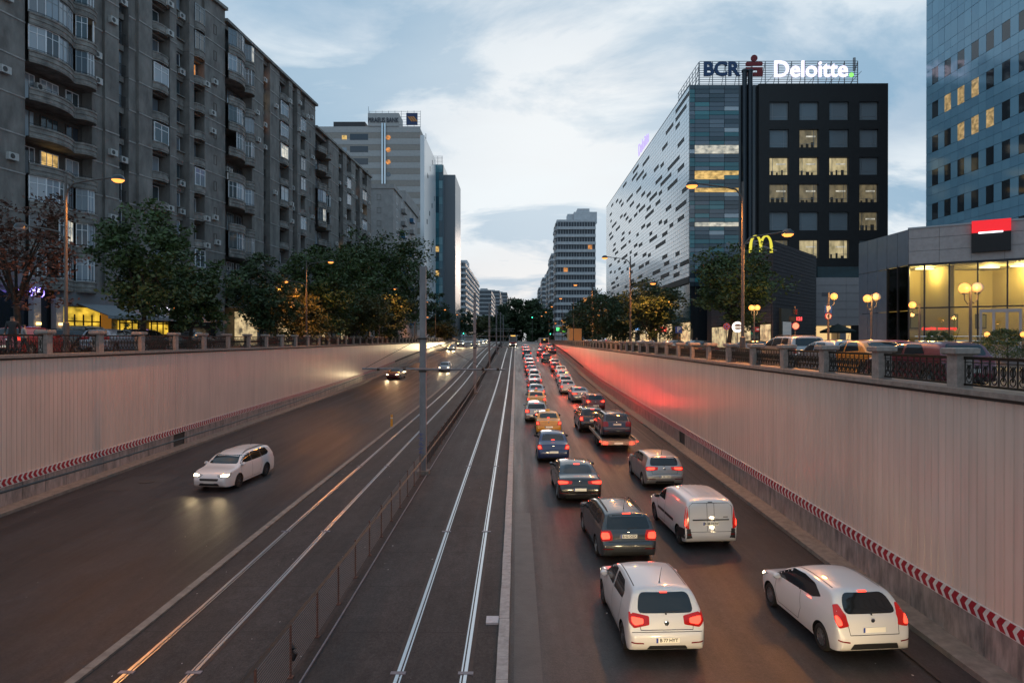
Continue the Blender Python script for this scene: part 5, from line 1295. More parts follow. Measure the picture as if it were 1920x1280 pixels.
sand = dict(L=4.06, w=.865, belt=1.0, ar=.72, af=3.31, rw=.30, top=HT, plate=.50, mirror=(2.75, 1.02), tailz=.86, headz=.68,
  side=[[(1.98,1.01),(2.92,1.02),(2.42,1.37),(1.98,1.40)], [(.98,1.06),(1.88,1.01),(1.88,1.40),(1.22,1.385),(.95,1.2)]],
  rearwin=(1.02,1.40,.635,.56), rwr=.13, wind=(1.04,1.38,.68,.55), tail=[(-.26,.80),(-.02,.74),(.10,.86),(.17,1.05),(.02,1.03),(-.22,.97)],
  head=[(-.25,.62),(.22,.68),(.30,.80),(-.05,.76),(-.28,.70)], third=[[(-.08,1.385),(.08,1.385),(.08,1.41),(-.08,1.41)]], rtrim=(.28,.38,.46),
  reflector=[[(-.22,.42),(.0,.44),(.0,.47),(-.22,.45)]], lines=door_lines(2.92, 1.93, .98, 1.0), rlines=[[(-.62,1.0),(-.58,.70),(.58,.70),(.62,1.0)],[(-.78,.66),(.78,.66)]],
  handles=[(1.72,.88),(2.7-.62,.88)], extra=[emblem(.83,.05), antenna(.75), gutters(.7,2.3)])
proto('hatch5', sand)
proto('hatch3', dict(L=3.95, w=.86, belt=.97, ar=.72, af=3.21, rw=.30, top=[(0,.46),(.012,.6),(.04,.66),(.06,.74),(.10,.88),(.15,.98),(.34,1.2),(.52,1.385),(.60,1.425),(1.0,1.455),(1.6,1.47),(2.1,1.43),(2.4,1.35),(3.0,1.02),(3.15,.97),(3.5,.88),(3.75,.78),(3.86,.67),(3.92,.58),(3.95,.46)],
  plate=.72, mirror=(2.72,.98), tailz=.95, headz=.68, side=[[(.88,1.15),(1.2,1.04),(2.88,.96),(2.93,.985),(2.28,1.33),(1.75,1.37),(1.25,1.33)]], pillar=[[(1.72,1.0),(1.78,1.0),(1.78,1.37),(1.72,1.37)]],
  rearwin=(1.02,1.372,.62,.50), rwr=.15, wind=(1.02,1.33,.68,.54), tail=[(-.14,.80),(.02,.76),(.14,.92),(.24,1.16),(.14,1.19),(-.06,1.0)], coredv=-.07, core=.45,
  head=[(-.22,.60),(.22,.68),(.48,.84),(.2,.80),(-.2,.70)], third=[[(-.10,1.375),(.10,1.375),(.10,1.40),(-.10,1.40)]], rtrim=(.30,.44,.56), reflector=[[(-.18,.46),(.04,.50),(.04,.53),(-.18,.49)]],
  lines=[[(2.85,.94),(2.9,.6),(2.75,.3)],[(1.7,1.0),(1.62,.6),(1.75,.3)],[(1.75,.3),(2.75,.3)]], rlines=[[(-.6,1.0),(-.56,.62),(.56,.62),(.6,1.0)]], handles=[(1.86,.85)], extra=[emblem(.90,.045), gutters(.75,2.2,.56)]))
proto('wagon', dict(L=4.57, w=.885, belt=1.02, ar=.95, af=3.53, rw=.315, top=[(0,.5),(.012,.62),(.05,.68),(.07,.78),(.10,.92),(.16,1.05),(.30,1.28),(.40,1.44),(.50,1.49),(1.2,1.52),(2.0,1.52),(2.6,1.46),(2.9,1.38),(3.45,1.04),(3.6,.99),(4.1,.92),(4.35,.82),(4.48,.7),(4.54,.6),(4.57,.5)],
  plate=.86, mirror=(3.2,1.04), tailz=.88, headz=.70, side=[[(2.36,1.04),(3.34,1.05),(2.82,1.38),(2.36,1.41)], [(1.43,1.04),(2.28,1.04),(2.28,1.41),(1.43,1.42)], [(.62,1.16),(.8,1.07),(1.35,1.05),(1.35,1.42),(.82,1.40)]], pillar=[[(2.28,1.04),(2.36,1.04),(2.36,1.41),(2.28,1.41)], [(1.35,1.05),(1.43,1.04),(1.43,1.42),(1.35,1.42)]],
  rearwin=(1.06,1.445,.69,.60), rwr=.08, wind=(1.06,1.38,.70,.57), tail=[(-.20,.74),(.06,.72),(.16,.86),(.16,1.03),(-.10,1.03),(-.18,.9)], core=.62, coredv=0, head=[(-.28,.64),(.2,.66),(.34,.82),(-.1,.80),(-.3,.74)],
  third=[[(-.13,1.455),(.13,1.455),(.13,1.478),(-.13,1.478)]], rtrim=(.22,.40,.60), reflector=[[(-.26,.48),(.0,.48),(.0,.51),(-.26,.51)]], lines=door_lines(3.3, 2.32, 1.38, 1.0), rlines=[[(-.66,1.04),(-.62,.70),(.62,.70),(.66,1.04)]],
  handles=[(1.68,.92),(2.56,.92)], extra=[emblem(.97,.04), antenna(.85), roofrails(.7, 2.7)]))
proto('van', dict(L=4.45, w=.89, belt=1.05, tumble=.10, ar=.74, af=3.62, rw=.31, rf=.12, round_r=.18, end_r=.92, top=[(0,.48),(.012,.6),(.03,.68),(.05,.9),(.075,1.2),(.12,1.50),(.20,1.60),(.45,1.655),(1.4,1.68),(2.1,1.66),(2.5,1.57),(2.8,1.44),(3.35,1.06),(3.5,1.0),(4.0,.92),(4.25,.8),(4.36,.68),(4.42,.58),(4.45,.48)],
  plate=.86, mirror=(3.1,1.06), mirm=trim, tailz=.84, headz=.70, side=[[(2.36,1.07),(3.2,1.07),(2.78,1.38),(2.36,1.48)]], wind=(1.08,1.44,.70,.60), tail=[(-.07,.70),(.08,.70),(.12,1.1),(.07,1.42),(.02,1.40),(-.03,1.1)], core=.30, coredv=-.16,
  head=[(-.25,.62),(.22,.68),(.30,.80),(-.05,.76),(-.28,.70)], rtrim=(.24,.28,.4), reflector=[[(-.14,.50),(-.04,.50),(-.04,.54),(-.14,.54)]], lines=[[(3.15,1.06),(3.2,.6),(3.0,.3)],[(2.28,1.5),(2.28,.3)],[(2.28,.3),(3.0,.3)]],
  rlines=[[(.12,1.52),(.12,.62)],[(-.72,1.42),(-.74,.60),(.74,.60),(.72,1.42),(.6,1.52),(-.6,1.52),(-.72,1.42)]], mould=[[(1.25,.62),(2.25,.62),(2.25,.72),(1.25,.72)],[(2.31,.62),(3.1,.62),(3.1,.72),(2.31,.72)]], handles=[(2.5,.95),(2.1,.95)],
  extra=[roofribs(.5,2.2), lambda c: c.dec('rear_handle_bar', rnd([(-.62,.965),(.62,.965),(.62,1.005),(-.62,1.005)],.015), 'R', trim, .02), lambda c: c.dec('vent', rnd([(-.08,1.535),(.08,1.535),(.08,1.56),(-.08,1.56)],.01), 'R', trim, .01),
         lambda c: c.dec('corner_trim', [(-.16,.40),(.5,.30),(.5,.62),(.12,.70),(-.1,.70)], 'Q', trim, .004, True), lambda c: c.dec('badge', [(.42,1.06),(.58,1.06),(.58,1.085),(.42,1.085)], 'R', trim, .008)]))
proto('saloon', dict(L=4.77, w=.91, belt=1.04, ar=1.02, af=3.73, rw=.32, top=[(0,.55),(.012,.66),(.04,.72),(.06,.84),(.10,.98),(.16,1.05),(.32,1.085),(.62,1.10),(.76,1.13),(1.15,1.30),(1.5,1.41),(2.0,1.465),(2.5,1.45),(2.9,1.38),(3.55,1.06),(3.7,1.01),(4.2,.94),(4.5,.84),(4.65,.72),(4.72,.62),(4.77,.5)],
  plate=.62, mirror=(3.3,1.06), tailz=.90, headz=.70, side=[[(2.47,1.07),(3.42,1.08),(2.86,1.36),(2.47,1.395)], [(1.42,1.13),(1.6,1.10),(2.38,1.07),(2.38,1.395),(1.85,1.36)]], rearwin=(1.14,1.385,.62,.50), rwr=.06, wiper=False, wind=(1.08,1.38,.72,.58),
  tail=[(-.34,.84),(.06,.80),(.26,.90),(.22,.98),(-.0,1.0),(-.34,.96)], core=.62, coredv=0, head=[(-.28,.64),(.2,.66),(.36,.80),(-.1,.78),(-.3,.72)], third=[[(-.13,1.385),(.13,1.385),(.13,1.405),(-.13,1.405)]], rtrim=(.26,.36,.62), reflector=[[(-.3,.47),(.0,.47),(.0,.49),(-.3,.49)]],
  lines=door_lines(3.4, 2.42, 1.35, 1.02), rlines=[[(-.7,1.04),(-.6,.74),(.6,.74),(.7,1.04)]], handles=[(1.75,.95),(2.66,.95)], extra=[emblem(.93,.05), lambda c: c.dec('chrome_strip', [(-.7,.43),(.7,.43),(.7,.445),(-.7,.445)], 'R', chrome, .01)]))
proto('boxy_saloon', dict(L=4.25, w=.87, belt=1.02, ar=.85, af=3.48, rw=.305, top=[(0,.52),(.012,.64),(.04,.70),(.06,.82),(.09,.97),(.15,1.03),(.5,1.07),(.62,1.10),(1.0,1.36),(1.15,1.44),(1.6,1.52),(2.2,1.51),(2.6,1.42),(3.2,1.05),(3.35,1.0),(3.85,.92),(4.05,.82),(4.17,.7),(4.22,.6),(4.25,.5)],
  plate=.60, mirror=(2.95,1.06), mirm=trim, tailz=.86, headz=.70, side=[[(2.22,1.06),(3.1,1.06),(2.6,1.38),(2.22,1.43)], [(1.2,1.10),(2.14,1.06),(2.14,1.43),(1.5,1.41)]], rearwin=(1.13,1.42,.62,.53), rwr=.06, wiper=False, wind=(1.06,1.42,.68,.56),
  tail=[(-.16,.74),(.06,.73),(.14,.98),(-.06,1.0)], core=.6, coredv=0, head=[(-.25,.62),(.22,.68),(.30,.80),(-.05,.76),(-.28,.70)], third=[[(-.09,1.135),(.09,1.135),(.09,1.165),(-.09,1.165)]], rtrim=(.24,.32,.5), reflector=[],
  lines=door_lines(3.12, 2.18, 1.12, 1.02), rlines=[[(-.66,1.02),(-.6,.70),(.6,.70),(.66,1.02)]], handles=[(1.5,.92),(2.4,.92)], extra=[emblem(.92,.045)]))
proto('golf_hatch', dict(sand, L=4.20, w=.89, belt=1.0, ar=.78, af=3.36, top=[(0,.5),(.012,.62),(.05,.67),(.07,.76),(.11,.90),(.17,1.0),(.30,1.22),(.40,1.40),(.48,1.445),(.9,1.475),(1.6,1.485),(2.2,1.45),(2.6,1.36),(3.2,1.02),(3.35,.97),(3.8,.89),(4.0,.80),(4.12,.69),(4.17,.6),(4.2,.48)],
  plate=.58, tail=[(-.32,.86),(.04,.82),(.16,.92),(.12,1.0),(-.3,.99)], core=.6, coredv=0, side=[[(2.03,1.02),(3.0,1.02),(2.48,1.34),(2.03,1.375)], [(.98,1.08),(1.93,1.02),(1.93,1.375),(1.25,1.36)]], rearwin=(1.04,1.395,.66,.58), third=[[(-.12,1.385),(.12,1.385),(.12,1.405),(-.12,1.405)]], lines=door_lines(3.0, 1.98, 1.0, 1.0), wind=(1.03,1.36,.69,.56), mirror=(2.85,1.03), extra=[emblem(.91,.05), antenna(.7)], reflector=[[(-.3,.46),(.0,.46),(.0,.49),(-.3,.49)]]))
proto('offroader', dict(L=4.5, w=.92, belt=1.16, gc=.30, ar=.90, af=3.55, rw=.36, top=[(0,.62),(.012,.74),(.05,.80),(.07,.92),(.10,1.08),(.15,1.2),(.26,1.45),(.36,1.62),(.46,1.68),(1.2,1.72),(2.0,1.71),(2.5,1.64),(2.8,1.55),(3.35,1.2),(3.5,1.15),(4.0,1.09),(4.28,.98),(4.42,.82),(4.47,.7),(4.5,.58)],
  plate=.92, mirror=(3.1,1.2), tailz=1.02, headz=.86, side=[[(2.3,1.2),(3.2,1.2),(2.72,1.54),(2.3,1.59)], [(1.35,1.2),(2.22,1.2),(2.22,1.59),(1.35,1.60)], [(.6,1.28),(1.27,1.21),(1.27,1.60),(.72,1.58)]], rearwin=(1.22,1.58,.66,.58), wind=(1.22,1.55,.73,.60), tail=[(-.14,.86),(.06,.86),(.14,1.0),(.14,1.2),(-.06,1.2)], core=.6, coredv=0,
  head=[(-.28,.78),(.2,.80),(.32,.96),(-.1,.94),(-.3,.88)], third=[[(-.13,1.635),(.13,1.635),(.13,1.66),(-.13,1.66)]], rtrim=(.34,.60,.66), reflector=[], lines=door_lines(3.2, 2.26, 1.3, 1.16, .42), rlines=[[(-.68,1.2),(-.64,.80),(.64,.80),(.68,1.2)]], handles=[(1.6,1.05),(2.5,1.05)], extra=[emblem(1.08,.04), roofrails(.7, 2.6)]))
P = dict(white=paint('white', (.66, .65, .64), 0, .35), silver=paint('silver', (.36, .35, .34), .6, .30), grey=paint('grey', (.045, .05, .055), .3, .28), black=paint('black', (.010, .010, .011), .1, .25), blue=paint('blue', (.018, .035, .11), .2, .28), yellow=paint('yellow', (.62, .30, .025), 0, .35),
  red=paint('red', (.22, .012, .012), .1, .3), darkred=paint('darkred', (.10, .008, .010), .1, .3), burgundy=paint('burgundy', (.13, .010, .022), .2, .3), navy=paint('navy', (.010, .016, .040), .2, .28), beige=paint('beige', (.40, .36, .30), .4, .3), lightblue=paint('lightblue', (.22, .30, .38), .4, .3), orange=paint('orange', (.62, .24, .02), 0, .35), steel_grey=paint('steel_grey', (.16, .17, .19), .5, .3))
GQ = 'cars queuing towards the junction'
def place(kind, name, label, xpx, d, col, rz=0, **k):
    """rear bumper of a car at depth d, its middle at photo column xpx"""
    kw = dict(group=GQ); kw.update(k)
    pitch = math.atan2(zr(d + 3.4) - zr(d + .8), 2.6)
    return car(kind, name, label, X(xpx, d), d, zr(d + .8) - math.tan(pitch) * .8 + .003, P[col], R(rz), pitch, **kw)
sign_box = mat('taxi_sign', (.65, .40, .06), .4)
def taxi(t, kind):
    c = PROTO[kind]; b = MB(); z = c.zt(1.75); b.add([(sx * a, 1.75 + sy * q, zz) for a, q, zz in ((.17, .06, z - .02), (.17, .06, z + .05), (.11, .03, z + .13)) for sx, sy in ((-1,-1),(1,-1),(1,1),(-1,1))], [(4*i + k, 4*i + (k+1) % 4, 4*i + 4 + (k+1) % 4, 4*i + 4 + k) for i in range(2) for k in range(4)] + [(8,9,10,11)])
    b.build('taxi_sign', sign_box, t)
# lane beside the tram kerb, from the camera onwards
place('hatch5', 'hatchback', 'white five-door hatchback with plate B 77 HYT, nearest car beside the kerb lane', 1252, 15.0, 'white', 3, plate='B 77 HYT', wheels='steel', tailw=10)
place('wagon', 'estate_car', 'dark grey estate car with roof rails and lit brake lamps behind the white hatchback', 1180, 21.2, 'grey', 4, plate='B 02 DGX', wheels='five', tailw=16, headw=60)
place('saloon', 'saloon_car', 'glossy black saloon with a brightly lit number plate', 1088, 28.3, 'black', 1.5, plate='', wheels='multi', tailw=18, headw=60)
place('boxy_saloon', 'saloon_car', 'dark blue boxy saloon right behind a yellow taxi', 1038, 37.0, 'blue', 0, plate='', wheels='steel', tailw=8)
taxi(place('boxy_saloon', 'taxi', 'nearest yellow taxi, between the blue saloon and a silver estate', 1029, 46.5, 'yellow', 0, plate='', cat='taxi', wheels='steel', tailw=9), 'boxy_saloon')
place('wagon', 'estate_car', 'silver estate car between the two yellow taxis', 1006, 53.2, 'silver', 0, plate='', tailw=9)
taxi(place('boxy_saloon', 'taxi', 'second yellow taxi, beyond the silver estate', 1006, 62.5, 'yellow', 0, plate='', cat='taxi', wheels='steel', tailw=10), 'boxy_saloon')
ordn = ['eighth', 'ninth', 'tenth', 'eleventh', 'twelfth', 'thirteenth', 'fourteenth', 'fifteenth', 'sixteenth', 'seventeenth', 'eighteenth']
laneA = [('boxy_saloon', 1006, 70.5, 'lightblue'), ('hatch5', 1003, 77.5, 'red'), ('boxy_saloon', 1003, 85, 'white'), ('hatch5', 1002, 93, 'white'), ('saloon', 998, 101, 'darkred'), ('hatch5', 994, 108, 'red'), ('golf_hatch', 993, 117, 'white'), ('boxy_saloon', 991, 127, 'lightblue'), ('offroader', 988, 141, 'black'), ('golf_hatch', 986, 160, 'silver'), ('saloon', 985, 176, 'red')]
kn = {'boxy_saloon': 'saloon_car', 'saloon': 'saloon_car', 'hatch5': 'hatchback', 'golf_hatch': 'hatchback', 'offroader': 'offroad_car', 'wagon': 'estate_car', 'hatch3': 'hatchback'}
cn = {'lightblue': 'pale blue', 'darkred': 'dark red', 'steel_grey': 'steel grey'}
for i, (k, x, d, col) in enumerate(laneA):
    place(k, kn[k], '%s %s, %s car from the camera in the lane beside the tram kerb' % (cn.get(col, col), kn[k].replace('_', ' '), ordn[i]), x, d, col, 0, plate='', tailw=22, headw=60, beam=i < 6)
# lane beside the right wall
place('hatch3', 'hatchback', 'white three-door hatchback with dark side glass, nearest car beside the right wall', 1640, 15.0, 'white', 5.5, plate='', wheels='multi', tailw=5)
place('van', 'van', 'white panel van with windowless rear doors and black handle bar', 1333, 22.6, 'white', 4.5, plate='B 08 DHW', wheels='steel', tailw=4, cat='van', brake=False)
place('golf_hatch', 'hatchback', 'silver five-door hatchback ahead of the white van', 1247, 31.0, 'silver', 2.5, plate='B 101 FAN', wheels='multi', tailw=7)
place('offroader', 'offroad_car', 'black off-road car towing the flatbed trailer', 1112, 47.6, 'black', 1, plate='', tailw=5, brake=True)
place('hatch5', 'hatchback', 'dark red hatchback ahead of the towing car beside the right wall', 1117, 60.5, 'darkred', 1, plate='', tailw=120)
place('saloon', 'saloon_car', 'steel grey saloon ahead of the dark red hatchback beside the right wall', 1090, 67.5, 'steel_grey', 1.5, plate='', tailw=120)
laneB = [('boxy_saloon', 1066, 76, 'silver'), ('hatch5', 1061, 83.5, 'white'), ('saloon', 1057, 91.5, 'beige'), ('boxy_saloon', 1053, 100, 'white'), ('hatch5', 1044, 107.5, 'red'), ('golf_hatch', 1041, 116, 'silver'), ('offroader', 1025, 128, 'black'), ('hatch5', 1014, 147, 'red'), ('golf_hatch', 1036, 158, 'darkred'), ('boxy_saloon', 1017, 168, 'red'), ('golf_hatch', 1030, 182, 'silver')]
ordb = ['seventh', 'eighth', 'ninth', 'tenth', 'eleventh', 'twelfth', 'thirteenth', 'fourteenth', 'fifteenth', 'sixteenth', 'seventeenth']
for i, (k, x, d, col) in enumerate(laneB):
    place(k, kn[k], '%s %s, %s vehicle from the camera in the lane beside the right wall' % (cn.get(col, col), kn[k].replace('_', ' '), ordb[i]), x, d, col, 0, plate='', tailw=85, headw=60, beam=i < 6)
# flatbed trailer with the dark blue estate on it
galv = mat('galvanised', (.42, .36, .28), .45, .3, var=.25, vs=10)
d = 40.3; tz = zr(d + 2); tx = X(1160, d)
tr = thing('flatbed_trailer', (tx, d, tz), 'flatbed car trailer with a pale tailboard and red corner lamps', 'trailer'); tr.rotation_euler = (math.atan2(zr(d + 5) - zr(d), 5), 0, R(1))
b = MB().box((-1.02, 0.05, .56), (1.02, 5.6, .64)); b.build('deck', mat('trailer_deck', (.09, .08, .07), .6, var=.3), tr)
MB().box((-1.04, 0, .42), (1.04, .05, .66)).build('tailboard', galv, tr)
for sx in (-1, 1): MB().box((min(sx * 1.0, sx * 1.06), .05, .60), (max(sx * 1.0, sx * 1.06), 5.6, .76)).build('side_rail', galv, tr)
MB().bar((0, 5.6, .55), (0, 7.0, .50), .1).build('drawbar', galv, tr)
ty, rm = wheel_meshes(.28, 'steel')
for ay in (2.3, 3.05):
    for sx in (-1, 1):
        wo = obj('wheel', None, tr, (sx * .92, ay, .28), 0 if sx > 0 else math.pi); obj('tyre', ty, wo); obj('rim', rm, wo)
for sx in (-1, 1):
    MB().box((sx * .78 - .12, -.03, .46), (sx * .78 + .12, 0, .56)).build('tail_lamp', brake_on, tr); MB().box((sx * 1.09 - .05, -.02, .58), (sx * 1.09 + .05, .03, .66)).build('marker_lamp', brake_on, tr)
    point(tr, (sx * .8, -.12, .5), (1, .05, .02), 5, .05)
MB().box((-.26, -.012, .45), (.26, -.001, .56)).build('number_plate', plate_lit, tr)
a = tr.rotation_euler.x
car('wagon', 'estate_car', 'dark navy estate car standing on the flatbed trailer', tx + .02, d + .75, tz + .645 + math.tan(a) * .75, P['navy'], R(1), a, plate='', lit=False, heads=False, group=GQ, wheels='multi', brake=False)
# two cars behind the picture, whose headlamps light the nearest tails
place('boxy_saloon', 'saloon_car', 'silver saloon below the camera behind the white five-door hatchback', 968 + 3.3 * 1280 / 8.2, 8.2, 'silver', 2, plate='', headw=130)
place('golf_hatch', 'hatchback', 'grey hatchback below the camera behind the white three-door hatchback', 968 + 7.3 * 1280 / 8.3, 8.3, 'steel_grey', 3, plate='', headw=130)
# oncoming cars
GO = 'cars coming towards the camera'
def oncoming(kind, name, label, xpx, d, col, rz=0, **k):
    kw = dict(group=GO); kw.update(k); L = PROTO[kind].L
    pitch = -math.atan2(zr(d + 3.4) - zr(d + .8), 2.6)
    return car(kind, name, label, X(xpx, d), d + L, zr(d + L - .8) + math.tan(pitch) * (-.8) + .003, P[col], math.pi + R(rz), pitch, **kw)
oncoming('wagon', 'estate_car', 'white estate car driving towards the camera beside the left wall', 412, 30.3, 'white', -7, plate=None, lit=False, headw=45, wheels='steel')
oncoming('saloon', 'saloon_car', 'dark red saloon coming round behind the tram mast by the left wall', 741, 95, 'darkred', -6, plate=None, lit=False, headw=130)
oncoming('hatch5', 'hatchback', 'steel grey hatchback coming along the tram kerb right of the mast', 832, 108, 'steel_grey', 0, plate=None, lit=False, headw=130)
oncoming('saloon', 'saloon_car', 'silver saloon coming down the far slope near the left wall', 845, 176, 'silver', 0, plate=None, lit=False, headw=900)
oncoming('offroader', 'offroad_car', 'steel grey off-road car at the top of the far slope', 863, 205, 'steel_grey', 0, plate=None, lit=False, headw=900)
oncoming('hatch5', 'hatchback', 'dark hatchback at the top of the far slope beside the tram kerb', 888, 205, 'black', 0, plate=None, lit=False, headw=900)
oncoming('golf_hatch', 'hatchback', 'white hatchback with glaring lamps before the far junction', 902, 250, 'white', 0, plate=None, lit=False, headw=700)
oncoming('saloon', 'saloon_car', 'silver saloon with glaring lamps at the far junction', 910, 280, 'silver', 0, plate=None, lit=False, headw=700)
# parked on the right-hand street
GP = 'cars parked behind the right balustrade'
def parked(kind, name, label, xpx, d, col, rz=0, z=GR, g=GP, **k):
    return car(kind, name, label, X(xpx, d), d, z + .003, P[col], R(rz), 0, lit=k.pop('lit', False), heads=False, brake=k.pop('brake', False), plate='', group=g, **k)
parked('golf_hatch', 'hatchback', 'burgundy hatchback parked right behind the balustrade before the bank', 1820, 20.6, 'burgundy', 6)
parked('boxy_saloon', 'taxi', 'orange saloon parked ahead of the burgundy hatchback', 1686, 24.0, 'orange', 4, cat='taxi')
parked('hatch5', 'hatchback', 'dark red hatchback parked nearer the bank entrance', 1700, 29.5, 'red', 4)
parked('hatch5', 'hatchback', 'pale blue hatchback parked behind the balustrade before the grey bank corner', 1607, 26.5, 'lightblue', 3)
parked('offroader', 'offroad_car', 'silver off-road car parked behind the balustrade before the dark brick wall', 1520, 31.0, 'silver', 3)
parked('saloon', 'saloon_car', 'black saloon parked beside the dark brick building', 1435, 40.0, 'black', 0)
parked('saloon', 'saloon_car', 'silver saloon parked behind the balustrade near the leaning tree', 1275, 55.0, 'silver', 2)
parked('saloon', 'saloon_car', 'black saloon parked beside the silver one near the leaning tree', 1325, 48.5, 'black', 2)
parked('golf_hatch', 'hatchback', 'pale blue hatchback parked behind the balustrade below the first round tree', 1215, 66, 'lightblue', 0)
parked('hatch5', 'hatchback', 'beige hatchback with lit brake lamps on the street behind the balustrade', 1137, 88, 'beige', 0, lit=True, brake=True)
parked('golf_hatch', 'hatchback', 'white hatchback parked beyond the lit beige one', 1120, 108, 'white', 0)
parked('saloon', 'saloon_car', 'steel grey saloon parked near the yellow box truck', 1106, 122, 'steel_grey', 0)
GS = 'cars on the left street behind the balustrade'
parked('golf_hatch', 'hatchback', 'pale blue hatchback parked behind the left lamp post', 172, 40, 'lightblue', 2, GL, GS)
parked('offroader', 'offroad_car', 'black off-road car parked before the yellow lit shop', 128, 42.5, 'black', 2, GL, GS)
parked('wagon', 'estate_car', 'black estate car with pale windows parked by the tree trunk', 232, 43.5, 'black', 0, GL, GS)
parked('saloon', 'saloon_car', 'dark saloon parked beyond the tree trunk on the left street', 330, 50, 'black', 0, GL, GS)
parked('hatch5', 'hatchback', 'red hatchback at the left picture edge behind the balustrade', 4, 34, 'red', 0, GL, GS, lit=True)
t = car('golf_hatch', 'hatchback', 'dark hatchback with lit headlamps seen through the left balustrade', X(85, 38), 41.5, GL + .003, P['black'], math.pi + R(-38), 0, lit=False, heads=True, brake=False, plate=None, group=GS, headw=30)
# ---------------------------------------------------------------- street lamps, masts, signs
polem = mat('lamp_pole', (.10, .09, .085), .5, .3, var=.25, vs=4); domem = mat('lamp_dome', (.05, .055, .06), .3, .5)
sodium = glow('sodium_lens', (1, .31, .06), 2.5); sodium_dim = mat('lens_off', (.4, .42, .45), .2)
def street_lamp(label, x, d, zb, side, ztop, zlow, far=2.35, near=2.05, watts=380, low_on=True, group='double-armed street lamps'):
    t = thing('street_lamp', (x, d, zb), label, 'street lamp', group); h = ztop - zb; hl = zlow - zb
    MB().tube([(0, 0, 0), (0, 0, 1.5), (0, 0, 1.55), (0, 0, h - 1.2), (0, 0, h + .2)], [.14, .14, .085, .07, .06], 10).build('pole', polem, t, smooth=True)
    MB().box((-.16, -.16, 0), (.16, .16, .04)).build('base_plate', polem, t)
    for s, hh, L, on, w_ in ((side, h, far, True, watts), (-side, hl, near, low_on, watts * .9)):
        MB().tube([(0, 0, hh - 1.0), (s * .07, 0, hh - .5), (s * .35, 0, hh - .18), (s * .9, 0, hh - .06), (s * L, 0, hh + .12)], [.05, .05, .045, .04, .035], 8).build('arm', polem, t, smooth=True)
        hd = MB(); cx_ = s * (L + .22); hd.lathe([(.30, .06), (.29, .13), (.24, .24), (.14, .31), (.02, .33)], (cx_, 0, hh - .06), 'z', 16)
        o = hd.build('lamp_head', domem, t, smooth=True)
        MB().lathe([(.02, -.075), (.17, -.05), (.26, .02), (.28, .058)], (cx_, 0, hh - .06), 'z', 16).build('lens', sodium if on else sodium_dim, o, smooth=True)
        if on: spot(t, (cx_, 0, hh - .22), (0, 0, -1), (1, .34, .06), w_, 168, .2, .5)
    return t
ordl = ['first', 'second', 'third', 'fourth', 'fifth', 'sixth', 'seventh']
for i in range(7):
    d = 34.6 + i * 34.0; street_lamp('%s double-armed street lamp from the camera on the right wall' % ordl[i], 11.45, d, GR + .13, -1, 9.1 + (.4 if i else 0), 6.65 + (.3 if i else 0), watts=4000 if i < 3 else 1800)
for i in range(6):
    d = 32.7 + i * 37.6; street_lamp('%s double-armed street lamp from the camera on the left wall' % ordl[i], XL - .95, d, GL + .13, 1, 9.0 + (.3 if i else 0), 6.7 + (.6 if i else 0), 2.3, 1.95, watts=2500 if i < 3 else 1800, low_on=i > 0)
street_lamp('double-armed street lamp behind the camera on the left wall', XL - .95, -4.9, GL + .13, 1, 9.0, 6.7, watts=7500)
# tram masts with cross arms and wires
mastm = mat('mast_grey', (.20, .19, .195), .55, var=.3, vs=3, stretch=(1, 1, .4)); wirem2 = mat('overhead_wire', (.03, .03, .03), .5, .6)
masts = [(34.1, 4.97), (76.5, 6.6), (118, 7.6), (160, 8.6), (202, 9.4), (244, 10)]
mz = lambda d: zr(d) + 5.25
for i, (d, zt_) in enumerate(masts):
    zb = zr(d) + .04; x = -4.66; t = thing('tram_mast', (x, d, zb), '%s grey tram mast with cross arm between the tracks' % (['nearest', 'second', 'third', 'fourth', 'fifth', 'sixth'][i]), 'mast', 'tram masts')
    w_ = .16; H = zt_ - zb
    b = MB(); b.add([(sx * a, sy * a, zz) for a, zz in ((w_, 0), (w_ * .92, H)) for sx, sy in ((-1,-1),(1,-1),(1,1),(-1,1))], [(0,3,2,1),(4,5,6,7)] + [(k, (k+1) % 4, 4 + (k+1) % 4, 4 + k) for k in range(4)]); b.build('mast_shaft', mastm, t)
    MB().box((-.3, -.3, -.05), (.3, .3, .18)).build('footing', kerb_dull, t)
    za = mz(d) - zb
    MB().tube([(-3.0, -.18, za + .05), (4.1, -.18, za)], .045, 8).build('cross_arm', mastm, t, smooth=True)
    for xx in (-2.2, 3.0, 3.75, -.9): MB().lathe([(.07, -.06), (.09, -.03), (.05, 0), (.09, .03), (.07, .06)], (xx, -.18, za + .02), 'x', 8).build('insulator', iron, t)
    MB().box((-.2, -.2, za - .12), (.2, .2, za - .04)).build('clamp', iron, t); MB().box((-.21, -.21, za + 1.5), (.21, .21, za + 1.58)).build('clamp', iron, t); MB().box((-.3, -.05, za + 1.52), (.3, .05, za + 1.56)).build('bracket', iron, t)
    MB().tube([(-2.9, -.18, za + .06), (-.15, 0, za + 1.55)], .012, 5).build('stay_wire', wirem2, t); MB().tube([(3.2, -.18, za + .02), (.15, 0, za + 1.55)], .012, 5).build('stay_wire', wirem2, t)
    if i == 0:
        g = MB(); rng = random.Random(2)
        for k in range(5):
            z0 = 1.9 - k * .22; P_ = [(-.08 + .1 * math.sin(a * 2 + k), -.166, z0 + .03 * a) for a in range(6)]; g.tube([(p[0] + .05 * (-1) ** j, p[1], p[2]) for j, p in enumerate(P_)], .012, 4)
        g.build('graffiti', mat('graffiti_blue', (.03, .06, .25), .5), t)
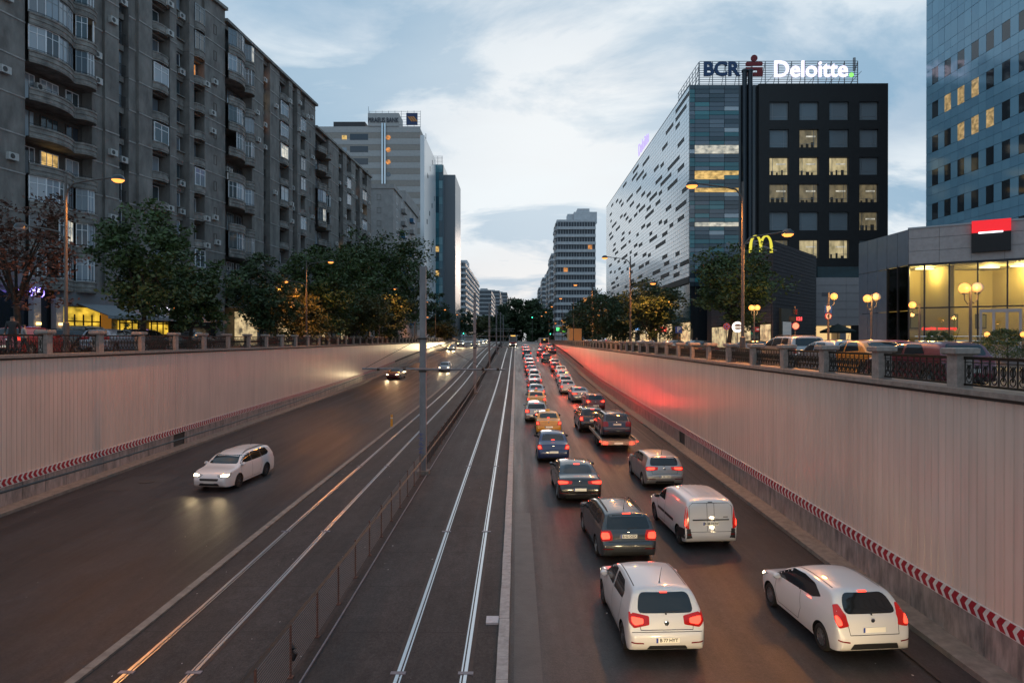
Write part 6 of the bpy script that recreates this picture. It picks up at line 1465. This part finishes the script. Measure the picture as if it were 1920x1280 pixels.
for xx, lab in ((-7.5, 'left'), (-1.75, 'right')):
    b = MB(); pts = [(xx, 2, mz(10) - .3)] + [(xx, d, mz(d) - .25) for d, _ in masts]
    for a, c in zip(pts[:-1], pts[1:]):
        P_ = [Vector(a).lerp(Vector(c), k / 6) - Vector((0, 0, .25 * math.sin(math.pi * k / 6))) for k in range(7)]; b.tube(P_, .017, 4)
    tag(b.build('contact_wire', wirem2), 'thin overhead contact wire above the %s-hand tram track' % lab, 'wire', 'overhead wires')
def bollard(label, x, d, h, m):
    t = thing('bollard', (x, d, zr(d)), label, 'bollard'); MB().tube([(0, 0, 0), (0, 0, h)], [.09, .08], 8).build('post', m, t, smooth=True); MB().lathe([(.085, h * .7), (.092, h * .71), (.092, h * .78), (.085, h * .79)], n=10).build('reflective_band', white_p, t); MB().lathe([(.14, 0), (.14, .05), (.09, .06)], n=10).build('foot', black, t)
bollard('yellow marker post beside the oncoming carriageway kerb', X(734, 50.5), 50.5, .95, mat('marker_yellow', (.55, .28, .02), .5))
# globe lamps
globem = glow('globe_lit', (1, .36, .07), 2.3); globe_faint = mat('globe_faint', (.55, .42, .30), .15, spec=.6, em=(1, .6, .25), es=.15)  # the second material gives globes not switched on a faint warm glow of their own
def globe_lamp(label, x, y, d, gl, r=.19, zb=GR, watts=60):
    """gl: list of (photo x, photo y, lit)"""
    X0 = X(x, d); t = thing('globe_lamp', (X0, d, zb), label, 'street lamp', 'globe lamps before the bank'); zt_ = Z(y, d) - zb
    MB().tube([(0, 0, 0), (0, 0, zt_ + .1)], [.06, .045], 8).build('pole', polem, t, smooth=True)
    for gx, gy, on in gl:
        u, z = X(gx, d) - X0, Z(gy, d) - zb
        MB().tube([(0, 0, z - .45), (u * .5, 0, z - .55), (u, 0, z - .40), (u, 0, z - r)], .022, 6).build('arm', polem, t, smooth=True)
        b = MB().lathe([(.02, -r), (r * .55, -r * .83), (r * .87, -r * .5), (r, 0), (r * .87, r * .5), (r * .55, r * .83), (.02, r)], (u, 0, z), 'z', 18); b.build('globe', globem if on else globe_faint, t, smooth=True)
        MB().lathe([(r * .5, -r - .02), (r * .5, -r * .84)], (u, 0, z), 'z', 12).build('collar', domem, t)
        if on: point(t, (u, -r - .25, z), (1, .50, .14), watts, .15)
    return t
globe_lamp('double globe lamp standing before the bank door', 1816, 540, 24.2, [(1805, 541, 1), (1829, 540, 0)])
globe_lamp('double globe lamp standing before the grey bank corner', 1632, 556, 33.5, [(1624, 560, 1), (1641, 557, 0)])
globe_lamp('single globe lamp before the pale annexe', 1552, 552, 38, [(1562, 556, 1)])
globe_lamp('low globe lamp before the bank window', 1721, 573, 38, [(1708, 572, 1)])
globe_lamp('twin globe lamp before the dark brick restaurant', 1413, 575, 47, [(1408, 577, 1), (1419, 577, 1)])
globe_lamp('small globe lamp beside the bank ramp', 1847, 627, 38, [(1847, 627, 1)], .14, watts=25); globe_lamp('small globe lamp at the right picture edge', 1914, 627, 36, [(1914, 627, 1)], .14, watts=25)
# signs
blues = mat('sign_blue', (.02, .07, .30), .4); signred = mat('sign_ring_red', (.36, .03, .03), .4); signw = mat('sign_face', (.62, .60, .58), .4)
def board(name, label, x, d, zb, items, cat='sign', ztop=None, group='traffic signs'):
    t = thing(name, (X(x, d), d, zb), label, cat, group); zt_ = max(Z(i[1], d) - zb for i in items) + .3
    MB().tube([(0, .04, 0), (0, .04, zt_)], .032, 8).build('pole', polem, t, smooth=True)
    for kind, y, s in items:
        z = Z(y, d) - zb; f = lambda p, q, tt: (p, tt, q)
        if kind == 'P':
            o = MB().box((-s, -.03, z - s), (s, 0, z + s)).build('plate', blues, t); obj('letter', text_mesh('P', s * 2.1, .006, signw, .02, 'letter'), o, (0, -.04, z))
        elif kind in 'DS':
            o = MB().lathe([(s, -.03), (s, 0)], (0, 0, z), 'y', 22).build('plate', signred, t); MB().lathe([(s * .78, -.04), (s * .78, -.031)], (0, 0, z), 'y', 22).build('face', signw if kind == 'S' else blues, o)
            if kind == 'S': obj('letter', text_mesh('S', s * 1.3, .004, mat('sign_ink', (.02, .02, .02), .5), .015, 'letter'), o, (0, -.046, z))
            else:
                for a in (45, -45): q = MB().box((-s * .8, -.048, -.05), (s * .8, -.041, .05)).build('bar', signred, o, (0, 0, z)); q.rotation_euler = (0, R(a), 0)
        elif kind == 'N':
            o = MB().lathe([(s, -.03), (s, 0)], (0, 0, z), 'y', 22).build('plate', signred, t); MB().lathe([(s * .82, -.04), (s * .82, -.031)], (0, 0, z), 'y', 22).build('face', signw, o)
    return t
board('parking_sign', 'blue P parking sign above a small round sign before the pale annexe', 1551, 38.0, GR, [('P', 580, .20), ('S', 593, .19)])
board('parking_sign', 'blue P parking sign behind the balustrade left of the leaning tree', 1272, 54.0, GR, [('P', 618, .26)])
board('no_stopping_sign', 'round blue and red no-stopping sign by the leaning tree', 1361.5, 47.0, GR, [('D', 612, .24)])
t = board('closed_road_sign', 'round white sign with red ring under a red lit countdown display', 1490, 40.0, GR, [('N', 611, .23)])
zz = lambda y: Z(y, 40.0) - GR
MB().box((-.36, -.05, zz(603)), (.36, .05, zz(593.5))).build('display_box', black, t); obj('display_digits', text_mesh('121', .26, .004, glow('display_red', (1, .05, .06), 3), .012, 'display_digits'), t, (.2, -.06, zz(598)))
sgl = MB().box((-.11, -.1, zz(590)), (.11, .1, zz(580))).build('signal_head', black, t)
for k in range(3): MB().lathe([(.06, -.13), (.06, -.1)], (0, 0, zz(582 + k * 3)), 'y', 12).build('signal_lens', mat('lens_dark_red', (.1, .01, .01), .2), sgl)
MB().tube([(0, .04, zz(590)), (0, .04, zz(574))], .03, 6).build('finial', polem, t)
# round burger sign
d = 46.0; t = thing('round_sign', (X(1382, d), d, GR), 'round lit white sign with a bun emblem left of the right lamp post', 'sign'); z = Z(608, d)
MB().tube([(0, .06, 0), (0, .06, z)], .04, 8).build('pole', polem, t); o = MB().lathe([(.36, -.06), (.36, .06)], (0, 0, z), 'y', 26).build('plate', glow('round_white', (1, .88, .74), 2.0), t)
em_ = mat('bun_brown', (.12, .05, .02), .5); b = MB(); f = lambda p, q, tt: (p, tt, q)
b.prism([(.25 * math.cos(R(a)), z + .05 + .15 * math.sin(R(a))) for a in range(0, 181, 18)], -.08, -.065, f); b.prism([(.25 * math.cos(R(a)), z - .05 + .12 * math.sin(R(a))) for a in range(180, 361, 18)], -.08, -.065, f); b.build('emblem', em_, o); 
obj('emblem_bar', MB().box((-.17, -.085, z - .025), (.17, -.066, z + .025)).mesh('emblem_bar', em_), o)
# red shop light box
t = thing('shop_sign', (X(1237, 92), 92, 2.4), 'small red lit shop sign under the round tree', 'sign'); MB().box((-.9, -.1, .0), (.9, .1, .6)).build('light_box', glow('sign_red_lit', (1, .06, .04), 1.6), t); MB().box((-.6, -.13, .2), (.6, -.101, .4)).build('lettering_strip', glow('strip_white', (1, .8, .7), 2), t); MB().box((-.06, 0, -2.4), (.06, .1, 0)).build('post', polem, t)
# small coloured lights of the far shops under the trees
for i, (x, y, d, c, s) in enumerate(((1192, 617, 130, (.2, .5, 1), .35), (1155, 617, 150, (.35, .6, 1), .4), (1163, 621, 150, (1, .9, .8), .3), (1140, 612, 160, (.2, .3, 1), .5), (1124, 622, 170, (1, .75, .1), .4), (1125, 615, 175, (.1, 1, .3), .4), (1048, 617, 230, (.1, 1, .25), .9), (1058, 620, 225, (.2, 1, .1), .6), (1102, 617, 190, (.2, .5, 1), .7), (1212, 622, 105, (1, .9, .7), .35))):
    t = thing('shop_sign', (X(x, d), d, 0), 'small %s shop light under the right trees, number %s from the left' % ({(.2, .5, 1): 'blue', (.35, .6, 1): 'pale blue', (1, .9, .8): 'white', (.2, .3, 1): 'deep blue', (1, .75, .1): 'yellow', (.1, 1, .3): 'green', (.1, 1, .25): 'bright green cross-shaped', (.2, 1, .1): 'lime', (1, .9, .7): 'warm white'}[c], ['eighth', 'sixth', 'seventh', 'fifth', 'fourth', 'third', 'first', 'second', 'third', 'ninth'][i]), 'sign', 'shop lights under the right trees')
    z = Z(y, d); MB().box((-s, -.1, z - s * .6), (s, .1, z + s * .6)).build('light_box', glow('shop_%.1f%.1f%.1f' % c, c, 1.6), t); MB().box((-.05, .0, 0), (.05, .08, z - s * .6)).build('post', polem, t)
# far traffic signals
def signal(label, x, y, d, col):
    t = thing('traffic_light', (X(x, d), d, .1), label, 'traffic light', 'far traffic lights'); z = Z(y, d) - .1
    MB().tube([(0, .1, 0), (0, .1, z + .4)], .07, 6).build('pole', polem, t); o = MB().box((-.2, -.1, z - .8), (.2, .05, z + .35)).build('signal_head', black, t); MB().lathe([(.17, -.16), (.17, -.1)], (0, 0, z), 'y', 12).build('signal_lens', glow('signal_' + col, {'green': (.05, 1, .45), 'amber': (1, .5, .05)}[col], 6), o)
signal('green traffic light hanging high before the far trees', 998, 595, 235, 'green'); signal('green traffic light low on the left before the junction', 869, 625, 240, 'green'); signal('green traffic light on the far right of the junction', 1032, 626, 245, 'green'); signal('green traffic light beside the left slope', 839, 625, 215, 'green')
# parasol of the cafe
t = thing('parasol', (X(1569, 84), 84, GR), 'dark green cafe parasol before the lit annexe', 'parasol'); MB().tube([(0, 0, 0), (0, 0, 2.9)], .04, 6).build('pole', polem, t)
b = MB(); n = 8; rr = X(1602, 84) - X(1569, 84); b.add([(0, 0, 3.45)] + [(rr * math.cos(2*math.pi*k/n), rr * math.sin(2*math.pi*k/n), 2.55) for k in range(n)] + [(rr * math.cos(2*math.pi*k/n), rr * math.sin(2*math.pi*k/n), 2.3) for k in range(n)], [(0, 1+k, 1+(k+1) % n) for k in range(n)] + [(1+k, 1+n+k, 1+n+(k+1) % n, 1+(k+1) % n) for k in range(n)]); b.build('canopy', mat('parasol_green', (.012, .022, .018), .7), t)
# ---------------------------------------------------------------- left shops (belong to the nearest blocks)
dd1 = lambda x: (-37.5 - .181 * 62) / ((x - VX) / F - .181); ds1 = dd1(-60); U1 = lambda x: (dd1(x) - ds1) * math.hypot(1, .181)
shopy = mat('shop_yellow', (.5, .35, .05), .5, em=(1, .62, .06), es=.85); awn = mat('awning_grey', (.22, .235, .25), .7, var=.15)
vary(shopy, .8, .15, 1.3)
def shopbox(x0, x1, z0, z1, m, y=-.35, name='shop_window', dep=.2): return MB().box((U1(x0), y, z0), (U1(x1), y + dep, z1)).build(name, m, blk1)
shopbox(-30, 90, 0, 4.6, darkgl, -.2); shopbox(112, 178, .1, 3.6, shopy); shopbox(182, 200, .1, 3.2, mat('shop_brown', (.2, .09, .02), .6, em=(1, .4, .05), es=.18)); shopbox(215, 250, .1, 2.6, shopy); shopbox(275, 308, .1, 2.5, shopy); shopbox(315, 400, 0, 4.2, darkgl, -.2)
for x0, x1 in ((112, 178), (215, 250), (275, 308)):
    n_ = 4 if x1 - x0 > 40 else 3
    for k in range(n_ + 1): q = U1(x0) + (U1(x1) - U1(x0)) * k / n_; MB().box((q - .06, -.42, .1), (q + .06, -.36, 3.0)).build('shop_mullion', frame_d, blk1)
    MB().box((U1(x0), -.41, 2.35), (U1(x1), -.36, 2.45)).build('shop_transom', frame_d, blk1)
    for k in range(6): q = U1(x0) + (U1(x1) - U1(x0)) * (k + .3) / 6; MB().box((q, -.40, .1), (q + random.uniform(.2, .7), -.36, random.uniform(.7, 1.5))).build('shop_counter', wopen_d, blk1)
shopbox(95, 215, 3.7, 4.9, mat('fascia_grey', (.16, .17, .18), .6))
for x in (48, 91): 
    shopbox(x - 7, x + 7, 0, 4.3, stonep, -.9, 'pier', .5); o = MB().box((U1(x) - .12, -1.15, 2.0), (U1(x) + .12, -.9, 2.2)).build('wall_lamp', glow('uplight', (1, .62, .22), 4), blk1)
    for s in (-1, 1): spot(blk1, (U1(x), -1.12, 2.1 + s * .15), (0, .25, s), (1, .60, .22), 14, 70, .04)
for x0, x1 in ((135, 215), (215, 300), (300, 372)):
    a, c = U1(x0), U1(x1); b = MB(); b.add([(a, -.2, 4.0), (c, -.2, 4.0), (c, -3.4, 2.9), (a, -3.4, 2.9), (c, -3.4, 2.62), (a, -3.4, 2.62), (a, -.2, 3.93), (c, -.2, 3.93), (c, -3.36, 2.85), (a, -3.36, 2.85)], [(0, 1, 2, 3), (3, 2, 4, 5), (6, 9, 8, 7)]); b.build('awning', awn, blk1)
def squiggle(par, u0, u1, z, y, m, seed, h=.5):
    rng = random.Random(seed); b = MB(); u = u0
    while u < u1:
        P_ = [(u + rng.uniform(-.1, .35), y, z + rng.uniform(0, h)) for k in range(4)]; b.tube(P_, .05, 4); u += rng.uniform(.35, .6)
    return b.build('neon_sign', m, par)
vio = glow('neon_violet', (.30, .22, 1), 4); wht = glow('neon_white', (.85, .8, 1), 3); orr = glow('neon_orange', (1, .25, .05), 2.5)
squiggle(blk1, U1(-10), U1(30), 4.5, -1.0, vio, 1, .35); squiggle(blk1, U1(36), U1(58), 4.2, -1.0, vio, 2, .8); squiggle(blk1, U1(38), U1(56), 4.25, -1.05, wht, 3, .6)
squiggle(blk1, U1(220), U1(240), 3.7, -2.2, orr, 4, .6); squiggle(blk1, U1(241), U1(250), 3.6, -2.2, vio, 5, .9); squiggle(blk1, U1(262), U1(280), 3.4, -2.2, wht, 6, .7); squiggle(blk1, U1(282), U1(300), 3.5, -2.2, orr, 7, .8); squiggle(blk1, U1(298), U1(318), 3.3, -2.2, wht, 8, .7)
for k in range(5): MB().box((3 + k * 6.2, -.2, 0), (8 + k * 6.2, .3, 4.2)).build('shop_window', darkgl if k % 2 else shopw, blk2)
for k in range(5): MB().box((2 + k * 6.2, -.2, 0), (7 + k * 6.2, .3, 4.0)).build('shop_window', darkgl if k != 2 else shopw, blk3)
# ---------------------------------------------------------------- tram, bus, box truck
d = 204; t = thing('tram', (X(962, d), d, zr(d)), 'pale tram coming towards the camera on the right track', 'tram'); tz_ = mat('tram_white', (.42, .42, .43), .4)
b = MB(); f = lambda p, q, tt: (p, tt, q); b.prism([(-1.2, .45), (1.2, .45), (1.22, 2.6), (1.05, 3.3), (.8, 3.5), (-.8, 3.5), (-1.05, 3.3), (-1.22, 2.6)], 0, 18, f); b.build('body', tz_, t)
MB().box((-1.0, -.05, 1.6), (1.0, -.005, 3.0)).build('windscreen', glassm, t); MB().box((-.7, -.06, 3.08), (.7, -.005, 3.35)).build('destination_display', glow('tram_display', (1, .55, .1), 1.5), t); MB().box((-1.1, -.04, .9), (1.1, -.004, 1.35)).build('red_band', red_p, t)
for s in (-1, 1): MB().lathe([(.13, -.08), (.13, 0)], (s * .85, 0, .75), 'y', 12).build('head_lamp', head_on, t); spot(t, (s * .85, -.15, .75), (0, -1, -.08), (1, .85, .6), 250, 60)
for yy in (3, 15): MB().box((-1.0, yy, 0.04), (1.0, yy + 2, .5)).build('bogie', black, t)
d = 186; t = thing('bus', (X(1021, d), d, zr(d)), 'city bus seen from behind at the top of the queue', 'bus'); b = MB(); b.prism([(-1.25, .35), (1.25, .35), (1.27, 2.6), (1.2, 3.05), (-1.2, 3.05), (-1.27, 2.6)], 0, 12, f); b.build('body', mat('bus_white', (.45, .44, .43), .4), t)
MB().box((-1.0, -.04, 1.6), (1.0, -.005, 2.75)).build('rear_window', glassm, t); MB().box((-.3, -.05, 2.4), (.2, -.041, 2.65)).build('route_display', glow('tram_display', (1, .55, .1), 2), t)
for s in (-1, 1): MB().box((s * 1.08 - .09, -.04, .8), (s * 1.08 + .09, -.002, 1.5)).build('tail_lamp', brake_on, t); point(t, (s * 1.0, -.2, 1.1), (1, .05, .02), 14)
for yy in (2.5, 9):
    for s in (-1, 1): MB().lathe([(.45, -.13), (.45, .13)], (s * 1.08, yy, .45), 'x', 16).build('wheel', tyrem, t)
d = 148; t = thing('box_truck', (X(1079, d), d, 0), 'parked truck with a yellow-orange box body behind the balustrade', 'truck'); MB().box((-1.35, 0, .9), (1.35, 6, 3.7)).build('box_body', mat('truck_box', (.55, .32, .12), .5), t); MB().box((-1.0, 6.1, .5), (1.0, 8, 2.4)).build('cab', mat('truck_cab', (.4, .4, .4), .4), t); MB().box((-1.1, .1, .5), (1.1, 6.1, .88)).build('chassis', black, t)
for yy in (1.2, 7):
    for s in (-1, 1): MB().lathe([(.45, -.13), (.45, .13)], (s * .95, yy, .45), 'x', 16).build('wheel', tyrem, t)
# ---------------------------------------------------------------- people
skin = mat('skin', (.35, .20, .14), .6); hairm = mat('hair', (.02, .015, .012), .7)
def person(label, x, y, z, top, legs, rz=0, h=1.74):
    J = {'pel': (0, 0, .95), 'sp': (0, .01, 1.18), 'ch': (0, .02, 1.38), 'nk': (0, .02, 1.50), 'hd': (0, .0, 1.60), 'tp': (0, .0, 1.70)}
    for s, n in ((-1, 'l'), (1, 'r')):
        st = .12 * s
        J.update({'sh' + n: (.19 * s, .02, 1.42), 'el' + n: (.25 * s, .05 + st * .5, 1.15), 'wr' + n: (.24 * s, -.05 + st, .92), 'ha' + n: (.235 * s, -.07 + st, .83), 'hp' + n: (.09 * s, 0, .90), 'kn' + n: (.10 * s, -.03 + st, .50), 'an' + n: (.10 * s, .03 + st * 1.3, .08), 'to' + n: (.11 * s, -.12 + st * 1.3, .04)})
    E = [('pel', 'sp'), ('sp', 'ch'), ('ch', 'nk'), ('nk', 'hd'), ('hd', 'tp')] + [p for n in 'lr' for p in (('ch', 'sh' + n), ('sh' + n, 'el' + n), ('el' + n, 'wr' + n), ('wr' + n, 'ha' + n), ('pel', 'hp' + n), ('hp' + n, 'kn' + n), ('kn' + n, 'an' + n), ('an' + n, 'to' + n))]
    rad = {'pel': .15, 'sp': .14, 'ch': .15, 'nk': .06, 'hd': .095, 'tp': .085, 'sh': .075, 'el': .05, 'wr': .035, 'ha': .035, 'hp': .10, 'kn': .065, 'an': .045, 'to': .04}
    ks = list(J); me = bpy.data.meshes.new('body'); k_ = h / 1.74; me.from_pydata([tuple(c * k_ for c in J[q]) for q in ks], [(ks.index(a), ks.index(b2)) for a, b2 in E], [])
    o = bpy.data.objects.new('body', me); COL.objects.link(o); md = o.modifiers.new('s', 'SKIN')
    for i, q in enumerate(ks):
        v = me.skin_vertices[0].data[i]; r_ = rad[q if q in rad else q[:2]] * k_; v.radius = (r_, r_ * (.8 if q in ('ch', 'sp', 'pel') else 1)); v.use_root = q == 'pel'
    o.modifiers.new('u', 'SUBSURF').levels = 2
    dg = bpy.context.evaluated_depsgraph_get(); m2 = bpy.data.meshes.new_from_object(o.evaluated_get(dg)); bpy.data.objects.remove(o)
    for m in (top, legs, skin, hairm, black): m2.materials.append(m)
    for p in m2.polygons:
        c = p.center / k_; p.material_index = 3 if c.z > 1.63 or (c.z > 1.54 and c.y > .02) else 2 if c.z > 1.50 or (abs(c.x) > .19 and c.z < .95) else 0 if c.z > .93 else 1 if c.z > .09 else 4
    m2.shade_smooth(); t = thing('person', (x, y, z), label, 'person', 'pedestrians', rz); obj('body', m2, t); return t
dk = mat('coat_dark', (.02, .02, .022), .8); gr = mat('shirt_grey', (.25, .24, .24), .8); jn = mat('trousers_dark', (.02, .022, .03), .8)
person('person in a dark coat at the left edge behind the balustrade', X(19, 30.6), 30.6, GL + .13, dk, jn, .3, 1.80); person('person in a grey top beside the dark-coated one', X(41, 32), 32, GL + .13, gr, jn, 2.5, 1.45)
person('person in a white top walking near the leaning tree', X(1296, 62), 62, GR, mat('shirt_white', (.55, .53, .52), .8), jn, 1.2); person('person in dark clothes walking near the leaning tree', X(1306, 61), 61, GR, dk, jn, 1.0)
